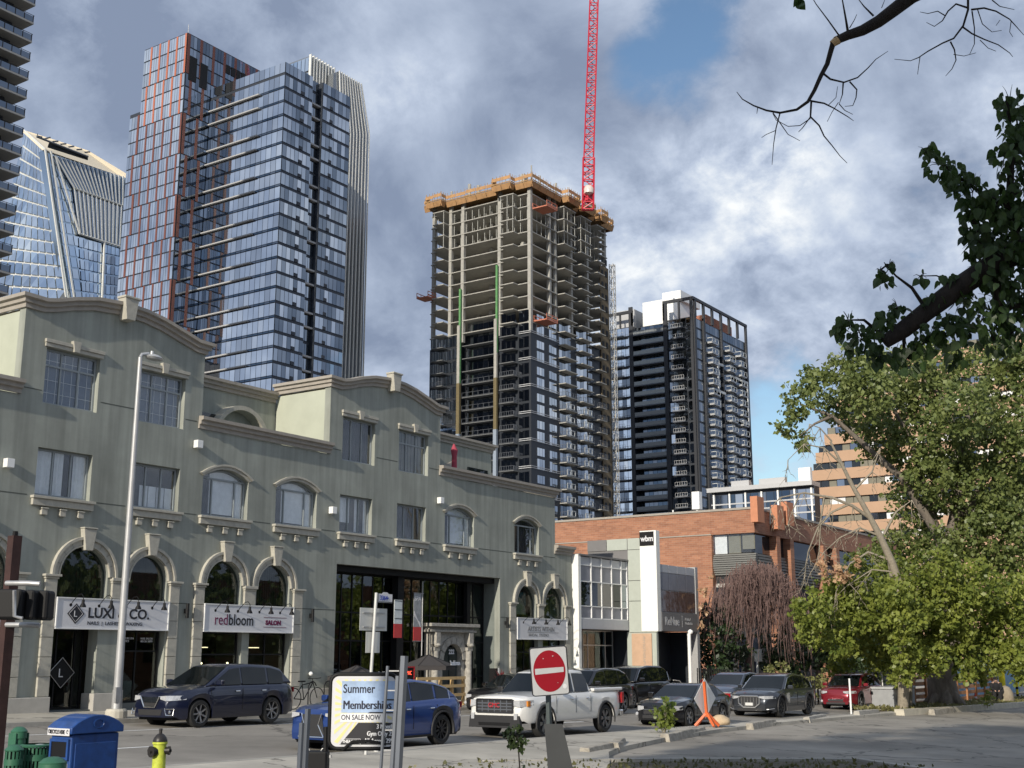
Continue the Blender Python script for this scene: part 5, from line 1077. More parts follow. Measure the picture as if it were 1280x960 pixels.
b = MB(); b.box((X1 + .05, 29.6, -.5), (X1 + .25, 31.3, 3.34)); b.build('side_wall', M_PGR, wb)
b = MB(); b.box((61.0, 29.99, -.5), (61.195, 31.39, 3.37)); b.build('porch_side_wall', M_CLAD, wb); b = MB(); b.box((X1 + .26, 31.4, -.5), (61.19, 34.49, 3.38)); b.build('lobby_wall', M_CLAD, wb)
text('PHYSIOTHERAPY', .20, M_TRIM, wb, (X1 - .024, 30.35, 3.1), (0, 0, -1), (0, -1, 0), sx=.95)
text('NOW OPEN', .15, M_SIGNW, wb, (X1 - .026, 30.9, .42), (0, -1, 0), (0, 0, 1))
b = MB(); b.tube([(52.2, 30.6, .0), (52.2, 30.6, 1.0), (53.6, 30.8, .55)], .025, 5); b.build('handrail', M_STEEL, wb); b = MB(); b.tube([(58.5, 29.6, .9), (59.2, 29.6, .85), (60.6, 29.6, .0)], .03, 5); b.build('handrail', M_STEEL, wb)

# ================================================================ cars
M_TYRE = mat('tyre_rubber', (.018, .018, .018), .85, var=.1); M_ALLOY = mat('alloy_rim', (.42, .42, .43), .3, .85, var=.05); M_ALLOYD = mat('dark_alloy', (.06, .06, .065), .3, .7, var=.05)
M_CGLASS = mat('car_glass', (.006, .008, .009), .02, var=0, spec=.45); M_CPLAST = mat('black_car_plastic', (.022, .022, .024), .6, var=.05); M_CHROME = mat('car_chrome', (.72, .72, .72), .12, 1.0, var=0)
M_LAMPG = mat('clear_lamp_glass', (.55, .56, .58), .12, .3, var=.25, scale=30); M_AMBER = mat('amber_lamp', (.55, .20, .03), .2, var=0); M_TAIL = mat('red_tail_lamp', (.30, .01, .012), .15, var=0, coat=1); M_PLATE = mat('number_plate', (.62, .62, .60), .4, var=.05)
def paint(name, c, metal=.35): return mat(name, c, .28, metal, var=0, coat=1.0)
def interp(pts, x): 
    xs = [p[0] for p in pts][::-1]; ys = [p[1] for p in pts][::-1]; return float(np.interp(x, xs, ys))
def make_car(name, label, loc, rz, body, L, W, H, wb, r, hood, cab, wins, clear=.22, trim=False, nspoke=5, rim=M_ALLOY, glass=M_CGLASS, grille='mesh', group=None, nose_t=.9, rtrim=False, bedx=None, lampz=(.62, .80), fcut=.32, chromewin=False, gril=(.42, .78), kb=.27):
    """local x forward, y to the left, z up. hood: (x,z) list front to back of the shoulder line; cab: side outline of the greenhouse, front to back"""
    t = thing(name, label, 'car', loc, rz, group); xf, xr = wb / 2 + .02, -wb / 2 + .02
    hw = W / 2
    def wx(x):
        if x > L / 2 - nose_t: q = (x - (L / 2 - nose_t)) / nose_t; return hw * (1 - fcut * q ** 2.6)
        if x < -L / 2 + .6: q = (-L / 2 + .6 - x) / .6; return hw * (1 - .16 * q ** 2.2)
        return hw
    Ra = r * 1.16
    def zb(x):
        z = clear + (.06 if abs(x) > L / 2 - .25 else 0)
        for c in (xf, xr):
            if abs(x - c) < Ra: z = max(z, r * .98 + sqrt(Ra * Ra - (x - c) ** 2))
        return z
    st = sorted(set([round(v, 3) for v in list(np.linspace(-L / 2, L / 2, 42)) + [c + Ra * cos(a) * s_ for c in (xf, xr) for a in np.linspace(0.02, pi / 2, 9) for s_ in (1, -1)] + [c + s_ * (Ra + .004) for c in (xf, xr) for s_ in (1, -1)]]))
    st = [x for x in st if -L / 2 <= x <= L / 2]
    v = []; f = []; m = []; prof_n = 0
    for x in st:
        w = wx(x); zt = interp(hood, x); b0 = min(zb(x), zt - .12); end = abs(x) > L / 2 - .04
        zm = b0 + (zt - b0) * .45; cr = .05 if not end else .02
        fl = 1.0
        for c in (xf, xr):
            if abs(x - c) < Ra * 1.25: fl = 1 + .018 * cos((x - c) / (Ra * 1.25) * pi / 2)
        half = [(w * .955, b0), (w * .985 * fl, b0 + .06 if b0 + .06 < zm else zm - .01), (w * 1.0 * fl, zm), (w * .992, zt - .17 if zt - .17 > zm else zm + .01), (w * .962, zt - .07), (w * .90, zt - .012), (w * .72, zt + cr * .45), (w * .35, zt + cr * .9), (0, zt + cr)]
        if end: half = [(a * .975, z) for a, z in half]
        ring = [(x, a, z) for a, z in half] + [(x, -a, z) for a, z in half[:-1][::-1]]
        v += ring; prof_n = len(ring)
    for i in range(len(st) - 1):
        for k in range(prof_n - 1):
            f.append((i * prof_n + k, i * prof_n + k + 1, (i + 1) * prof_n + k + 1, (i + 1) * prof_n + k)[::-1])
            low = k < 1 or k >= prof_n - 2
            zc = (v[i * prof_n + k][2] + v[i * prof_n + k + 1][2]) / 2; xm = (st[i] + st[i + 1]) / 2
            near = min(abs(xm - xf), abs(xm - xr)) < Ra * 1.02
            m.append(1 if (trim and (low or (k in (1, prof_n - 3) and near))) else 0)
    f.append(tuple(range(prof_n))); e = (len(st) - 1) * prof_n; f.append(tuple(e + k for k in range(prof_n))[::-1]); m += [0, 0]
    b = LB(); b.add(v, f); b.m = m; b.build('body', [body, M_CPLAST], t, smooth=32)
    b = LB(); b.box((-L / 2 + .15, -hw + .27, clear - .02), (L / 2 - .2, hw - .27, .78)); b.box((-wb / 2 + Ra + .05, -hw * .93, clear + .01), (wb / 2 - Ra - .05, hw * .93, clear + .2)); b.build('underbody', M_BLACK, t)
    # greenhouse
    zbelt = cab[0][1]; ztop = max(z for _, z in cab)
    def yc(z): return hw * .925 - (z - zbelt) * kb
    pts = [Vector((x, yc(z), z)) for x, z in cab]; n = len(pts)
    low = [(x, z) for x, z in cab]
    b = LB(); vv = pts + [Vector((p.x, -p.y, p.z)) for p in pts]; ff = [tuple(range(n)), tuple(range(2 * n - 1, n - 1, -1))] + [(i, i + n, (i + 1) % n + n, (i + 1) % n) for i in range(n)]
    b.add(vv, ff); ro = b.build('roof', body, t, smooth=50); bm = ro.modifiers.new('bevel', 'BEVEL'); bm.width = .075; bm.segments = 3; bm.limit_method = 'ANGLE'; bm.angle_limit = radians(25)
    cabr = sorted(cab, key=lambda p: p[0]); 
    def roofz(x): return float(np.interp(x, [p[0] for p in cabr], [p[1] for p in cabr]))
    for i, (x1, x0) in enumerate(wins):
        xs = np.linspace(x1, x0, 7); zlo = zbelt + .045; top = [(x, min(roofz(x) - .085, ztop - .095)) for x in xs]; top = [(x, z) for x, z in top if z > zlo + .02]
        poly = [(top[0][0], zlo)] + top + [(top[-1][0], zlo)]
        if chromewin and i == 0:
            allx = np.linspace(wins[0][0] + .03, wins[-1][1] - .03, 16); tp = [(x, min(roofz(x) - .07, ztop - .08)) for x in allx]; tp = [(x, z) for x, z in tp if z > zlo]
            for s_ in (1, -1): b = LB(); b.tube([(x, s_ * (yc(z) + .012), z) for x, z in [(tp[0][0], zlo - .01)] + tp + [(tp[-1][0], zlo - .01)]], .011, 4); b.build('window_trim', M_CHROME, t)
        for s_ in (1, -1):
            b = LB(); q = [Vector((x, s_ * (yc(z) + .004), z)) for x, z in poly]; b.ext(q, (0, s_ * .006, 0)); b.build('side_window', glass, t)
    (xa, za), (xb, zb_) = cab[0], cab[1]; d = Vector((xb - xa, 0, zb_ - za)); nn = Vector((d.z, 0, -d.x)).normalized()
    if nn.x < 0: nn = -nn
    def wsp(A, B, l0, l1, mrg, nm, mt, push=.012):
        q = []
        for tt, s_ in ((l0, 1), (l1, 1), (l1, -1), (l0, -1)):
            x, z = A[0] + (B[0] - A[0]) * tt, A[1] + (B[1] - A[1]) * tt; q.append(Vector((x, s_ * (yc(z) - mrg), z)))
        dd = Vector((B[0] - A[0], 0, B[1] - A[1])); no = Vector((dd.z, 0, -dd.x)).normalized(); no = no if no.z > 0 else -no
        b = LB(); b.ext([p + no * push for p in q], no * .006); b.build(nm, mt, t)
    wsp(cab[0], cab[1], .05, .93, .075, 'windshield', glass); wsp(cab[-1], cab[-2], .15, .9, .1, 'rear_window', glass)
    # wheels
    if not hasattr(make_car, 'cache'): make_car.cache = {}
    key = (r, nspoke, rim.name)
    if key not in make_car.cache:
        tb_ = MB(); tb_.lathe((0, 0, 0), [(r * .62, -.11), (r * .93, -.115), (r, -.08), (r, .08), (r * .93, .115), (r * .66, .118), (r * .62, .10), (r * .60, .03), (.02, .03)], 28, axis='Y', capb=True)
        rb = MB(); rb.lathe((0, 0, 0), [(r * .66, .115), (r * .69, .12), (r * .66, .09), (r * .63, .03)], 28, axis='Y', capb=False); rb.lathe((0, 0, 0), [(.001, .115), (.055, .112), (.06, .04)], 12, axis='Y', capb=False)
        for k in range(nspoke):
            a = 2 * pi * k / nspoke
            for da in ((-.14, .14) if nspoke <= 6 else (0,)):
                p0 = Vector((cos(a + da * .4) * .04, .085, sin(a + da * .4) * .04)); p1 = Vector((cos(a + da) * r * .64, .10, sin(a + da) * r * .64)); s_ = (p1 - p0).cross(Vector((0, 1, 0))).normalized() * (.022 if nspoke <= 6 else .018)
                rb.ext([p0 - s_, p1 - s_ * 1.2, p1 + s_ * 1.2, p0 + s_], (0, -.05, 0))
        make_car.cache[key] = (meshof('wheel', tb_.v, tb_.f, None, [M_TYRE], 40), meshof('rim', rb.v, rb.f, None, [rim], 30))
    wm, rm_ = make_car.cache[key]
    for x in (xf, xr):
        for s_ in (1, -1):
            w_ = link('wheel', wm, t, loc=(x, s_ * (hw - .135), r), rot=(0, R_.uniform(0, 1), 0 if s_ > 0 else pi), local=True); link('rim', rm_, w_, loc=(0, 0, 0), local=True)
    # lamps, grille, bumper, mirrors, handles, seams
    def corner(z0, z1, xs_, nm, mt, o=.012, sides=(1, -1), taper=.4):
        for s_ in sides:
            v = []; n_ = len(xs_)
            for j, x in enumerate(xs_):
                tt = j / (n_ - 1); a = z0 + (z1 - z0) * taper * tt * .6; c = z1 - .0 * tt
                a = a; y = wx(x) + o; v += [(x, s_ * y * .985, a), (x, s_ * y * .97, c)]
            front = [(L / 2 + o, s_ * wx(L / 2) * .62, z0 + .05), (L / 2 + o, s_ * wx(L / 2) * .62, z1 - .015)]
            v = front + [(L / 2 + o, s_ * wx(L / 2) * .985, z0), (L / 2 + o, s_ * wx(L / 2) * .97, z1)] + v[2:] if xs_[0] >= L / 2 - .01 else v
            k = len(v) // 2; b = LB(); vin = [(p[0] - .05, p[1] * .93, p[2]) for p in v]
            b.add(v + vin, [(2 * i, 2 * i + 1, 2 * i + 3, 2 * i + 2) for i in range(k - 1)] + [(2 * i + 1, 2 * i + 1 + 2 * k, 2 * i + 3 + 2 * k, 2 * i + 3) for i in range(k - 1)] + [(2 * i, 2 * i + 2, 2 * i + 2 + 2 * k, 2 * i + 2 * k) for i in range(k - 1)]); b.build(nm, mt, t)
    corner(lampz[0], lampz[1], [L / 2, L / 2 - .12, L / 2 - .28, L / 2 - .46], 'headlight', M_LAMPG)
    # tail lamps
    for s_ in (1, -1): b = LB(); b.box((-L / 2 - .012, s_ * hw * .55 if s_ > 0 else -hw * .84, .84), (-L / 2 + .03, hw * .84 if s_ > 0 else -hw * .55, .98)); b.box((-L / 2 + .031, s_ * hw * .86 - .02, .85), (-L / 2 + .26, s_ * hw * .86 + (.14 if s_ > 0 else .0) - (.12 if s_ < 0 else 0) * 1, .97)) if False else None; b.build('tail_lamp', M_TAIL, t)
    gw = wx(L / 2) * .60
    def gbox(z0, z1, w0, w1, nm, mt, o=.02, dep=.05): b = LB(); b.ext([(L / 2 + o, -w0, z0), (L / 2 + o, w0, z0), (L / 2 + o, w1, z1), (L / 2 + o, -w1, z1)], (-dep, 0, 0)); return b.build(nm, mt, t, bevel=.006)
    if grille == 'shield':
        gbox(.55, .80, gw * .55, gw * 1.0, 'grille', M_CPLAST, .018); b = LB(); b.ext([(L / 2 + .03, -gw * .95, .80), (L / 2 + .03, gw * .95, .80), (L / 2 + .035, gw * .75, .66), (L / 2 + .035, -gw * .75, .66)], (-.02, 0, 0)); b.tube([(L / 2 + .03, -gw * 1.0, .82), (L / 2 + .03, -gw * .55, .54), (L / 2 + .03, gw * .55, .54), (L / 2 + .03, gw * 1.0, .82)], .022, 5); b.build('grille_trim', M_CHROME, t)
        gbox(.33, .48, gw * 1.15, gw * 1.25, 'bumper_intake', M_CPLAST, .012)
        for s_ in (1, -1): b = LB(); b.tube([(L / 2 - .02, s_ * .62, .34), (L / 2 - .08, s_ * .82, .34), (L / 2 - .10, s_ * .82, .50), (L / 2 - .0, s_ * .58, .50), (L / 2 - .02, s_ * .62, .34)], .02, 5); b.lathe((L / 2 - .06, s_ * .72, .42), [(.05, .02), (.001, .035)], 10, axis='X'); b.build('fog_lamp', M_CHROME, t)
    elif grille == 'truck':
        gbox(.70, 1.03, .56, .60, 'grille', M_CPLAST, .02)
        b = LB()
        for z in (.70, 1.035): b.tube([(L / 2 + .035, -.58, z), (L / 2 + .035, .58, z)], .022, 5)
        for y in (-.59, .59): b.tube([(L / 2 + .035, y, .70), (L / 2 + .035, y, 1.035)], .022, 5)
        b.build('grille_surround', M_ALLOYD, t)
        for k in range(3): b = LB(); b.box((L / 2 + .02, -.56, .76 + k * .08), (L / 2 + .032, .56, .79 + k * .08)); b.build('grille_bar', M_DSTEEL, t)
        for k in range(5): b = LB(); b.box((L / 2 + .021, -.42 + k * .2, .71), (L / 2 + .03, -.39 + k * .2, 1.02)); b.build('grille_bar', M_DSTEEL, t)
        text('GMC', .17, mat('badge_red', (.5, .02, .03), .3), t, (L / 2 + .04, -.20, .83), (0, 1, 0), (0, 0, 1), local=True, name='badge')
        gbox(.30, .62, .84, .80, 'front_bumper', M_CPLAST, .05, .12); gbox(.36, .44, .5, .52, 'bumper_intake', M_BLACK, .06)
        for s_ in (1, -1): b = LB(); b.box((L / 2 - .02, s_ * .70 - .05, .52), (L / 2 + .065, s_ * .70 + .05, .68)); b.build('fog_lamp', M_LAMPG, t); b = LB(); b.box((L / 2 - .30, s_ * (wx(L / 2 - .25)) - .03, lampz[0] + .02), (L / 2 - .18, s_ * (wx(L / 2 - .25)) + .02, lampz[1] - .02)); b.build('indicator', M_AMBER, t)
    elif grille == 'oct':
        gbox(.42, .80, gw * .7, gw * 1.05, 'grille', M_CPLAST, .02); b = LB(); b.tube([(L / 2 + .03, a * gw, z) for a, z in ((-.62, .40), (-1.08, .55), (-1.1, .76), (-.9, .83), (.9, .83), (1.1, .76), (1.08, .55), (.62, .40), (-.62, .40))], .03, 5); b.build('grille_surround', mat('brushed_aluminium', (.5, .5, .5), .35, .8), t)
        for k in range(6): b = LB(); y = -gw * .8 + gw * 1.6 * k / 5; b.box((L / 2 + .021, y - .012, .46), (L / 2 + .035, y + .012, .79)); b.build('grille_bar', M_CHROME, t)
        gbox(.26, .37, gw * 1.3, gw * 1.2, 'bumper_intake', M_CPLAST, .012)
        for s_ in (1, -1): b = LB(); b.tube([(L / 2 + .0, s_ * gw * .7, .30), (L / 2 - .08, s_ * .78, .33), (L / 2 - .3, s_ * .93, .36)], .016, 5); b.build('bumper_trim', MATS['brushed_aluminium'], t)
    elif grille == 'spindle':
        gbox(.36, .82, gw * 1.0, gw * .75, 'grille', M_CPLAST, .02); b = LB(); b.tube([(L / 2 + .03, a * gw, z) for a, z in ((-1.0, .34), (-.55, .60), (-.8, .84))], .016, 5); b.tube([(L / 2 + .03, a * gw, z) for a, z in ((1.0, .34), (.55, .60), (.8, .84))], .016, 5); b.tube([(L / 2 + .03, -gw, .34), (L / 2 + .03, gw, .34)], .02, 5); b.build('grille_trim', M_CHROME, t)
    else:
        gbox(gril[0], gril[1], gw, gw * .95, 'grille', M_CPLAST, .012); b = LB(); b.tube([(L / 2 + .02, -gw, gril[1] + .01), (L / 2 + .02, gw, gril[1] + .01)], .015, 5); b.build('grille_trim', M_CHROME, t)
        gbox(.28, .38, gw * 1.2, gw * 1.2, 'bumper_intake', M_CPLAST, .012)
        for s_ in (1, -1): b = LB(); b.lathe((L / 2 - .04, s_ * hw * .74, .42), [(.06, .0), (.05, .02), (.001, .025)], 10, axis='X'); b.build('fog_lamp', M_LAMPG, t)
    for s_ in (1, -1):
        mx_, mz = cab[0][0] - .38, zbelt + .06
        b = LB(); q = Matrix.Translation((mx_, s_ * (hw + .09), mz + .05)) @ Matrix.Rotation(s_ * .15, 4, 'Z'); b.obox((0, 0, 0), (.12, .22, .15), mat4=q); b.build('mirror', body if body.name != 'white_car_paint' else M_CPLAST, t, bevel=.035)
        for k, (x1, x0) in enumerate(wins[:2]): 
            b = LB(); b.tube([(x0 + .10, s_ * (hw + .012), zbelt - .13), (x0 + .26, s_ * (hw + .012), zbelt - .13)], .016, 6); b.build('door_handle', M_CHROME if not trim or nspoke != 6 else M_BLACK, t)
            b = LB(); y = hw * 1.001; b.box((x0 - .03, s_ * y - .004, clear + .2), (x0 - .022, s_ * y + .005, zbelt - .05)); b.build('door_seam', M_BLACK, t)
        b = LB(); b.box((wins[0][0] + .04, s_ * hw - .004, clear + .22), (wins[0][0] + .048, s_ * hw + .004, zbelt - .05)); b.build('door_seam', M_BLACK, t)
    if trim or rtrim:
        for c in (xf, xr):
            for s_ in (1, -1): b = LB(); b.tube([(c + (Ra + .015) * cos(a), s_ * (hw * 1.008), r * .98 + (Ra + .015) * sin(a)) for a in np.linspace(-.25, pi + .25, 15)], .028, 5); b.build('wheel_arch_trim', M_CPLAST, t, smooth=60)
    if grille != 'truck': b = LB(); b.box((L / 2 + .025, -.16, .47), (L / 2 + .04, .16, .58)); b.build('number_plate', M_PLATE, t) if grille in ('oct',) else None
    return t, yc, zbelt
NAVY = paint('navy_car_paint', (.005, .008, .028), .2); BLUE = paint('blue_car_paint', (.012, .045, .20), .4); BLK = paint('black_car_paint', (.008, .008, .010), .2); WHT = paint('white_car_paint', (.70, .69, .66), 0.0); GRY = paint('graphite_car_paint', (.045, .05, .06), .5); REDC = paint('red_car_paint', (.22, .012, .022), .4); SLV = paint('slate_blue_car_paint', (.10, .12, .17), .5)
suv_hood = [(2.3, .70), (2.24, .86), (1.95, .97), (1.1, 1.06), (.6, 1.09), (-2.0, 1.10), (-2.22, 1.02), (-2.3, .85)]
def road(x, y, dz=0): return Vector((x, y, G(x, y) + .006 + dz))
PI = pi
# heading -X, so the car's own left flank faces the camera
make_car('parked_suv', 'navy blue compact SUV with silver beak grille beside the lamp post', road(24.75, 26.92), PI, NAVY, 4.6, 1.87, 1.65, 2.68, .36, suv_hood, [(1.18, 1.05), (.22, 1.60), (-.4, 1.655), (-1.35, 1.61), (-1.75, 1.52), (-2.2, 1.08)], [(.98, -.12), (-.19, -1.12), (-1.2, -1.78)], grille='shield', nspoke=7, group='cars on the street', lampz=(.70, .84))
make_car('blue_crossover', 'bright blue crossover with black wheel arches partly behind the membership board', road(22.9, 19.35), PI, BLUE, 4.5, 1.84, 1.54, 2.64, .36, [(2.25, .66), (2.18, .86), (1.9, .96), (1.1, 1.03), (.3, 1.06), (-1.2, 1.10), (-2.0, 1.10), (-2.2, .98), (-2.25, .8)], [(1.12, 1.0), (.30, 1.49), (-.35, 1.545), (-1.2, 1.46), (-1.65, 1.34), (-2.08, 1.06)], [(.92, -.15), (-.21, -1.05), (-1.14, -1.62)], trim=True, nspoke=10, rim=M_ALLOYD, grille='spindle', group='cars on the street', chromewin=True, lampz=(.74, .86))
pk = make_car('pickup_truck', 'white four door pickup truck with black grille in the near lane', road(30.55, 19.45), PI, WHT, 5.4, 1.92, 1.79, 3.28, .40, [(2.7, .80), (2.66, 1.02), (2.45, 1.10), (1.5, 1.15), (1.0, 1.17), (-.55, 1.18), (-.75, 1.18), (-2.6, 1.18), (-2.7, 1.14)], [(1.28, 1.14), (.55, 1.72), (.0, 1.79), (-.62, 1.76), (-.95, 1.16)], [(1.06, .10), (.02, -.72)], clear=.42, nspoke=6, rim=mat('machined_rim', (.25, .25, .25), .35, .8), grille='truck', group='cars on the street', nose_t=.6, fcut=.14, lampz=(.84, 1.02), kb=.24, rtrim=True)[0]
b = LB(); b.box((-2.60, -.78, 1.10), (-.98, .78, 1.245)); b.build('cargo_bed', M_CPLAST, pk)
for s_ in (1, -1): b = LB(); b.box((-2.66, s_ * .86 - .08, 1.17), (-.96, s_ * .86 + .08, 1.262)); b.build('bed_rail', WHT, pk, bevel=.03)
b = LB(); b.box((-2.70, -.80, .62), (-2.62, .80, 1.25)); b.build('tailgate', WHT, pk, bevel=.02); b = LB(); b.box((-2.86, -.85, .42), (-2.68, .85, .60)); b.build('rear_bumper', M_CHROME, pk, bevel=.03)
for s_ in (1, -1): b = LB(); b.box((-2.725, s_ * .87 - .07, .80), (-2.60, s_ * .87 + .075, 1.12)); b.build('tail_lamp', M_TAIL, pk, bevel=.01)
make_car('dark_sedan', 'black four door sedan seen between the blue crossover and the white pickup', road(39.6, 26.6), PI, BLK, 4.9, 1.87, 1.44, 2.9, .34, [(2.45, .62), (2.38, .76), (1.9, .88), (1.1, .94), (.5, .97), (-1.6, 1.0), (-2.3, .97), (-2.45, .80)], [(1.1, .93), (.25, 1.36), (-.3, 1.435), (-1.0, 1.40), (-1.5, 1.26), (-2.0, .98)], [(.9, -.2), (-.27, -1.15), (-1.2, -1.55)], nspoke=5, group='cars on the street', chromewin=True, clear=.17, lampz=(.58, .72), gril=(.4, .7))
make_car('black_suv', 'black SUV with a paper permit in its windscreen right behind the white pickup', road(41.6, 24.85), PI, BLK, 4.75, 1.92, 1.70, 2.8, .38, suv_hood, [(1.18, 1.05), (.4, 1.62), (-.4, 1.70), (-1.4, 1.66), (-1.85, 1.52), (-2.25, 1.08)], [(.98, -.12), (-.19, -1.12), (-1.2, -1.85)], nspoke=5, group='cars on the street', trim=True)
t_, yc_, zb1 = make_car('black_suv', 'black luxury SUV with chrome sill strip farther up the street by the clinic', road(48.9, 26.9), PI, BLK, 5.0, 1.96, 1.78, 2.95, .40, suv_hood, [(1.2, 1.08), (.45, 1.68), (-.4, 1.775), (-1.6, 1.74), (-2.0, 1.60), (-2.4, 1.10)], [(1.0, -.12), (-.19, -1.2), (-1.3, -2.0)], nspoke=10, group='cars on the street', chromewin=True)
b = LB(); b.box((-1.0, .985, .42), (1.0, 1.0, .47)); b.build('sill_trim', M_CHROME, t_)
make_car('black_coupe', 'black two door coupe parked at the near kerb behind the orange sign stand', road(39.3, 19.5), PI, BLK, 4.45, 1.76, 1.38, 2.62, .32, [(2.22, .58), (2.15, .72), (1.7, .82), (.95, .90), (.5, .92), (-1.4, .97), (-2.05, .95), (-2.22, .78)], [(.95, .88), (.1, 1.31), (-.35, 1.37), (-.9, 1.34), (-1.85, .95)], [(.75, -.38), (-.46, -1.05)], nspoke=5, group='cars on the street', clear=.16, lampz=(.52, .68), gril=(.42, .55))
make_car('graphite_suv', 'dark graphite coupe SUV with large silver framed grille behind the black coupe', road(49.3, 20.35), PI, GRY, 4.98, 1.99, 1.70, 2.99, .40, [(2.49, .66), (2.44, .86), (2.1, .98), (1.2, 1.07), (.6, 1.1), (-1.9, 1.14), (-2.35, 1.06), (-2.49, .85)], [(1.2, 1.05), (.4, 1.60), (-.35, 1.70), (-1.3, 1.62), (-1.8, 1.46), (-2.3, 1.10)], [(1.0, -.12), (-.19, -1.15), (-1.25, -1.9)], nspoke=10, rim=M_ALLOYD, grille='oct', group='cars on the street', chromewin=True, lampz=(.72, .84), rtrim=True)
make_car('slate_sedan', 'slate blue car half hidden behind the graphite coupe SUV', road(52.6, 23.6), PI, SLV, 4.7, 1.85, 1.62, 2.75, .35, suv_hood, [(1.15, 1.02), (.3, 1.54), (-.3, 1.62), (-1.3, 1.56), (-2.1, 1.05)], [(.95, -.12), (-.19, -1.1), (-1.2, -1.7)], nspoke=5, group='cars on the street')
make_car('red_suv', 'dark red compact SUV parked under the edge of the green tree', road(60.5, 20.9), PI, REDC, 4.6, 1.86, 1.70, 2.68, .36, [(2.3, .70), (2.22, .90), (1.95, 1.00), (1.1, 1.08), (.6, 1.10), (-2.0, 1.12), (-2.3, .9)], [(1.2, 1.06), (.4, 1.62), (-.4, 1.70), (-1.4, 1.66), (-1.8, 1.5), (-2.2, 1.1)], [(1.0, -.12), (-.19, -1.12), (-1.2, -1.78)], nspoke=5, group='cars on the street', trim=True, lampz=(.76, .90), gril=(.40, .50))
make_car('red_sedan', 'small bright red car seen over the bonnet of the black coupe', road(60.5, 27.6), PI, paint('bright_red_car_paint', (.38, .02, .02)), 4.4, 1.78, 1.42, 2.6, .33, [(2.2, .62), (2.12, .76), (1.7, .88), (1.0, .94), (-1.6, 1.0), (-2.2, .8)], [(1.05, .92), (.2, 1.35), (-.4, 1.42), (-1.0, 1.38), (-1.8, .98)], [(.85, -.2), (-.27, -1.1)], nspoke=5, group='cars on the street', clear=.16)
b = LB(); b.obox((0, 0, 0), (.012, .45, .16), mat4=Matrix.Translation((.80, .12, 1.45)) @ Matrix.Rotation(radians(-52), 4, 'Y')); 
b.build('permit', M_PLATE, bpy.data.objects['black_suv'])

# ================================================================ street furniture
# tall lamp post
lp = thing('street_lamp', 'tall pale steel street lamp on a concrete footing in front of the nail salon', 'street lamp', (21.85, 28.75, G(22, 28.7) + .12))
k_ = 28.75 / 27.4; bx, by = 21.74 * k_, 28.75; tz = onY(181, 446, by).z; bz = G(bx, by) + .12
lp.location = (bx, by, bz)
b = MB(); b.lathe((bx, by, bz), [(.30, 0), (.30, .18), (.26, .24), (.001, .25)], 16, capb=False); b.build('footing', mat('pale_footing', (.48, .45, .38), .9, var=.15), lp)
b = MB(); b.tube([(bx, by, bz + .24), (bx, by, bz + 2.6), (bx, by, tz - .05)], [.125, .105, .062], 16); b.build('pole', mat('pale_lamp_pole', (.42, .42, .42), .45, .3, var=.12, scale=2), lp, smooth=60)
b = MB(); b.tube([(bx, by, bz + .05), (bx, by, bz + .75)], [.15, .14], 16); b.obox((bx - .10, by - .1, bz + .62), (.12, .08, .42)); b.build('base_cover', M_STEEL, lp, smooth=50)
b = MB(); b.tube([(bx, by, tz - .05), (bx + .05, by, tz + .05), (bx + .3, by, tz + .12)], .05, 10); b.build('arm', M_STEEL, lp, smooth=60)
b = MB(); b.lathe((bx + .50, by, tz + .06), [(.02, -.10), (.16, -.08), (.19, -.02), (.12, .05), (.03, .09)], 16); b.v = [Vector((bx + .5 + (p.x - bx - .5) * 1.7, p.y, p.z)) for p in b.v]; b.build('lamp_head', mat('pale_lamp_head', (.45, .45, .44), .4, .2), lp, smooth=50)
b = MB(); b.tube([(bx + .42, by, tz + .13), (bx + .42, by, tz + .22)], .05, 8); b.build('photocell', M_STEEL, lp)
# pedestrian signal on its rust coloured post, seen from behind
ps = thing('traffic_signal', 'rear of black pedestrian signal heads on a rust brown post at the left edge', 'traffic signal', (P(8, 960, 13).x, P(8, 960, 13).y, G(8, 12)))
pb, pt_ = P(4, 960, 13), P(17, 666, 13); pb.z = G(8, 12); pc = Vector(((P(8, 800, 13) + P(14, 720, 13)) / 2)); px0, py0 = pc.x, pc.y
b = MB(); b.tube([(px0, py0, 0), (px0, py0, P(14, 668, 13).z)], .075, 4); b.build('post', mat('rust_brown_post', (.055, .026, .022), .7, .2, var=.3, scale=6), ps)
b = MB(); b.tube([(px0, py0, P(14, 668, 13).z), (px0, py0, P(14, 662, 13).z)], .03, 6); b.build('finial', M_BLACK, ps)
_sx = _R; sgc = lambda x, y, dz=0: P(x, y, 12.7)
for x0, x1, dd in ((0, 33, 0), (36, 49, .10), (50, 66, .22)):
    A = P(x0, 737, 12.6 + dd); B_ = P(x1, 737, 12.6 + dd); z0 = P((x0 + x1) / 2, 775, 12.6).z; z1 = P((x0 + x1) / 2, 737, 12.6).z
    w = (B_ - A).length; c = (A + B_) / 2; b = MB(); q = Matrix.Translation((c.x, c.y, (z0 + z1) / 2)) @ Matrix.Rotation(atan2(_R.y, _R.x), 4, 'Z'); b.obox((0, 0, 0), (w, .22, z1 - z0), mat4=q); b.build('signal_head', M_BLACK, ps, bevel=.03)
for y in (729, 781):
    b = MB(); b.tube([P(8, y, 12.9), P(36, y, 12.8), P(50, y + 1, 12.8)], .028, 8); b.build('bracket', M_STEEL, ps, smooth=60)
b = MB(); b.tube([P(18, 738, 12.4), P(18, 770, 12.4), P(28, 773, 12.4)], .02, 6); b.build('cable', M_STEEL, ps, smooth=60)
# recycling bin
def unit(): return atan2(_R.y, _R.x)
BL = mat('recycling_blue', (.010, .055, .22), .5, var=.25, scale=7, coat=.3); GN = mat('bin_green', (.035, .13, .075), .45, var=.12, scale=8)
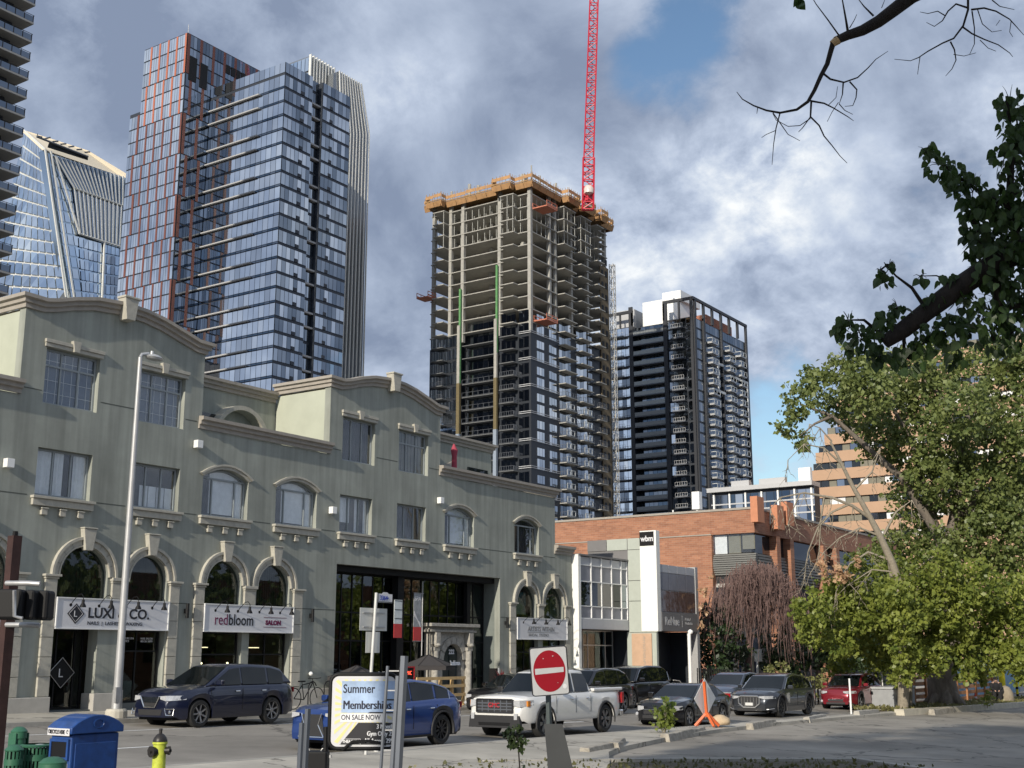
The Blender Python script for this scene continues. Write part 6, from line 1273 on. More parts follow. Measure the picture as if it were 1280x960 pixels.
# front panel looks down the street (-X), long flank faces the camera side
bc = P(97, 930, 13.8); zb0 = G(10, 13.5) + .115
rb_ = thing('recycling_bin', 'blue recycling bin with domed lid and a white RECYCLE HERE strip', 'bin', (bc.x, bc.y, zb0))
front = (P(60, 930, 14.1), P(95, 930, 13.85)); fx = Vector((0, -1, 0)); fd = Vector((1, 0, 0))
O = Vector((front[0].x, front[0].y, 0)); wF = .42; wD = .70
def BQ(u, v, z): return O + fx * u + fd * v + Vector((0, 0, z))
zt0 = P(95, 921, 13.6).z; zl = P(95, 900, 13.6).z; zs0_ = P(78, 920, 13.9).z; zs1_ = P(78, 911, 13.9).z
b = MB(); b.ext([BQ(.02, .02, zb0), BQ(wF - .02, .02, zb0), BQ(wF - .02, wD - .02, zb0), BQ(.02, wD - .02, zb0)], (0, 0, zt0 - zb0)); b.build('bin_body', BL, rb_, bevel=.02)
prof = [(-.015, zt0 + .005), (-.015, zs1_ + .01)] + [(-.015 + (wD + .03) * k / 10, zs1_ + .01 + .135 * sin(pi * (k / 10)) ** .8) for k in range(1, 10)] + [(wD + .015, zs1_ + .01), (wD + .015, zt0 + .005)]
b = MB(); b.ext([BQ(-.015, v, z) for v, z in prof], fx * (wF + .03)); b.build('lid', BL, rb_, smooth=30, bevel=.012)
b = MB(); b.ext([BQ(.01, -.02, zs0_), BQ(wF - .01, -.02, zs0_), BQ(wF - .01, -.02, zs1_), BQ(.01, -.02, zs1_)], fd * -.006); b.build('sign_strip', M_SIGNW, rb_)
text('RECYCLE HERE', .062, INK, rb_, BQ(.055, -.028, zs0_ + .02), fx, (0, 0, 1), sx=.66, bold=.001)
for u in (.03, wF - .055):
    b = MB(); c_ = BQ(u + .012, -.03, zs0_ + .045); b.tube([c_ + fx * (.013 * cos(a)) + Vector((0, 0, .02 * sin(a))) for a in np.linspace(0, 5.4, 9)], .0035, 4); b.build('recycling_mark', INK, rb_)
b = MB(); b.ext([BQ(.07, .0, zt0 - .25), BQ(wF - .07, .0, zt0 - .25), BQ(wF - .07, .0, zt0 - .08), BQ(.07, .0, zt0 - .08)], fd * -.012 + fd * .03); b.build('slot_opening', M_BLACK, rb_)
b = MB()
for (u0, u1, z0, z1) in ((.04, wF - .04, zt0 - .28, zt0 - .25), (.04, wF - .04, zt0 - .08, zt0 - .05), (.04, .07, zt0 - .25, zt0 - .08), (wF - .07, wF - .04, zt0 - .25, zt0 - .08)): b.ext([BQ(u0, .02, z0), BQ(u1, .02, z0), BQ(u1, .02, z1), BQ(u0, .02, z1)], fd * -.03)
b.build('slot_frame', BL, rb_)
b = MB(); b.ext([BQ(.05, 0.02, zt0 - .62), BQ(wF - .06, .02, zt0 - .62), BQ(wF - .06, .02, zt0 - .32), BQ(.05, .02, zt0 - .32)], fd * -.026); b.build('label_plate', M_SIGNW, rb_)
b = MB(); b.ext([BQ(.08, 0.02, zt0 - .42), BQ(.17, .02, zt0 - .42), BQ(.17, .02, zt0 - .32), BQ(.08, .02, zt0 - .32)], fd * -.03); b.build('label_red', M_RED, rb_)
b = MB(); c_ = BQ(.27, -.01, zt0 - .47); b.tube([c_ + fx * (.03 * cos(a)) + Vector((0, 0, .04 * sin(a))) for a in np.linspace(0, 5.4, 9)], .006, 4); b.build('recycling_mark', INK, rb_)
b = MB(); c_ = BQ(wF + .02, wD * .5, zl - .07); b.tube([c_ + fd * (.07 * cos(a)) + Vector((0, 0, .05 * sin(a))) for a in np.linspace(0, 6.283, 15)], .006, 4); b.build('embossed_ring', BL, rb_)
b = MB(); b.ext([BQ(wF - .02, .07, zb0 + .1), BQ(wF - .02, wD - .07, zb0 + .1), BQ(wF - .02, wD - .07, zt0 - .1), BQ(wF - .02, .07, zt0 - .1)], fx * .012); b.build('flank_panel', BL, rb_, bevel=.006)
# green slatted litter bin and its ash post
def slatbin(px_, w_, ytop, rad, nsl, label, lidk=0, low=0):
    top = P(px_, ytop, w_); c = Vector((top.x, top.y, 0)); zt_ = top.z
    t = thing('litter_bin', label, 'bin', (c.x, c.y, zb0))
    b = MB(); b.lathe((c.x, c.y, zb0), [(rad * .86, .05), (rad * .86, zt_ - zb0 - .02)], 18); b.build('liner', M_BLACK, t)
    for k in range(nsl):
        a = 2 * pi * k / nsl; b = MB(); p = Vector((c.x + cos(a) * rad, c.y + sin(a) * rad, 0)); q = Matrix.Translation((p.x, p.y, (zb0 + zt_) / 2)) @ Matrix.Rotation(a, 4, 'Z'); b.obox((0, 0, 0), (.012, 2 * pi * rad / nsl * .55, zt_ - zb0 - .02), mat4=q); b.build('slat', GN, t)
    for z in ((zt_ - .13, zb0 + .1) if not low else (zt_ - .04,)): b = MB(); b.lathe((c.x, c.y, z), [(rad - .01, -.035), (rad + .012, -.035), (rad + .012, .035), (rad - .01, .035)], 24, capb=False); b.build('hoop', GN, t, smooth=40)
    if lidk == 0:
        b = MB(); b.lathe((c.x, c.y, zt_), [(rad - .03, -.01), (rad + .025, -.01), (rad + .03, .01), (rad - .02, .022)], 24, capb=False); b.build('rim', GN, t, smooth=40)
        b = MB(); b.lathe((c.x + .03, c.y - .02, zt_ - .07), [(rad * .75, 0), (rad * .6, .05), (rad * .3, .085), (.001, .09)], 9, capb=False); b.build('rubbish_bag', mat('pale_plastic_bag', (.52, .54, .55), .4, var=.2, scale=20), t, smooth=60)
    else:
        b = MB(); b.lathe((c.x, c.y, zt_), [(rad + .012, -.005), (rad + .015, .01), (rad * .75, .05), (rad * .4, .065)], 20); b.build('lid', GN, t, smooth=40)
    return t, c, zt_
slatbin(46, 14.6, 932, .175, 26, 'green slatted litter bin with a wide open mouth showing pale rubbish')
t_, c_, z_ = slatbin(18, 14.3, 938, .095, 14, 'slim green fluted ash post left of the open litter bin', lidk=1)
t_, c_, z_ = slatbin(24, 15.3, 915, .088, 2, 'round green cap of a taller bin behind the fluted ash post', lidk=1, low=1)
b = MB(); b.lathe((c_.x, c_.y, z_ - .16), [(.088, 0), (.09, .05), (.086, .10), (.09, .15)], 20); b.build('canister', GN, t_, smooth=50)
t_, c_, z_ = slatbin(66, 13.0, 954, .13, 20, 'dark green bin lid in front of the blue recycling bin', lidk=1, low=1)
# fire hydrant
hp = P(200, 930, 17.3); hz = G(hp.x, hp.y) + .115; ht = P(200, 911, 17.3).z - hz
hyd = thing('fire_hydrant', 'yellow green fire hydrant with black bonnet and caps by the kerb', 'hydrant', (hp.x, hp.y, hz))
HG = mat('hydrant_lime', (.50, .56, .06), .55, var=.3, scale=12); HB = mat('hydrant_black', (.02, .017, .015), .45, var=.1)
b = MB(); b.lathe((hp.x, hp.y, hz), [(.14, 0), (.14, .04), (.095, .06), (.09, ht - .22), (.105, ht - .21), (.105, ht - .18)], 18); b.build('barrel', HG, hyd, smooth=40)
b = MB(); b.lathe((hp.x, hp.y, hz + ht - .179), [(.10, 0), (.10, .02), (.085, .06), (.05, .10), (.022, .115), (.022, .155), (.03, .16), (.02, .18)], 18); b.build('bonnet', HB, hyd, smooth=40)
for dv, s_ in ((_R, 1), (-_R, 1), (-_H * .8 - _R * .6, 1.3)):
    d = Vector(dv).normalized(); c = Vector((hp.x, hp.y, hz + ht - .30 if s_ == 1 else hz + ht - .31)); b = MB(); b.tube([c + d * .07, c + d * .12], .05 * s_, 10); b.tube([c + d * .12, c + d * .15], .06 * s_, 10); b.tube([c + d * .15, c + d * .17], .02, 6); b.build('hose_cap', HB, hyd, smooth=40)
# sign pole with sign backs and the number plate
sp0 = P(455, 950, 27.5) ; spx, spy = 20.55, 17.3
zt_ = onY(471, 741, spy).z
d0 = onY(463, 840, spy); spx = d0.x
sp = thing('sign_post', 'leaning white steel post with two blank sign backs and the 3364 plate', 'sign', (spx, spy, G(spx, spy) + .115))
lean = (onY(471, 741, spy).x - onY(457, 945, spy).x)
A = Vector((onY(457, 945, spy).x, spy, G(spx, spy) + .1)); B_ = Vector((onY(470.5, 741, spy).x, spy, zt_)); b = MB(); b.tube([A, B_], .035, 8); b.build('post', mat('pale_post', (.55, .55, .53), .5, .2, var=.1), sp, smooth=60)
def onpost(y): t = (y - 945) / (741 - 945); return A.lerp(B_, t)
M_SB = mat('sign_back_aluminium', (.60, .60, .57), .5, .1, var=.08)
def splate(x0, x1, y0, y1, m_, nm, dy=.06):
    a = onY(x0, y1, spy + dy); c = onY(x1, y0, spy + dy); b = MB(); b.box((a.x, spy + dy, a.z), (c.x, spy + dy + .006, c.z)); return b.build(nm, m_, sp, bevel=0), a, c
splate(449.5, 484, 761, 788, M_SB, 'sign_back'); splate(457, 475, 790, 816, M_SB, 'sign_back')
for y in (765.5, 783.5): a, c = onY(454, y, spy + .05), onY(481, y, spy + .05); b = MB(); b.box((a.x, spy + .038, a.z - .012), (c.x, spy + .058, a.z + .012)); b.build('sign_rail', M_STEEL, sp)
_, a, c = splate(473, 490.5, 743, 753, M_SIGNW, 'number_sign', -.02); b = MB(); cx_ = (a.x + c.x) / 2; b.ext([(cx_ - .12, spy - .02, c.z - .001), (cx_ - .06, spy - .02, c.z + .035), (cx_ + .06, spy - .02, c.z + .035), (cx_ + .12, spy - .02, c.z - .001)], (0, .006, 0)); b.build('number_sign_crest', M_SIGNW, sp)
text('3364▸', .145, mat('sign_blue', (.02, .05, .35), .5), sp, (a.x + .045, spy - .026, a.z + .05), (1, 0, 0), (0, 0, 1), sx=.86, bold=.0)
b = MB(); b.box((a.x + .01, spy - .026, a.z + .008), (c.x - .01, spy - .021, a.z + .022)); b.build('number_sign_rule', INK, sp)
# bicycle at a rack
bk = thing('bicycle', 'dark city bicycle leaning on a hoop rack behind the navy SUV', 'bicycle', (30.1, 29.6, G(30, 29.6) + .12))
byy = 29.7; gz = G(30, byy) + .12; c1 = onY(367, 880, byy).x; c2 = c1 + 1.12; rw = .34
for x in (c1, c2):
    b = MB(); b.tube([(x + rw * cos(a), byy, gz + rw + rw * sin(a)) for a in np.linspace(0, 2 * pi, 25)], .018, 6, caps=False)
    w_ = b.build('wheel', M_TYRE, bk); b = MB()
    for k in range(12): b.tube([(x, byy, gz + rw), (x + rw * cos(k * pi / 6), byy, gz + rw + rw * sin(k * pi / 6))], .003, 3)
    b.build('spokes', M_STEEL, w_, kind='stuff')
S = Vector((c1 + .38, byy, gz + .78)); Hh = Vector((c2 - .22, byy, gz + .86)); BB = Vector((c1 + .48, byy, gz + .30)); W1 = Vector((c1, byy, gz + rw)); W2 = Vector((c2, byy, gz + rw))
b = MB()
for p, q in ((S, BB), (S, Hh), (BB, Hh), (BB, W1), (S, W1), (Hh, W2)): b.tube([p, q], .017, 6)
b.tube([S, S + Vector((-.02, 0, .1))], .012, 6); b.tube([Hh, Hh + Vector((-.03, 0, .12))], .014, 6); b.build('frame', M_BLACK, bk)
b = MB(); b.tube([Hh + Vector((.12, -.25, .15)), Hh + Vector((-.03, -.2, .13)), Hh + Vector((-.03, .2, .13)), Hh + Vector((.12, .25, .15))], .012, 6); b.build('handlebar', M_BLACK, bk)
b = MB(); b.obox(S + Vector((-.03, 0, .12)), (.26, .14, .05)); b.build('saddle', M_BLACK, bk, bevel=.02)
b = MB(); b.box((c1 - .25, byy - .08, gz + .72), (c1 + .15, byy + .08, gz + .74)); b.build('luggage_rack', M_BLACK, bk)
rk = thing('bike_rack', 'pair of dark hoop bike racks on the far pavement', 'bike rack', (30.3, 29.5, gz))
for x in (c1 + .42, c1 + 1.2):
    b = MB(); b.tube([(x, 29.45, gz), (x, 29.45, gz + .75), (x + .08, 29.45, gz + .86), (x + .2, 29.45, gz + .9), (x + .3, 29.45, gz + .86), (x + .38, 29.45, gz + .75)] + ([(x + .38, 29.45, gz)] if x > c1 + 1 else []), .02, 8); b.build('hoop', M_BLACK, rk, smooth=60)
# membership board on its stand
wB = 15.0
bA, bB = P(414, 845, wB), P(497, 843, wB); bdir = (bB - bA); bdir.z = 0; bw = bdir.length; bdir.normalize(); bn = Vector((bdir.y, -bdir.x, 0)); zt_ = P(450, 843, wB).z; zb2 = P(450, 934, wB).z
O2 = Vector((bA.x, bA.y, 0))
def BD(u, z, o=0.0): return O2 + bdir * u + bn * o + Vector((0, 0, z))
bo = thing('advertising_board', 'rounded advertising board reading Summer Memberships ON SALE NOW on a steel stand', 'board', BD(bw / 2, 0) + Vector((0, 0, G(12, 10))))
def rr(x0, z0, x1, z1, r, n=6):
    pts = []
    for cx, cz, a0 in ((x1 - r, z1 - r, 0), (x0 + r, z1 - r, pi / 2), (x0 + r, z0 + r, pi), (x1 - r, z0 + r, 1.5 * pi)):
        pts += [(cx + r * cos(a0 + pi / 2 * k / n), cz + r * sin(a0 + pi / 2 * k / n)) for k in range(n + 1)]
    return pts
BH = zt_ - zb2; rad = .10
b = MB(); b.ext([BD(u, z, -.02) for u, z in rr(.02, zb2 + .02, bw - .02, zt_ - .02, rad - .02)], bn * .035); b.build('board_panel', M_SIGNW, bo)
b = MB(); b.tube([BD(u, z, .0) for u, z in rr(0, zb2, bw, zt_, rad) + [rr(0, zb2, bw, zt_, rad)[0]]], .028, 8, caps=False); b.build('board_frame', M_BLACK, bo, smooth=60)
# printed face: sun rays, blue panel, dark panel
M_YEL = mat('print_yellow', (.78, .70, .33), .4, var=0); M_SKYB = mat('print_pale_blue', (.40, .53, .74), .4, var=.25, scale=4); M_CHAR = mat('print_charcoal', (.025, .025, .028), .4, var=0); M_PRW = mat('print_white', (.80, .80, .80), .4, var=0)
rc = (bw * .50, zb2 + BH * .55); b = MB()
n_r = 30
for k in range(n_r):
    a0 = 2 * pi * (k + .1) / n_r; a1 = 2 * pi * (k + .52) / n_r
    def edge(a):
        dx, dz = cos(a), sin(a); tt = min([(q) for q in (((bw - .06 - rc[0]) / dx) if dx > 1e-6 else 9, ((.06 - rc[0]) / dx) if dx < -1e-6 else 9, ((zt_ - .06 - rc[1]) / dz) if dz > 1e-6 else 9, ((zb2 + .06 - rc[1]) / dz) if dz < -1e-6 else 9)]); return (rc[0] + dx * tt, rc[1] + dz * tt)
    e0, e1 = edge(a0), edge(a1); b.ext([BD(*rc, .016), BD(*e0, .016), BD(*e1, .016)], bn * .001)
b.build('ray_print', M_YEL, bo)
x_in = bw * .17; b = MB(); b.ext([BD(x_in, zt_ - BH * .40, .018), BD(bw - .03, zt_ - BH * .40, .018), BD(bw - .03, zt_ - BH * .09, .018), BD(x_in, zt_ - BH * .09, .018)], bn * .001); b.build('blue_print', M_SKYB, bo)
b = MB(); b.ext([BD(x_in, zt_ - BH * .52, .018), BD(bw - .03, zt_ - BH * .52, .018), BD(bw - .03, zt_ - BH * .405, .018), BD(x_in, zt_ - BH * .405, .018)], bn * .001); b.build('blue_print', M_SKYB, bo)
b = MB(); b.ext([BD(x_in - .01, zt_ - BH * .645, .019), BD(bw * .86, zt_ - BH * .645, .019), BD(bw * .86, zt_ - BH * .53, .019), BD(x_in - .01, zt_ - BH * .53, .019)], bn * .001); b.build('white_print', M_PRW, bo)
b = MB(); b.ext([BD(.13, zb2 + .045, .0185), BD(bw - .05, zb2 + .045, .0185), BD(bw - .03, zt_ - BH * .655, .0185), BD(bw * .43, zt_ - BH * .655, .0185)], bn * .001); b.build('charcoal_print', M_CHAR, bo)
b = MB(); b.ext([BD(bw * .80, zt_ - BH * .355, .0195), BD(bw - .03, zt_ - BH * .355, .0195), BD(bw - .03, zt_ - BH * .335, .0195), BD(bw * .84, zt_ - BH * .335, .0195)], bn * .001); b.ext([BD(bw * .56, zt_ - BH * .528, .0195), BD(bw - .03, zt_ - BH * .528, .0195), BD(bw - .03, zt_ - BH * .51, .0195), BD(bw * .6, zt_ - BH * .51, .0195)], bn * .001); b.build('rule_print', M_CHAR, bo)
DK = mat('print_navy', (.015, .018, .04), .4, var=0)
text('Summer', .145, DK, bo, BD(x_in + .015, zt_ - BH * .25, .020), bdir, (0, 0, 1), sx=.80, bold=.0026, depth=.001); [text('Memberships', .145, DK, bo, BD(x_in + .015 + .004 * k, zt_ - BH * .47, .020 + .0004 * k), bdir, (0, 0, 1), sx=.76, depth=.001) for k in range(3)]
text('ON SALE NOW', .085, DK, bo, BD(x_in, zt_ - BH * .615, .0215), bdir, (0, 0, 1), sx=.82, bold=.001, depth=.001)
for s, u, k in (('3 Months', .70, .735), ('Gym Only 259', .56, .83), ('All Access 299', .52, .925)): [text(s, .078, M_PRW, bo, BD(bw * u + .003 * j, zt_ - BH * k, .0215 + .0004 * j), bdir, (0, 0, 1), sx=.76, depth=.001) for j in range(3)]
text('THEACADEMY', .048, M_PRW, bo, BD(bw * .20, zb2 + BH * .075, .0215), bdir, (0, 0, 1), sx=.84, bold=.002, depth=.001)
b = MB()
for p, q in (((.17, .045), (.47, .05)), ((.17, .125), (.47, .13)), ((.17, .045), (.175, .13)), ((.465, .045), (.47, .13))): b.ext([BD(bw * p[0], zb2 + BH * p[1], .0205), BD(bw * q[0], zb2 + BH * p[1], .0205), BD(bw * q[0], zb2 + BH * q[1], .0205), BD(bw * p[0], zb2 + BH * q[1], .0205)], bn * .001)
b.build('logo_frame_print', M_PRW, bo)
zg0 = G(12, 10) + .02; b = MB(); b.tube([BD(-.05, zg0, -.08), BD(-.05, zb2 + .25, -.05)], .03, 8); b.tube([BD(bw * .2, zb2 - .02, .02), BD(bw * .35, zb2 + .08, .04), BD(bw * .6, zb2 + .09, .04), BD(bw * .85, zb2 + .05, .03)], .018, 6); b.tube([BD(bw - .02, zg0, -.08), BD(bw - .02, zb2 + .2, -.05)], .03, 8); b.build('stand', M_BLACK, bo)
b = MB(); b.obox(BD(-.2, P(400, 945, wB).z - .08, -.1), (.36, .26, .30), rz=atan2(bdir.y, bdir.x)); b.build('weight_block', M_BLACK, bo, bevel=.02)
b = MB(); b.tube([BD(.02, zb2 - .02, -.02) + Vector((0, 0, -.06)), BD(.02, zb2 - .02, -.02) + Vector((0, 0, -.09))], .02, 6)
for u in (-.28, -.08): b.tube([BD(u + .03 * cos(a), P(400, 945, wB).z + .07 + .03 * sin(a), -.1) for a in np.linspace(0, pi, 7)], .006, 5)
b.build('lifting_ring', M_STEEL, bo)
# steel stair railings with rungs
M_RAIL = mat('grey_rail_steel', (.16, .175, .20), .35, .45, var=.08)
def rail_unit(px_, ytop, w_, label, wide=True):
    top = P(px_, ytop, w_); t = thing('steel_railing', label, 'railing', (top.x, top.y, G(top.x, top.y))); z0 = G(top.x, top.y)
    c = Vector((top.x, top.y, 0)); s = _R
    if wide:
        for k, (o, r_) in enumerate(((-.20, .018), (-.06, .03), (.03, .045))): b = MB(); b.tube([c + s * (o - .02 * k) - _H * .02 * k + Vector((0, 0, z0)), c + s * (o + .10 - .03 * k) + Vector((0, 0, top.z - (.0 if k == 2 else .1 + .1 * k)))], r_, 6); b.build('upright', M_RAIL, t, smooth=40)
        for k in range(11):
            z = z0 + .15 + k * (top.z - z0 - .3) / 10; sh = .10 * (z - z0) / (top.z - z0); b = MB(); b.obox(c + s * (-.13 + sh * 0.9) + Vector((0, 0, z)), (.13, .012, .012), rz=atan2(_R.y, _R.x)); b.build('rung', M_STEEL, t)
    else:
        for o, dz in ((.0, 0), (-.055, .14)): b = MB(); b.tube([c + s * (o - .03) + Vector((0, 0, z0)), c + s * o + Vector((0, 0, top.z - dz))], .03, 4); b.build('upright', M_RAIL, t)
    return t
rail_unit(497, 820, 12.6, 'tall grey steel railing with ladder rungs covering the right edge of the board'); rail_unit(385, 886, 12.6, 'short grey steel railing left of the membership board', False)
# no-entry sign
ne = thing('no_entry_sign', 'square no entry sign with red disc and white bar on a steel channel post', 'sign', (P(690, 960, 12.9).x, P(690, 960, 12.9).y, G(11, 7)))
TL, TR, BLc, BR = P(661, 810, 13), P(708, 806.5, 13), P(665.5, 871, 13), P(711.5, 868, 13)
ux = (TR - TL).normalized(); uz = (TL - BLc).normalized(); un = ux.cross(uz).normalized(); un = un if un.dot(EYE - TL) > 0 else -un
wS = (TR - TL).length; hS = (TL - BLc).length
def NE(u, v, o=0.0): return BLc + ux * u + uz * v + un * o
b = MB(); b.ext([NE(u, v) for u, v in rr(0, 0, wS, hS, .03)], un * -.006); b.build('sign_plate', mat('retroreflective_white', (.46, .47, .48), .35, var=.06, scale=14), ne)
b = MB(); pts_ = rr(.004, .004, wS - .004, hS - .004, .03); b.tube([NE(u, v, .001) for u, v in pts_ + pts_[:1]], .006, 4, caps=False); b.build('sign_border', INK, ne)
cu, cv = wS * .5, hS * .5; b = MB(); b.ext([NE(cu + wS * .425 * cos(a), cv + hS * .425 * sin(a), .001) for a in np.linspace(0, 2 * pi, 48, endpoint=False)], un * .002); b.build('red_disc', mat('sign_red', (.27, .008, .018), .3, var=.05), ne)
b = MB(); b.ext([NE(cu + wS * x, cv + hS * z, .004) for x, z in ((-.38, -.055), (.38, -.035), (.38, .065), (-.38, .065))], un * .001); b.build('white_bar', MATS['retroreflective_white'], ne)
b = MB(); b.ext([NE(wS * .88 + .022 * cos(a), hS * .17 + .026 * sin(a), .004) for a in np.linspace(0, 2 * pi, 12, endpoint=False)], un * .001); b.build('sticker', M_SIGNW, ne)
for u, v, r_ in ((.36, .76, .006), (.62, .80, .009), (.70, .25, .005)): b = MB(); b.lathe(NE(wS * u, hS * v, .004), [(r_, -.002), (r_, .004)], 8); b.build('rivet', M_STEEL, ne)
pA, pB = P(691, 1010, 13.1), P(685.5, 866, 13.1); pA.z = min(pA.z, G(11, 7)); b = MB(); d = (pB - pA); b.tube([pA + un * -.06, pB + d.normalized() * .3 + un * -.06], .030, 4); b.build('post', mat('channel_post', (.10, .12, .12), .5, .4, var=.15), ne)
b = MB(); q0 = P(700, 903, 12.9); gq = G(q0.x, q0.y); b.ext([P(680, 905, 12.9), P(703, 905, 12.9), P(722, 985, 12.9), P(688, 985, 12.9)], _H * .02); b.build('leaning_panel', mat('dark_grey_sheet', (.055, .058, .06), .7, var=.1), ne)
# orange folding sign stand with a diamond sign, seen from behind
os_ = thing('road_work_sign', 'orange road work stand with a grey backed diamond sign at the near kerb', 'sign', (37.2, 17.55, G(37, 17.5) + .1))
w0 = P(882, 905, 36.5).copy(); yq = 17.4; base = onY(884, 908, yq); topd = onY(880, 850, yq); OR = mat('safety_orange', (.62, .12, .03), .5, var=.08)
b = MB(); b.tube([base + Vector((0, 0, .3)), topd + Vector((0, 0, -.05))], .055, 4); b.build('mast', OR, os_)
for dx, dy in ((-.4, -.35), (.4, -.3), (-.25, .35), (.2, .4)): b = MB(); b.tube([base + Vector((0, 0, .42)), base + Vector((dx * .6, dy, .02))], .05, 4); b.build('stand_leg', OR, os_)
dc = onY(881.5, 873, yq + .10); hw_ = abs(onY(895, 873, yq).x - onY(868, 873, yq).x) / 2; hh = abs(onY(881, 845.5, yq).z - onY(881, 900, yq).z) / 2 * .93
b = MB(); b.ext([dc + Vector((0, 0, hh)), dc + Vector((hw_, 0, 0)), dc - Vector((0, 0, hh)), dc - Vector((hw_, 0, 0))], (0, .01, 0)); b.build('diamond_sign', mat('pale_sign_back', (.80, .80, .76), .4, var=.04), os_)
sb = thing('sandbag', 'pale sandbag lying on the foot of the orange sign stand', 'sandbag', base + Vector((.5, -.1, .05)))
b = MB(); b.lathe(base + Vector((.62, -.15, .03)), [(.001, 0), (.3, .0), (.36, .1), (.3, .2), (.12, .3), (.001, .31)], 10, capb=False); b.v = [Vector((p.x + .05 * sin(p.z * 30 + p.y * 9), p.y, p.z)) for p in b.v]; b.build('bag', mat('sand_canvas', (.55, .42, .27), .95, var=.15), sb, smooth=70)
# wheel stops along the lot
def stop(a, c, label, h=.15, m_=None):
    A, B = Vector((*a, 0)), Vector((*c, 0)); mid = (A + B) / 2; z = G(mid.x, mid.y); t = thing('wheel_stop', label, 'wheel stop', (mid.x, mid.y, z), group='concrete wheel stops edging the lot'); d = (B - A).normalized(); nn = Vector((-d.y, d.x, 0)) * .16; h += .06
    n = 5; b = MB(); v = []; f = []
    for i in range(n + 1):
        p = A.lerp(B, i / n); zz3 = G(p.x, p.y); j = lambda: R_.uniform(-.02, .02)
        v += [p - nn + Vector((0, 0, zz3 - .01)), p - nn * .7 + Vector((0, 0, zz3 + h + j())), p + nn * .7 + Vector((0, 0, zz3 + h + j())), p + nn + Vector((0, 0, zz3 - .01))]
    for i in range(n): f += [(4 * i + k, 4 * i + k + 1, 4 * i + 5 + k, 4 * i + 4 + k) for k in range(3)]
    f += [(3, 2, 1, 0), (4 * n, 4 * n + 1, 4 * n + 2, 4 * n + 3)]; b.add(v, f); b.build('stop_block', m_ or M_KERB, t, bevel=.02)
M_WST = mat('weathered_stop', (.34, .31, .26), .95, var=.35, scale=5, bump=.6)
stop((24.9, 14.9), (27.3, 15.35), 'long dark wheel stop, leftmost one beside the sapling', m_=M_WST); stop((26.6, 15.1), (28.4, 15.9), 'broken wheel stop lapping over the leftmost one', h=.17, m_=M_WST)
stop((31.0, 16.0), (35.2, 16.9), 'wheel stop right of the sapling, under the orange stand', m_=M_WST); stop((38.8, 16.9), (42.2, 17.5), 'wheel stop in front of the graphite coupe SUV, pale front end', m_=M_WST)
stop((45.2, 17.4), (48.6, 18.0), 'crumbling short wheel stop near the rear wheel of the graphite SUV'); stop((51.4, 17.6), (54.6, 17.8), 'pale slab like wheel stop at the foot of the white post', h=.22); stop((58.4, 16.5), (62.5, 16.7), 'broken wheel stop pieces lying against the pale raised kerb', h=.18, m_=M_WST)
# white posts
def wpost(px_, y0, y1, Y, label, r=.04, head=None):
    a = onY(px_, y1, Y); c = onY(px_, y0, Y); t = thing('white_post', label, 'post', a); b = MB(); b.tube([(a.x, Y, min(a.z, G(a.x, Y) + .02)), (a.x, Y, c.z)], r, 8); b.build('post', M_WHITE, t, smooth=60)
    if head: p0 = onY(head[0], head[3], Y - .05); p1 = onY(head[2], head[1], Y - .05); b = MB(); b.box((p0.x, Y - .06, p0.z), (p1.x, Y - .05, p1.z)); b.build('sign_back', M_SB, t)
    return t
wpost(1064, 848, 890, 18.0, 'slender white post in front of the dark red SUV'); wpost(1126, 853, 886, 18.3, 'short white post with bulbous foot beside the grey utility bin'); wpost(1105, 838, 884, 20.2, 'thin white post behind the dark red SUV at the bin', r=.03)
wpost(947, 812, 845, 29.6, 'pale post carrying a small rectangular sign back by the playhouse', r=.07, head=(943, 811.5, 952, 827)); wpost(863, 792, 848, 28.9, 'white globe topped post at the corner of the clinic', r=.10)
p_ = onY(863, 790, 28.9); b = MB(); b.lathe(p_, [(.001, -.15), (.12, -.08), (.15, 0), (.12, .08), (.001, .15)], 12, capb=False); b.build('globe', M_WHITE, bpy.data.objects['white_post.004'], smooth=60)
# short white marker under the board
wm_ = thing('marker_post', 'stubby white marker standing at the kerb below the membership board', 'marker', (20.8, 18.05, G(20.8, 18))); b = MB(); b.tube([(20.9, 17.7, G(21, 17.7) + .1), (20.9, 17.7, G(21, 17.7) + .38)], .055, 10); b.build('marker', M_WHITE, wm_, smooth=60)

# ---------------------------------------------------------------- restaurant terrace in front of the atrium
PY_ = 29.6; gzp = G(38, PY_) + .12
um = thing('patio_umbrella', 'open charcoal patio umbrella with white lettering before the stone portal', 'umbrella', (onY(535, 860, PY_).x, PY_, gzp))
ux_ = um.location.x; ztop_ = onY(532, 818, PY_).z; zrim = onY(535, 832, PY_).z; RU = (onY(567, 830, PY_).x - onY(503, 830, PY_).x) / 2 * .66
b = MB(); b.tube([(ux_, PY_, gzp), (ux_, PY_, ztop_)], .025, 8); b.build('pole', M_BLACK, um)
M_CANV = mat('charcoal_canvas', (.05, .045, .045), .9, var=.08)
for k in range(6):
    a0, a1 = pi / 3 * k + .3, pi / 3 * (k + 1) + .3; A = Vector((ux_, PY_, ztop_)); B1 = Vector((ux_ + RU * cos(a0), PY_ + RU * sin(a0), zrim)); B2 = Vector((ux_ + RU * cos(a1), PY_ + RU * sin(a1), zrim))
    b = MB(); b.ext([A, B1, B2], (0, 0, -.012)); b.ext([B1, B2, B2 + Vector((0, 0, -.16)), B1 + Vector((0, 0, -.16))], (0, .004, 0)); b.build('canopy_panel', M_CANV, um); b = MB(); b.tube([A, B1], .012, 4); b.build('rib', M_BLACK, um)
text('Steakhouse', .26, M_SIGNW, um, (ux_ - .1, PY_ - RU - .1, zrim + .02), (1, .25, 0), (0, .35, 1), shear=.3, bold=.006, sx=.8)
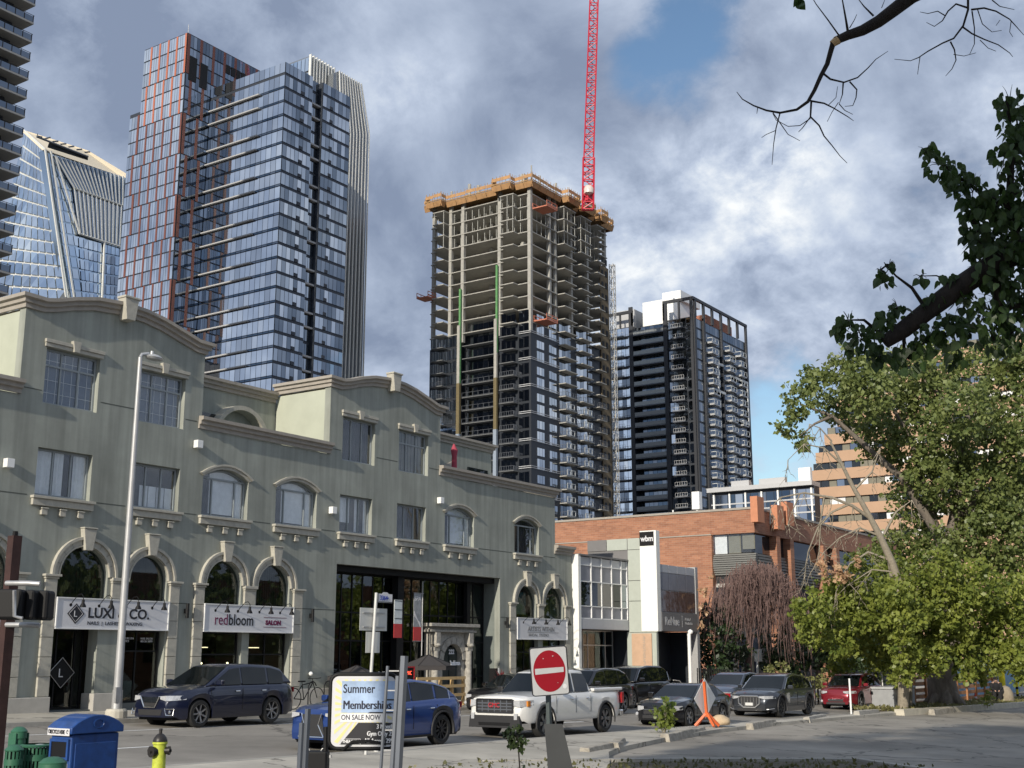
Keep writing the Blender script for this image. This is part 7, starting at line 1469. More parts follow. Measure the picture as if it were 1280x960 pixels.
u2 = dup(um, (um.location.x - 3.1, PY_ + .9, gzp - .38), 0, 'second charcoal patio umbrella partly hidden behind the membership board')
mb_ = thing('menu_board', 'tall black menu board framed in red neon script beside the umbrella', 'menu board', (35.6, 28.9, gzp)); x0, x1 = onY(501, 850, 28.9).x, onY(518, 850, 28.9).x; z0, z1 = gzp, onY(510, 833, 28.9).z
b = MB(); b.box((x0, 28.9, z0), (x1, 29.0, z1)); b.build('board', M_BLACK, mb_); M_NEON = mat('red_neon', (1, .10, .05), emit=1.6, var=0)
for p, q in (((x0, z0), (x0 + .05, z1)), ((x1 - .05, z0), (x1, z1)), ((x0 + .051, z1 - .05), (x1 - .051, z1))): b = MB(); b.box((p[0], 28.88, p[1]), (q[0], 28.899, q[1])); b.build('red_edge', M_RED, mb_)
text('VOPAC', .2, M_NEON, mb_, (x0 + .08, 28.885, z1 - .3), (1, 0, 0), (0, 0, 1), sx=.8); text('Menu\nGrill\nWine', .15, M_SIGNW, mb_, (x0 + .2, 28.885, z1 - .6), (1, 0, 0), (0, 0, 1))
wf = thing('terrace_fence', 'low blond timber fence round the restaurant terrace', 'fence', (37.3, 28.7, gzp)); M_PINE = mat('blond_pine', (.55, .38, .18), .8, var=.15)
for k in range(5):
    x = 36.1 + k * .72; b = MB(); b.box((x - .05, 28.68, gzp), (x + .05, 28.78, gzp + 1.0)); b.build('fence_post', M_PINE, wf)
for z in (.35, .68, .97): b = MB(); b.box((36.0, 28.62, gzp + z), (39.0, 28.675, gzp + z + .11)); b.build('fence_rail', M_PINE, wf)
pl = thing('potted_plant', 'tall planter of dark red cordyline leaves right of the stone portal', 'plant', (44.7, 31.2, gzp)); b = MB(); b.lathe((44.9, 30.9, G(45, 31) + .12), [(.22, 0), (.28, .5), (.3, .52), (.001, .48)], 12, capb=False); b.build('pot', M_BLACK, pl); b = MB()
for k in range(70):
    a = R_.uniform(0, 2 * pi); l = R_.uniform(.5, 1.2); e = R_.uniform(.2, 1.3); p = Vector((44.9, 30.9, G(45, 31) + .6)); d = Vector((cos(a) * cos(e), sin(a) * cos(e), sin(e))); s_ = Vector((-sin(a), cos(a), 0)) * .035; q = p + d * l * .6; e_ = p + d * l + Vector((0, 0, -.15)); b.add([p, q - s_, e_, q + s_], [(0, 1, 2, 3)])
b.build('leaves', leafmat('red_leaves', (.05, .01, .012), (.22, .03, .03), 3), pl, kind='stuff')
pw = thing('notice_box', 'black notice box and white notices on the right atrium jamb', 'notice board', (45.4, 31.4, 1)); b = MB(); b.box((45.36, 31.6, 1.0), (45.455, 32.0, 1.6)); b.build('box', M_BLACK, pw); b = MB(); b.box((45.43, 31.52, .95), (45.455, 31.585, 1.62)); b.build('notice', M_SIGNW, pw)

# ================================================================ vegetation
rng = np.random.default_rng(5)
def rand_dirs(n):
    d = rng.normal(size=(n, 3)); return d / np.linalg.norm(d, axis=1)[:, None]
def leaf_mesh(name, pts, size, m, fold=.25, droop=.5, jit=.35):
    n = len(pts); a = rand_dirs(n); a[:, 2] -= droop; a /= np.linalg.norm(a, axis=1)[:, None]
    r = rand_dirs(n); b = np.cross(a, r); b /= np.linalg.norm(b, axis=1)[:, None] + 1e-9; c = np.cross(a, b)
    s = (size * (1 + jit * rng.uniform(-1, 1, n)))[:, None]
    v = np.stack([pts, pts + a * s * .5 + b * s * .36 + c * s * fold * .4, pts + a * s, pts + a * s * .5 - b * s * .36 + c * s * fold * .4], 1).reshape(-1, 3)
    me = bpy.data.meshes.new(name); me.vertices.add(4 * n); me.vertices.foreach_set('co', v.astype(np.float32).ravel())
    me.loops.add(4 * n); me.polygons.add(n); me.loops.foreach_set('vertex_index', np.arange(4 * n, dtype=np.int32))
    me.polygons.foreach_set('loop_start', np.arange(0, 4 * n, 4, dtype=np.int32)); me.polygons.foreach_set('loop_total', np.full(n, 4, np.int32)); me.materials.append(m); me.update(calc_edges=True); me.validate(); return me
def clump(c, r, n, per=14, spread=.16, shell=.55, flat=1.0):
    "n leaf positions gathered in sprays over an uneven ball"
    k = max(3, n // per); d = rand_dirs(k); rad = r * (shell + (1 - shell) * rng.uniform(0, 1, k) ** .6); rad = rad * (1 + .22 * np.sin(d[:, 0] * 5 + d[:, 2] * 4 + c[0]))
    cen = np.array(c) + d * rad[:, None] * np.array([1, 1, flat]); idx = rng.integers(0, k, n)
    return cen[idx] + rng.normal(size=(n, 3)) * r * spread * np.array([1, 1, .8])
def foliage(parent, cl, size, m, dens=.65, name='foliage', **kw):
    allp = []
    for px_, py_, rp, w in cl: c = P(px_, py_, w); allp.append(clump(tuple(c), rp * w / FPX, int(dens * rp * rp), **kw))
    return link(name, leaf_mesh(name, np.concatenate(allp), size, m), parent, kind='stuff')
def limb(b, pts, r0, r1, n=8, wob=.0):
    k = len(pts); rr_ = [r0 + (r1 - r0) * i / (k - 1) for i in range(k)]; b.tube(pts, rr_, n)
L_MID = leafmat('cottonwood_leaves', (.05, .09, .026), (.23, .27, .085), 1.1, .38); L_BR = leafmat('bright_leaves', (.065, .115, .02), (.30, .34, .07), .9, .42); L_DK = leafmat('dark_hedge_leaves', (.010, .022, .009), (.035, .06, .02), 1.2, .15)
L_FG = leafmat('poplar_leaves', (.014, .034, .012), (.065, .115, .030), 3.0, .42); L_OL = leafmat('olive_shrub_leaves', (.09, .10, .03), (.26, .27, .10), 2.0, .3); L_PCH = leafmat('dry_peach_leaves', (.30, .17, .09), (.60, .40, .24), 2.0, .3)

# tall cottonwood behind the lot
ct = thing('cottonwood_tree', 'tall cottonwood with grey green crown and dark trunk in front of the terracotta block', 'tree', (69.5, 18.9, G(69, 18.9)))
TR = Vector((69.5, 18.9, G(69, 18.9))); w0 = 66
b = MB(); limb(b, [TR + Vector((0, 0, -.1)), TR + Vector((.1, .1, 1.5)), P(1186, 800, w0), P(1184, 740, w0), P(1186, 690, w0), P(1196, 640, w0), P(1205, 560, w0), P(1215, 480, w0)], .85, .14, 12)
for k in range(7):
    a = 2 * pi * k / 7; limb(b, [TR + Vector((cos(a) * .2, sin(a) * .2, .9)), TR + Vector((cos(a) * .7, sin(a) * .7, .35)), TR + Vector((cos(a) * 1.25, sin(a) * 1.25, -.1))], .42, .16, 7)
b.build('trunk', mat('cottonwood_bark', (.16, .135, .11), .95, var=.35, scale=5, bump=.9, bscale=9, stretch=(1, 1, .35)), ct, smooth=60)
for pts, r0 in (([(1186, 700), (1168, 660), (1155, 610), (1140, 550), (1110, 500)], .35), ([(1190, 670), (1215, 630), (1240, 580), (1255, 520)], .32), ([(1170, 665), (1130, 600), (1085, 560), (1040, 520), (1000, 505)], .25), ([(1186, 740), (1230, 720), (1270, 700)], .3), ([(1184, 760), (1140, 735), (1100, 730)], .25), ([(1204, 570), (1180, 500), (1150, 470)], .2), ([(1040, 520), (1018, 530), (1000, 545)], .1)):
    b = MB(); limb(b, [P(x, y, w0 + R_.uniform(-1, 1)) for x, y in pts], r0, r0 * .2, 7); b.build('limb', MATS['cottonwood_bark'], ct, smooth=60)
cl = []
for (x, y, r) in [(1000, 505, 20), (985, 530, 14), (1003, 548, 13), (1025, 480, 26), (1060, 462, 26), (1045, 505, 22), (1085, 490, 34), (1105, 455, 25), (1140, 470, 34), (1120, 510, 34), (1175, 455, 30), (1165, 500, 36), (1215, 465, 34), (1205, 510, 38), (1255, 450, 26), (1260, 490, 38), (1100, 550, 30), (1140, 560, 38), (1185, 570, 34), (1235, 560, 42), (1275, 550, 36), (1145, 620, 34), (1180, 625, 22), (1230, 615, 40), (1270, 620, 38), (1250, 670, 40), (1285, 700, 40), (1150, 665, 24), (1215, 700, 26), (1005, 560, 7), (1012, 470, 12), (990, 492, 12), (1240, 430, 12), (1290, 460, 30), (1300, 600, 40), (1080, 470, 30), (1070, 520, 26), (1160, 600, 28), (1150, 700, 30), (1180, 680, 24), (1255, 640, 34), (1215, 660, 22), (1200, 595, 22), (1110, 680, 20), (1130, 715, 24)]:
    cl.append((x, y, r, w0 + R_.uniform(-4, 4)))
foliage(ct, cl, .25, L_MID, .95, per=9, spread=.13)
# lower, brighter tree hanging over the lot edge
bt = thing('bright_tree', 'bright green spreading tree overhanging the red SUV and the lot kerb', 'tree', (64.5, 19.5, G(64, 19.5))); w1 = 60
b = MB(); g1 = P(1132, 884, w1); limb(b, [Vector((g1.x, g1.y, G(g1.x, g1.y) - .1)), P(1134, 850, w1), P(1128, 800, w1), P(1120, 750, w1), P(1112, 700, w1)], .3, .12, 9); b.build('trunk', M_BARK, bt, smooth=60)
for pts, r0 in (([(1130, 810), (1090, 780), (1050, 760), (1015, 760)], .14), ([(1128, 800), (1170, 750), (1220, 720)], .16), ([(1126, 780), (1080, 720), (1060, 700)], .12), ([(1132, 830), (1190, 800), (1240, 780)], .14)):
    b = MB(); limb(b, [P(x, y, w1) for x, y in pts], r0, .03, 6); b.build('limb', M_BARK, bt, smooth=60)
cl = [(1120, 740, 20, 55), (1128, 775, 22, 55), (1132, 810, 20, 55), (1130, 838, 14, 55)] + [(x, y, r, w1 + R_.uniform(-4, 3)) for x, y, r in [(1012, 765, 24), (1025, 790, 22), (1005, 790, 12), (1045, 745, 28), (1040, 775, 26), (1050, 805, 20), (1055, 830, 18), (1070, 855, 10), (1068, 800, 22), (1080, 750, 34), (1085, 785, 28), (1105, 820, 22), (1110, 760, 34), (1120, 720, 28), (1125, 795, 30), (1135, 835, 18), (1150, 745, 34), (1150, 785, 32), (1160, 820, 26), (1170, 710, 26), (1185, 760, 36), (1190, 800, 30), (1205, 835, 16), (1215, 730, 32), (1225, 775, 34), (1235, 815, 26), (1255, 740, 32), (1262, 785, 34), (1270, 825, 24), (1290, 760, 36), (1290, 830, 26), (1085, 700, 18), (1065, 720, 14), (1120, 850, 10), (1225, 845, 12)]]
foliage(bt, cl, .22, L_BR, 1.25, per=9, spread=.12)
# half dead grey tree between them
gt = thing('bare_tree', 'half dead pale barked tree with drooping bare twigs left of the cottonwood', 'tree', (56.5, 21.5, 0)); w2 = 57; gt.location = P(1126, 884, w2)
b = MB(); g2 = P(1128, 884, w2); limb(b, [Vector((g2.x, g2.y, G(g2.x, g2.y) - .1)), P(1130, 800, w2), P(1124, 730, w2), P(1115, 703, w2), P(1100, 670, w2), P(1085, 642, w2), P(1067, 610, w2), P(1052, 580, w2), P(1038, 552, w2)], .26, .05, 9); b.build('trunk', M_BARK, gt, smooth=60)
def twig(b, x, y, ang, ln, r, dep, w, droop=.35):
    pts = [P(x, y, w)]; wx_, wy_ = x, y
    for i in range(5):
        ang += R_.uniform(-.25, .25) + droop * (.35 if cos(ang) > 0 else -.35) * .3; wx_ += cos(ang) * ln / 5; wy_ += sin(ang) * ln / 5; pts.append(P(wx_, wy_, w + R_.uniform(-.1, .1)))
        if dep and i > 0 and R_.random() < .7: twig(b, wx_, wy_, ang + R_.choice([-1, 1]) * R_.uniform(.5, 1.0), ln * .5, r * .55, dep - 1, w, droop)
    b.tube(pts, [r * (1 - .14 * i) for i in range(6)], 4, caps=False)
arcs = [([(1088, 648), (1065, 632), (1040, 622), (1005, 616), (975, 622), (963, 636)], .09), ([(1062, 630), (1040, 640), (1022, 660), (1010, 690), (1006, 718)], .06), ([(1030, 622), (1026, 650), (1024, 690), (1020, 705)], .05), ([(1052, 580), (1030, 560), (1005, 555), (985, 575)], .05), ([(1040, 552), (1025, 535), (1012, 530)], .04), ([(1100, 670), (1075, 660), (1050, 672), (1030, 690)], .06), ([(1105, 668), (1120, 640), (1140, 625)], .07), ([(1112, 700), (1085, 690), (1062, 705), (1045, 740)], .07), ([(1118, 715), (1090, 712), (1062, 730)], .05), ([(1070, 610), (1090, 590), (1100, 560)], .06), ([(1122, 730), (1160, 700), (1175, 690)], .06), ([(1000, 617), (990, 640), (985, 655)], .03)]
for pts, r0 in arcs:
    b = MB(); limb(b, [P(x, y, w2) for x, y in pts], r0, .015, 6); b.build('branch', M_BARK, gt, smooth=60)
b = MB()
for pts, r0 in arcs:
    for (x, y) in pts[1:]:
        for _ in range(2): twig(b, x, y, R_.uniform(.6, 2.4), R_.uniform(14, 34), .025, 1, w2)
b.build('twigs', M_BARK, gt, kind='stuff')
foliage(gt, [(1040, 712, 14, w2), (1058, 722, 12, w2), (1028, 705, 9, w2), (1070, 705, 9, w2)], .2, L_PCH, .5, name='dry_leaves')
foliage(gt, [(1060, 705, 14, w2 + .5), (1085, 700, 16, w2 + .5), (1100, 690, 14, w2 + .5)], .2, L_MID, .4)
# purple bare weeping tree
M_PURP = mat('purple_twigs', (.17, .11, .10), .9, var=.4, scale=3)
vt = thing('weeping_tree', 'leafless purple brown weeping tree in front of the brick building corner', 'tree', (72, 31, G(72, 31))); w3 = 70
b = MB(); g3 = P(935, 850, w3); limb(b, [Vector((g3.x, g3.y, G(g3.x, g3.y))), P(936, 800, w3), P(940, 760, w3), P(945, 720, w3)], .22, .08, 8); b.build('trunk', M_PURP, vt, smooth=60)
for j in range(9):
    x, y = R_.uniform(905, 985), R_.uniform(705, 740); b = MB(); limb(b, [P(938, 790 - 6 * j, w3), P((938 + x) / 2, (770 + y) / 2 - 12, w3 + R_.uniform(-1.5, 1.5)), P(x, y, w3 + R_.uniform(-2, 2))], .10, .03, 5); b.build('branch', M_PURP, vt)
b = MB()
for j in range(1500):
    x = R_.gauss(945, 28); x = clampf(x, 884, 1012); t = (x - 945) / 66; y = 705 + 55 * t * t + abs(R_.gauss(0, 32)); w = w3 + R_.uniform(-3, 3); dx = (x - 945) * .10 + R_.uniform(-8, 8); ln = R_.uniform(14, 46)
    b.tube([P(x, y, w), P(x + dx * .6, y - R_.uniform(0, 8), w), P(x + dx, y + ln * .4, w), P(x + dx * 1.15 + R_.uniform(-4, 4), y + ln, w)], [.022, .02, .014, .007], 3, caps=False)
b.build('twigs', M_PURP, vt, kind='stuff')
foliage(vt, [(880, 735, 9, 66), (884, 760, 10, 66), (878, 780, 8, 66), (890, 720, 7, 66)], .2, L_PCH, .35, name='dry_leaves')
# dark hedge and small trees round the playground
def bush(label, cl, size, m, dens=.7, name='shrub', cat='shrub', stem=True, group=None):
    x, y, r, w = cl[0]; g = P(x, y, w); t = thing(name, label, cat, (g.x, g.y, G(g.x, g.y)), group=group)
    if stem:
        b = MB()
        for (x, y, r, w) in cl[:4]: q = P(x, y, w); limb(b, [Vector((q.x, q.y, G(q.x, q.y) - .05)), q], .06 * w / 60, .02, 5)
        b.build('stem', M_BARKD, t)
    foliage(t, cl, size, m, dens); return t
bush('dark evergreen shrub mass under the purple tree beside the clinic', [(890, 800, 26, 68), (885, 830, 22, 68), (905, 775, 20, 70), (915, 815, 24, 70), (880, 770, 12, 70), (900, 840, 18, 66)], .25, L_DK, 1.0)
bush('dark evergreen hedge behind the playhouse and black fence', [(960, 815, 24, 74), (990, 820, 26, 74), (1020, 815, 26, 74), (1050, 820, 26, 74), (1015, 785, 20, 76), (985, 795, 14, 76), (1075, 810, 24, 74), (1095, 835, 22, 72), (1120, 800, 24, 76), (1150, 820, 24, 76), (1090, 770, 24, 78), (1130, 760, 24, 78), (1180, 810, 24, 80), (1210, 820, 20, 84), (1240, 815, 20, 86), (1270, 820, 22, 86), (1055, 770, 20, 78)], .28, L_DK, 1.0)
bush('olive green shrub left of the black picket fence', [(966, 838, 12, 62), (978, 835, 9, 62), (955, 842, 8, 62)], .16, L_OL, 1.0)
bush('pale olive shrub bed at the kerb between graphite and red SUVs', [(1022, 855, 13, 64), (1034, 862, 10, 63), (1012, 862, 10, 63), (1042, 852, 8, 65), (1030, 845, 8, 66)], .16, L_OL, 1.0)
bush('pale grey green clump beside the picket fence', [(1003, 848, 8, 66), (998, 856, 7, 66)], .14, L_OL, .9)
bush('small yellow green shrub at the right of the clinic corner', [(908, 848, 9, 60), (918, 852, 7, 60), (900, 853, 6, 60)], .15, L_OL, 1.0)
# playhouse
pw_ = 72; ph = thing('playhouse', 'wooden playhouse with blue hipped roof among the dark hedges', 'playhouse', P(936, 848, pw_)); Yp = P(936, 830, pw_).y
pr = [onY(921, 812, Yp), onY(950, 813.5, Yp), onY(947, 797, Yp), onY(926, 797, Yp)]
M_PHR = mat('grey_blue_shingle', (.13, .15, .19), .6, var=.15); M_PHB = mat('playhouse_blue', (.02, .035, .12), .5); M_PHW = mat('weathered_pale_board', (.42, .40, .33), .8, var=.1)
b = MB(); b.ext(pr, (0, .1, 0)); b.build('roof', M_PHR, ph); b = MB(); b.ext([pr[1] , pr[2], pr[1] + Vector((.35, 1.2, 0))], (.06, .05, 0)); b.build('gable', M_PHB, ph)
a, c = onY(925, 848, Yp + .2), onY(944, 820, Yp + .2); b = MB(); b.holes([(a.x, a.z), (c.x, a.z), (c.x, c.z), (a.x, c.z)], [archpts((a.x + c.x) / 2, a.z + .1, .27, (a.z + c.z) / 2 + .15)], Yp + .2, .08); b.build('front_board', M_PHW, ph)
for x in (926, 932.5, 939, 945): a = onY(x, 848, Yp + .15); c = onY(x, 812, Yp + .15); b = MB(); b.box((a.x - .05, Yp + .1, G(60, 33)), (a.x + .05, Yp + .2, c.z)); b.build('post', M_PHB, ph)
# black picket fence
pf = thing('picket_fence', 'black metal picket fence behind the olive shrubs', 'fence', P(1000, 845, 66)); 
A = P(966, 846, 70); B_ = P(1018, 851, 63); n = 22; zt_ = .0
for i in range(n + 1):
    p = A.lerp(B_, i / n); g = G(p.x, p.y); b = MB(); b.box((p.x - .025, p.y - .025, g), (p.x + .025, p.y + .025, g + 1.25 + (.15 if i % 5 == 0 else 0))); b.build('picket', M_BLACK, pf)
for h in (.2, 1.15): b = MB(); b.tube([Vector((A.x, A.y, G(A.x, A.y) + h)), Vector((B_.x, B_.y, G(B_.x, B_.y) + h))], .025, 4); b.build('rail', M_BLACK, pf)
# black metal fence under the purple tree
pf2 = thing('iron_fence', 'dark iron fence panels at the foot of the shrubs next to the clinic', 'fence', P(890, 848, 62)); A = P(872, 850, 60); B_ = P(912, 852, 60)
for i in range(17): p = A.lerp(B_, i / 16); g = G(p.x, p.y); b = MB(); b.box((p.x - .02, p.y - .02, g), (p.x + .02, p.y + .02, g + 1.7)); b.build('picket', M_BLACK, pf2)
# small seedlings, weeds
def seedling(label, base, h, n, size, m, spread=.3, cat='plant', name='sapling', stems=3):
    t = thing(name, label, cat, base); b = MB(); pts = []
    for k in range(stems):
        a = R_.uniform(0, 2 * pi); tip = Vector(base) + Vector((cos(a) * spread * .6, sin(a) * spread * .6, h * R_.uniform(.7, 1))); limb(b, [Vector(base), Vector(base).lerp(tip, .5) + Vector((0, 0, .05)), tip], .012 * h, .004, 5)
        for j in range(n // stems): u = R_.uniform(.25, 1); q = Vector(base).lerp(tip, u); pts.append([q.x + R_.gauss(0, spread * .3 * (1.2 - u)), q.y + R_.gauss(0, spread * .3 * (1.2 - u)), q.z + R_.gauss(0, h * .04)])
    b.build('stem', M_BARK, t); link('foliage', leaf_mesh('foliage', np.array(pts), size, m, droop=-.3), t, kind='stuff'); return t
q = onY(830, 916, 16.9); seedling('yellow green sapling sprouting between the two leftmost wheel stops', (q.x, q.y, G(q.x, q.y)), 1.15, 260, .15, L_BR, .42, stems=6)
q = P(650, 962, 17.0); seedling('dark leafy sapling in front of the pickup bumper', (q.x, q.y, G(q.x, q.y)), .75, 120, .085, leafmat('dark_sapling_leaves', (.02, .035, .012), (.06, .09, .03), 3), .25, stems=5)
q = P(638, 962, 16.8); seedling('small weed left of the dark sapling', (q.x - .3, q.y + .2, G(q.x, q.y)), .32, 40, .08, MATS['dark_sapling_leaves'], .15, name='weed', stems=3)
q = P(655, 962, 16.6); sps = thing('sapling', 'short dark bushy sapling hiding the pickup front wheel', 'sapling', (q.x, q.y, G(q.x, q.y))); b = MB(); b.tube([(q.x, q.y, G(q.x, q.y)), P(648, 935, 16.7), P(646, 915, 16.7)], [.015, .01, .005], 5); b.build('stem', M_BARKD, sps); foliage(sps, [(645, 925, 11, 16.7), (632, 918, 7, 16.7), (655, 930, 8, 16.7), (648, 908, 7, 16.7)], .06, MATS['dark_sapling_leaves'], 1.2)
q = onY(1234, 884, 16.4); seedling('tiny green plant growing in the pale kerb near the seated person', (q.x, q.y, G(q.x, q.y) + .1), .9, 70, .2, L_BR, .4, name='weed', stems=4)
pts = []
for _ in range(2600):
    x, y = R_.uniform(17.5, 28.5), R_.uniform(5.5, 15)
    s_ = (x - 21.0) * (9.9 - 15.0) - (y - 15.0) * (28.9 - 21.0)
    if s_ > .6 and x - 17 > (15 - y) * -.2 and (y > 8): pts.append([x, y, G(x, y) + .06 + abs(R_.gauss(0, .03))])
if pts: link('weeds', leaf_mesh('weeds', np.array(pts), .10, leafmat('dry_weeds', (.05, .06, .02), (.16, .15, .06), 4), droop=-.9), None, kind='stuff', label='patchy dry weeds covering the planting bed', cat='weeds')
pts = []
for _ in range(5000):
    x = R_.uniform(57, 100); y = R_.uniform(17.25, 19.8); pts.append([x, y, G(x, y) + .08 + abs(R_.gauss(0, .05))])
link('grass', leaf_mesh('grass', np.array(pts), .16, leafmat('dry_grass', (.10, .11, .04), (.26, .24, .10), 2), droop=-.9), None, kind='stuff', label='dry grass and litter behind the pale lot kerb', cat='grass')
sheet('verge', axis_(57, 128, 3), [17.31, 18.0, 19.0, 20.0], .03, mat('bare_soil', (.17, .14, .10), 1, var=.3, scale=2, bump=.5))
# ---------------------------------------------------------------- foreground poplar, seen against the light
fg = thing('poplar_tree', 'dark backlit poplar with a thick sloping limb entering from the right edge', 'tree', (13.0, 2.2, G(13, 2))); wf_ = 11.0
def F(x, y, d=0): return P(x, y, wf_ + d)
base = P(1560, 960, 11.5); gb = Vector((base.x, base.y, G(base.x, base.y) - .1))
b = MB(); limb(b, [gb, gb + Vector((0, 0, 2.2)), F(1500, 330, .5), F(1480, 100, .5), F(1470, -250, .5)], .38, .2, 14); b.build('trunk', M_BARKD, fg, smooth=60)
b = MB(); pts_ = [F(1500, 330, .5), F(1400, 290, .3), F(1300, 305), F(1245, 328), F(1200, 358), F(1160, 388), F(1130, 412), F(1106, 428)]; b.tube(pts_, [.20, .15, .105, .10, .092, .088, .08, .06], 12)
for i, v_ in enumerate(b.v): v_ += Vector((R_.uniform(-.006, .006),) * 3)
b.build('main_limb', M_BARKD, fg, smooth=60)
def br_(pts, r0, r1, nm='branch', m_=M_BARKD, n=6): b = MB(); k = len(pts); b.tube([F(*p) for p in pts], [r0 + (r1 - r0) * i / (k - 1) for i in range(k)], n); return b.build(nm, m_, fg, smooth=60)
br_([(1245, 328), (1246, 370), (1255, 400)], .05, .02); br_([(1290, 305), (1285, 370), (1282, 420)], .06, .02); br_([(1350, 300), (1300, 375), (1260, 385)], .07, .02); br_([(1275, 320), (1262, 250), (1265, 180), (1258, 120)], .05, .01); br_([(1262, 260), (1225, 240), (1190, 215), (1160, 188)], .025, .006); br_([(1160, 390), (1140, 360), (1120, 345), (1105, 328)], .02, .004); br_([(1110, 425), (1080, 400), (1055, 400)], .02, .005); br_([(1130, 412), (1130, 440), (1140, 450)], .02, .006)
br_([(1480, -60, .3), (1320, -80), (1200, -35), (1140, -5), (1118, 12), (1098, 27), (1078, 38), (1060, 44), (1044, 51)], .085, .036, 'broken_branch', n=10)
b = MB(); b.tube([F(1047, 50), F(1040, 55)], [.042, .032], 9); b.build('torn_wood', mat('torn_pale_wood', (.55, .38, .20), .9, var=.2), fg)
br_([(1042, 52), (1039, 62), (1034, 80), (1026, 95), (1018, 113), (1010, 127), (996, 137), (975, 141), (958, 138), (942, 132), (928, 124), (921, 115)], .026, .003)
for pts_, r_ in [([(1028, 91), (1038, 99), (1055, 103), (1072, 97), (1085, 85), (1095, 74), (1110, 64)], .011), ([(1062, 102), (1071, 112), (1070, 122), (1066, 132), (1056, 133)], .008), ([(1054, 103), (1053, 118), (1049, 130)], .008), ([(1013, 126), (1030, 129), (1042, 135), (1060, 146), (1067, 151)], .010), ([(1014, 127), (1013, 146), (1024, 157), (1030, 170), (1040, 182), (1050, 195), (1059, 204)], .010), ([(1013, 146), (1003, 160), (998, 165)], .006), ([(966, 141), (976, 155), (985, 168), (1000, 176)], .006), ([(975, 141), (970, 160), (967, 180), (965, 206)], .007), ([(1013, 148), (1000, 157), (985, 158), (970, 150), (966, 142)], .005), ([(1049, 130), (1056, 138), (1066, 143)], .005), ([(1048, 128), (1040, 140), (1034, 152)], .004), ([(1035, 132), (1045, 122), (1047, 108)], .004), ([(947, 135), (946, 142)], .004), ([(970, 163), (958, 168), (952, 172)], .004), ([(1050, 46), (1035, 25), (1020, 5), (1010, -12)], .008), ([(1060, 40), (1057, 22), (1053, 0), (1050, -10)], .013), ([(1062, 35), (1068, 25), (1071, 18)], .005), ([(1092, 20), (1080, 8), (1070, -5)], .010), ([(1102, 10), (1106, 0)], .004),
                 ([(1210, -10), (1210, 12), (1204, 32), (1192, 48), (1178, 54), (1160, 64), (1148, 72), (1138, 76), (1118, 74)], .012), ([(1210, 10), (1195, 5), (1185, 14), (1178, 26), (1168, 33), (1158, 28)], .010), ([(1182, 20), (1172, 14), (1160, 17), (1150, 15)], .006), ([(1204, 34), (1215, 42), (1230, 49), (1248, 56), (1262, 66), (1266, 71)], .009), ([(1188, 52), (1193, 62), (1195, 75), (1190, 86), (1182, 95)], .008), ([(1215, 14), (1218, 35), (1218, 55), (1212, 68)], .007), ([(1214, 12), (1230, 10), (1245, 14), (1262, 24), (1272, 35), (1280, 44)], .010), ([(1240, 0), (1250, 8), (1268, 12)], .006), ([(1225, 50), (1235, 60), (1245, 64)], .004), ([(1192, 68), (1205, 70), (1220, 66)], .004), ([(1150, 71), (1148, 85), (1147, 93)], .004), ([(1250, 25), (1245, 32)], .003), ([(1222, 12), (1228, 30), (1240, 40), (1252, 38)], .005), ([(1264, 26), (1262, 40), (1266, 46)], .004)]:
    br_([(x, y) for x, y in pts_], r_, .0025, 'twig', n=5)
# broad leaves: each hangs on its own stalk
lf = [(0, 0), (.30, .02), (.46, .22), (.44, .45), (.26, .75), (.0, 1.08), (-.26, .75), (-.44, .45), (-.46, .22), (-.30, .02)]
lv = [(x, -abs(x) * .12, -z) for x, z in lf]; lm = meshof('leaf', [(0, .03, -.45)] + lv, [(0, 1 + i, 1 + (i + 1) % 10) for i in range(10)], None, [L_FG])
fcl = [(1262, 125, 18), (1272, 160, 24), (1260, 200, 22), (1275, 240, 28), (1158, 190, 11), (1175, 205, 16), (1195, 222, 20), (1216, 240, 22), (1240, 262, 28), (1215, 275, 18), (1222, 300, 20), (1265, 290, 36), (1235, 330, 24), (1062, 405, 16), (1050, 410, 9), (1078, 425, 22), (1108, 402, 17), (1122, 385, 12), (1105, 350, 9), (1112, 330, 6), (1100, 338, 5), (1100, 445, 15), (1135, 445, 20), (1160, 425, 22), (1190, 415, 24), (1165, 380, 12), (1185, 350, 12), (1225, 405, 26), (1250, 375, 26), (1275, 345, 30), (1275, 410, 28), (1205, 375, 14), (1150, 345, 8), (1245, 430, 12), (1195, 450, 12), (1000, 0, 4), (1300, 180, 40), (1310, 300, 50)]
b = MB()
for i, (x, y, r) in enumerate(fcl[:-2]):
    if y < 50: continue
    nb_ = min((q for q in fcl if q != (x, y, r)), key=lambda q: math.hypot(q[0] - x, q[1] - y) + .01 * q[1]); b.tube([F(x, y), F((x + nb_[0]) / 2 + 3, (y + nb_[1]) / 2 - 3), F(nb_[0], nb_[1])], [.004, .007, .010], 5)
    for _ in range(4): a = R_.uniform(0, 2 * pi); b.tube([F(x, y), F(x + cos(a) * r * .6, y + sin(a) * r * .6 - 2), F(x + cos(a) * r * 1.1, y + sin(a) * r * 1.1)], [.005, .003, .0015], 4)
b.build('fine_twigs', M_BARKD, fg, kind='stuff')
spots = []
for x, y, r in fcl:
    for _ in range(max(5, int(.125 * r * r))):
        a = R_.uniform(0, 2 * pi); rr_ = r * sqrt(R_.random()) * 1.05; spots.append((x + cos(a) * rr_, y + sin(a) * rr_, wf_ + R_.gauss(0, r / 139.0 * .6), (rr_ / r) + R_.uniform(0, .3)))
spots.sort(key=lambda s: -s[3] if s[0] < 1285 else 9)
rest = []
lsz = .080
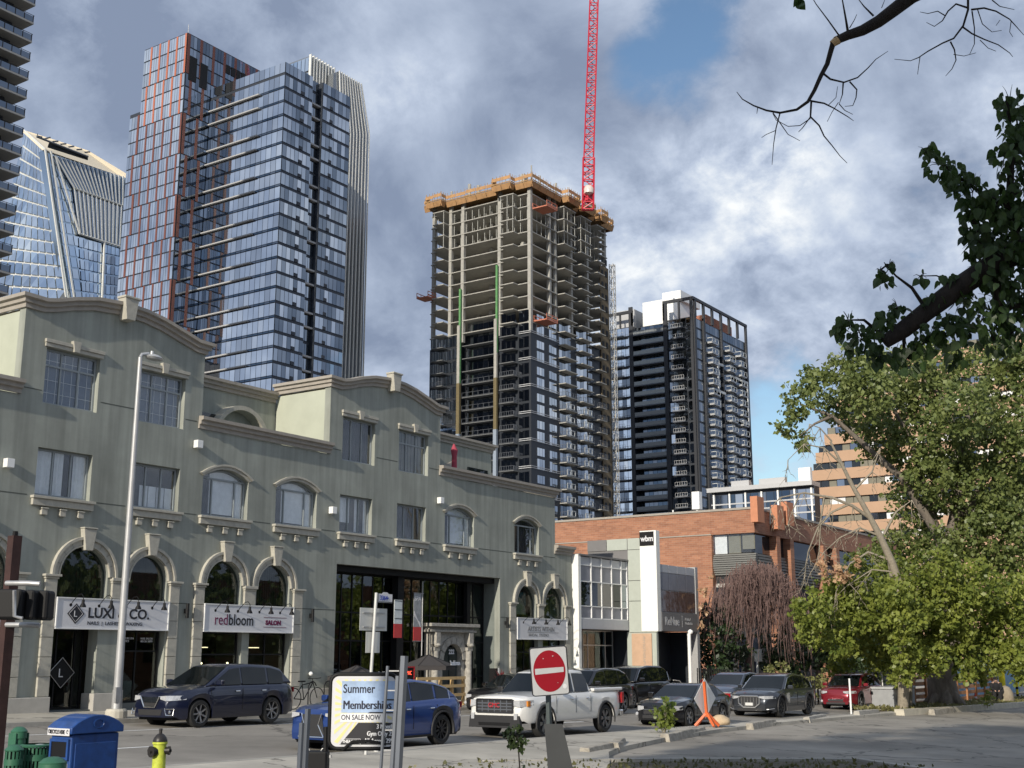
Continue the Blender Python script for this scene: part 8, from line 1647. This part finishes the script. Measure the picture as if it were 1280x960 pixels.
for i, (x, y, w, _) in enumerate(spots):
    s = lsz * R_.choice([.5, .7, .85, 1, 1.1, 1.25]); rot = (R_.uniform(-.9, .9), R_.uniform(-.7, .7), R_.uniform(0, 2 * pi)); p = P(x, y, w)
    if i < 290: o = link('leaf', lm, fg, loc=p, rot=rot); o.scale = (s, s, s)
    else: rest.append((p, rot, s))
b = MB()
for p, rot, s in rest: q = Matrix.Translation(p) @ Quaternion((1, 0, 0), rot[0]).to_matrix().to_4x4() @ Quaternion((0, 0, 1), rot[2]).to_matrix().to_4x4() @ Matrix.Scale(s, 4); b.add([q @ Vector(c) for c in [(0, .03, -.45)] + lv], [(0, 1 + i, 1 + (i + 1) % 10) for i in range(10)])
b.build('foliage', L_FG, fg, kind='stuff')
# trees behind the camera whose shade lies across the lot
def shade_tree(x, y, h, r, lo, label):
    t = thing('shade_tree', label, 'tree', (x, y, G(x, y)), group='big trees behind the camera'); b = MB(); g = G(x, y); limb(b, [Vector((x, y, g)), Vector((x, y, g + h * .6)), Vector((x + .5, y, g + h * .9))], .4, .1, 8); b.build('trunk', M_BARKD, t)
    pts = []
    for _ in range(16):
        a = R_.uniform(0, 2 * pi); q = R_.uniform(.1, .75) * r; pts.append(clump((x + cos(a) * q, y + sin(a) * q, g + h * R_.uniform(lo, .95)), r * .42, 520, per=16, spread=.2))
    link('foliage', leaf_mesh('foliage', np.concatenate(pts), .5, L_MID), t, kind='stuff')
for i, (x, y, h, r, lo) in enumerate([(-7, 7.4, 17.5, 2.7, .74), (-9, 3.0, 24, 4.5, .55), (-10, -4, 26, 6.5, .4), (-9, -12, 26, 7, .4)]): shade_tree(x, y, h, r, lo, ['low', 'second', 'third tall', 'farthest tall'][i] + ' leafy tree outside the picture shading the parking lot')
# ---------------------------------------------------------------- right hand odds and ends
wfn = thing('timber_fence', 'orange brown horizontal board fence behind the cottonwood roots', 'fence', (80, 20.5, G(80, 20))); M_CED = mat('cedar_board', (.42, .20, .09), .8, var=.25, scale=3); YFn = 20.3
x0 = onY(1141, 870, YFn).x; x1 = onY(1240, 870, YFn).x; g = G((x0 + x1) / 2, YFn)
for k in range(9): x = x0 + (x1 - x0) * k / 8; b = MB(); b.box((x - .08, YFn - .16, g), (x + .08, YFn - .06, g + 1.75)); b.build('fence_post', M_CED, wfn)
for j in range(5): z = g + .15 + j * .34; b = MB(); b.box((x0, YFn - .05, z), (x1, YFn, z + .2)); b.build('fence_board', M_CED, wfn)
ub = thing('utility_bin', 'tall grey utility box with sloped lid behind the kerb', 'utility box', (63, 18.9, G(63, 19))); a, c = onY(1118, 884, 18.9), onY(1143, 857, 18.9); b = MB(); b.box((a.x, 18.9, G(63, 19)), (c.x, 20.0, c.z - .12)); b.build('box', mat('box_grey', (.30, .31, .32), .5, .2, var=.1), ub, bevel=.03); b = MB(); b.box((a.x - .05, 18.85, c.z - .11), (c.x + .05, 20.05, c.z)); b.build('lid', mat('box_lid_grey', (.38, .39, .40), .5), ub, bevel=.02)
YEL = mat('safety_yellow', (.75, .62, .02), .45, var=.05)
for px_, y0, y1, wd, lab in ((1255, 838, 878, .22, 'stout leaning yellow steel post beside the seated person'), (1273, 838, 880, .09, 'thin yellow post with black bands at the right edge')):
    t = thing('yellow_post', lab, 'post', onY(px_, y1, 20.6)); a = onY(px_, y1, 20.6); c = onY(px_ - 4, y0 - 4, 20.6); b = MB(); b.tube([(a.x, 20.6, G(a.x, 20.6)), c], wd, 8); b.build('post', YEL, t, smooth=60)
    if wd < .1:
        for k in range(4): p = a.lerp(c, .2 + .2 * k); e = a.lerp(c, .27 + .2 * k); b = MB(); b.tube([p, e], wd + .004, 8); b.build('band', M_BLACK, t)
cn = thing('traffic_cone', 'small red orange traffic cone against the board fence', 'cone', onY(1220, 878, 20.0)); a = onY(1220, 878, 20.0); g = G(a.x, 20); b = MB(); b.lathe((a.x, 20.0, g), [(.2, 0), (.2, .04), (.13, .05), (.03, .6), (.001, .61)], 12); b.build('cone_body', mat('cone_red', (.62, .07, .04), .5), cn, smooth=40); b = MB(); b.lathe((a.x, 20.0, g + .25), [(.105, 0), (.085, .12)], 12, capb=False); b.build('cone_band', M_SIGNW, cn)
bw_ = thing('blue_wall', 'low pale blue hoarding glimpsed under the tree at the right edge', 'hoarding', (100, 24, G(100, 24))); 
for k in range(10): x = 84 + k * 3.0; b = MB(); b.box((x, 23.9, G(100, 24)), (x + 2.94, 24.05, G(100, 24) + 2.6)); b.build('hoarding_panel', mat('hoarding_blue', (.16, .30, .42), .6, var=.15) if k % 3 else mat('hoarding_grey', (.35, .38, .40), .6), bw_)
# people: one continuous skinned body each, clothes as children
def person(label, base, H, face, pose, skin, shirt, trousers, hair, hat=None):
    t = thing('person', label, 'person', base, face); me = bpy.data.meshes.new('body'); J = pose; names = list(J.keys()); pts = [tuple(c * H for c in J[n]) for n in names]
    E_ = [('pelvis', 'belly'), ('belly', 'chest'), ('chest', 'neck'), ('neck', 'head0'), ('head0', 'head'), ('chest', 'shL'), ('shL', 'elL'), ('elL', 'haL'), ('haL', 'fiL'), ('chest', 'shR'), ('shR', 'elR'), ('elR', 'haR'), ('haR', 'fiR'), ('pelvis', 'hiL'), ('hiL', 'knL'), ('knL', 'anL'), ('anL', 'toL'), ('pelvis', 'hiR'), ('hiR', 'knR'), ('knR', 'anR'), ('anR', 'toR')]
    rad = dict(pelvis=.085, belly=.078, chest=.09, neck=.034, head0=.045, head=.055, shL=.045, shR=.045, elL=.030, elR=.030, haL=.02, haR=.02, fiL=.012, fiR=.012, hiL=.06, hiR=.06, knL=.042, knR=.042, anL=.028, anR=.028, toL=.022, toR=.022)
    me.from_pydata(pts, [(names.index(a), names.index(c)) for a, c in E_], []); o = link('body', me, t, local=True); sk = o.modifiers.new('skin', 'SKIN'); 
    for i, n in enumerate(names): me.skin_vertices[0].data[i].radius = (rad[n] * H,) * 2; me.skin_vertices[0].data[i].use_root = (n == 'pelvis')
    o.modifiers.new('sub', 'SUBSURF').levels = 1; o.modifiers['sub'].render_levels = 2; me.materials.append(skin)
    def sleeve(ns, k, m_, nm):
        b = LB(); q = [Vector(J[n]) * H for n in ns]; b.tube(q, [rad[n] * H * k for n in ns], 10); b.build(nm, m_, t, smooth=70)
    sleeve(('pelvis', 'belly', 'chest', 'neck'), 1.25, shirt, 'shirt'); sleeve(('shL', 'elL', 'haL'), 1.3, shirt, 'sleeve'); sleeve(('shR', 'elR', 'haR'), 1.3, shirt, 'sleeve'); sleeve(('hiL', 'knL', 'anL'), 1.22, trousers, 'trouser_leg'); sleeve(('hiR', 'knR', 'anR'), 1.22, trousers, 'trouser_leg')
    h = Vector(J['head']) * H; b = LB(); b.lathe(h + Vector((-.004 * H, 0, .01 * H)), [(.001, -.045 * H), (.058 * H, -.03 * H), (.064 * H, .01 * H), (.05 * H, .045 * H), (.001, .062 * H)], 12, capb=False); b.build('hair' if not hat else 'cap', hat or hair, t, smooth=70); return t
SIT = dict(pelvis=(0, 0, .27), belly=(.04, 0, .36), chest=(.09, 0, .47), neck=(.13, 0, .555), head0=(.16, 0, .59), head=(.185, 0, .63), shL=(.09, .10, .50), elL=(.17, .12, .38), haL=(.27, .05, .33), fiL=(.30, .03, .31), shR=(.09, -.10, .50), elR=(.17, -.12, .38), haR=(.27, -.05, .33), fiR=(.30, -.03, .31), hiL=(.02, .06, .26), knL=(.25, .07, .29), anL=(.24, .07, .05), toL=(.32, .08, .02), hiR=(.02, -.06, .26), knR=(.25, -.07, .29), anR=(.27, -.07, .05), toR=(.35, -.08, .02))
STD = dict(pelvis=(0, 0, .52), belly=(0, 0, .60), chest=(0, 0, .72), neck=(.0, 0, .83), head0=(.01, 0, .87), head=(.015, 0, .92), shL=(0, .11, .78), elL=(-.01, .14, .62), haL=(.05, .13, .48), fiL=(.06, .12, .44), shR=(0, -.11, .78), elR=(.02, -.14, .62), haR=(.10, -.10, .52), fiR=(.13, -.09, .50), hiL=(0, .055, .5), knL=(.01, .06, .27), anL=(-.01, .06, .045), toL=(.07, .07, .02), hiR=(0, -.055, .5), knR=(.03, -.06, .27), anR=(.0, -.06, .045), toR=(.08, -.07, .02))
SKN = mat('skin', (.42, .26, .19), .6, var=.05)
pa = onY(1246, 879, 18.6); person('person in black hood and dark clothes sitting hunched beside the yellow post', (pa.x, 18.6, G(pa.x, 18.6) + .02), 2.35, radians(200), SIT, SKN, mat('black_hoodie', (.012, .012, .014), .9), mat('black_trousers', (.015, .015, .016), .9), M_BLACK, hat=MATS['black_hoodie'])
sg = thing('bag', 'tan blanket bundle beside the seated person in black', 'bag', (pa.x + .8, 18.4, G(pa.x, 18.4))); b = MB(); b.lathe((pa.x + .7, 18.2, G(pa.x, 18.4)), [(.4, 0), (.5, .25), (.42, .7), (.25, 1.0), (.001, 1.1)], 12, capb=False); b.build('bundle', mat('tan_blanket', (.26, .22, .16), .95, var=.2), sg, smooth=60)
st_ = thing('block_seat', 'dark stool under the seated person in black', 'seat', (pa.x + .1, 18.6, G(pa.x, 18.6))); b = MB(); b.box((pa.x - .1, 18.35, G(pa.x, 18.6)), (pa.x + .35, 18.85, G(pa.x, 18.6) + .5)); b.build('seat_block', M_BLACK, st_, bevel=.03)
pb_ = P(1086, 870, 64); person('person in grey shirt and white cap standing behind the red SUV', (pb_.x, pb_.y, G(pb_.x, pb_.y)), 1.85, radians(170), STD, SKN, mat('grey_shirt', (.30, .31, .33), .9), mat('dark_jeans', (.03, .035, .05), .9), M_BLACK, hat=M_WHITE)
# brick block across the street behind the camera: only the shop glass and the cars see it
bb = thing('brick_block', 'long brick block behind the camera, seen only mirrored in the shop glass', 'building', (60, -34, 0))
b = MB(); b.box((5, -50, -3), (150, -34, 10)); b.build('brick_wall', M_BRICK, bb)
for k in range(24):
    for z in (1.5, 5.5): b = MB(); b.box((8 + k * 6, -33.95, z), (11.5 + k * 6, -33.9, z + 2)); b.build('window_pane', M_GLASSD, bb)
for k in range(9): x = 18 + k * 15; t = thing('roadside_tree', ['first', 'second', 'third', 'fourth', 'fifth', 'sixth', 'seventh', 'eighth', 'last'][k] + ' leafy tree of the row behind the camera, mirrored in shop glass', 'tree', (x, -24, -1), group='row of trees behind the camera'); b = MB(); b.tube([(x, -24, -1), (x, -24, 5)], [.3, .2], 6); b.build('trunk', M_BARKD, t); link('foliage', leaf_mesh('foliage', clump((x, -24, 6.5), 4.2, 900, per=12, spread=.25), .8, L_MID), t, kind='stuff')
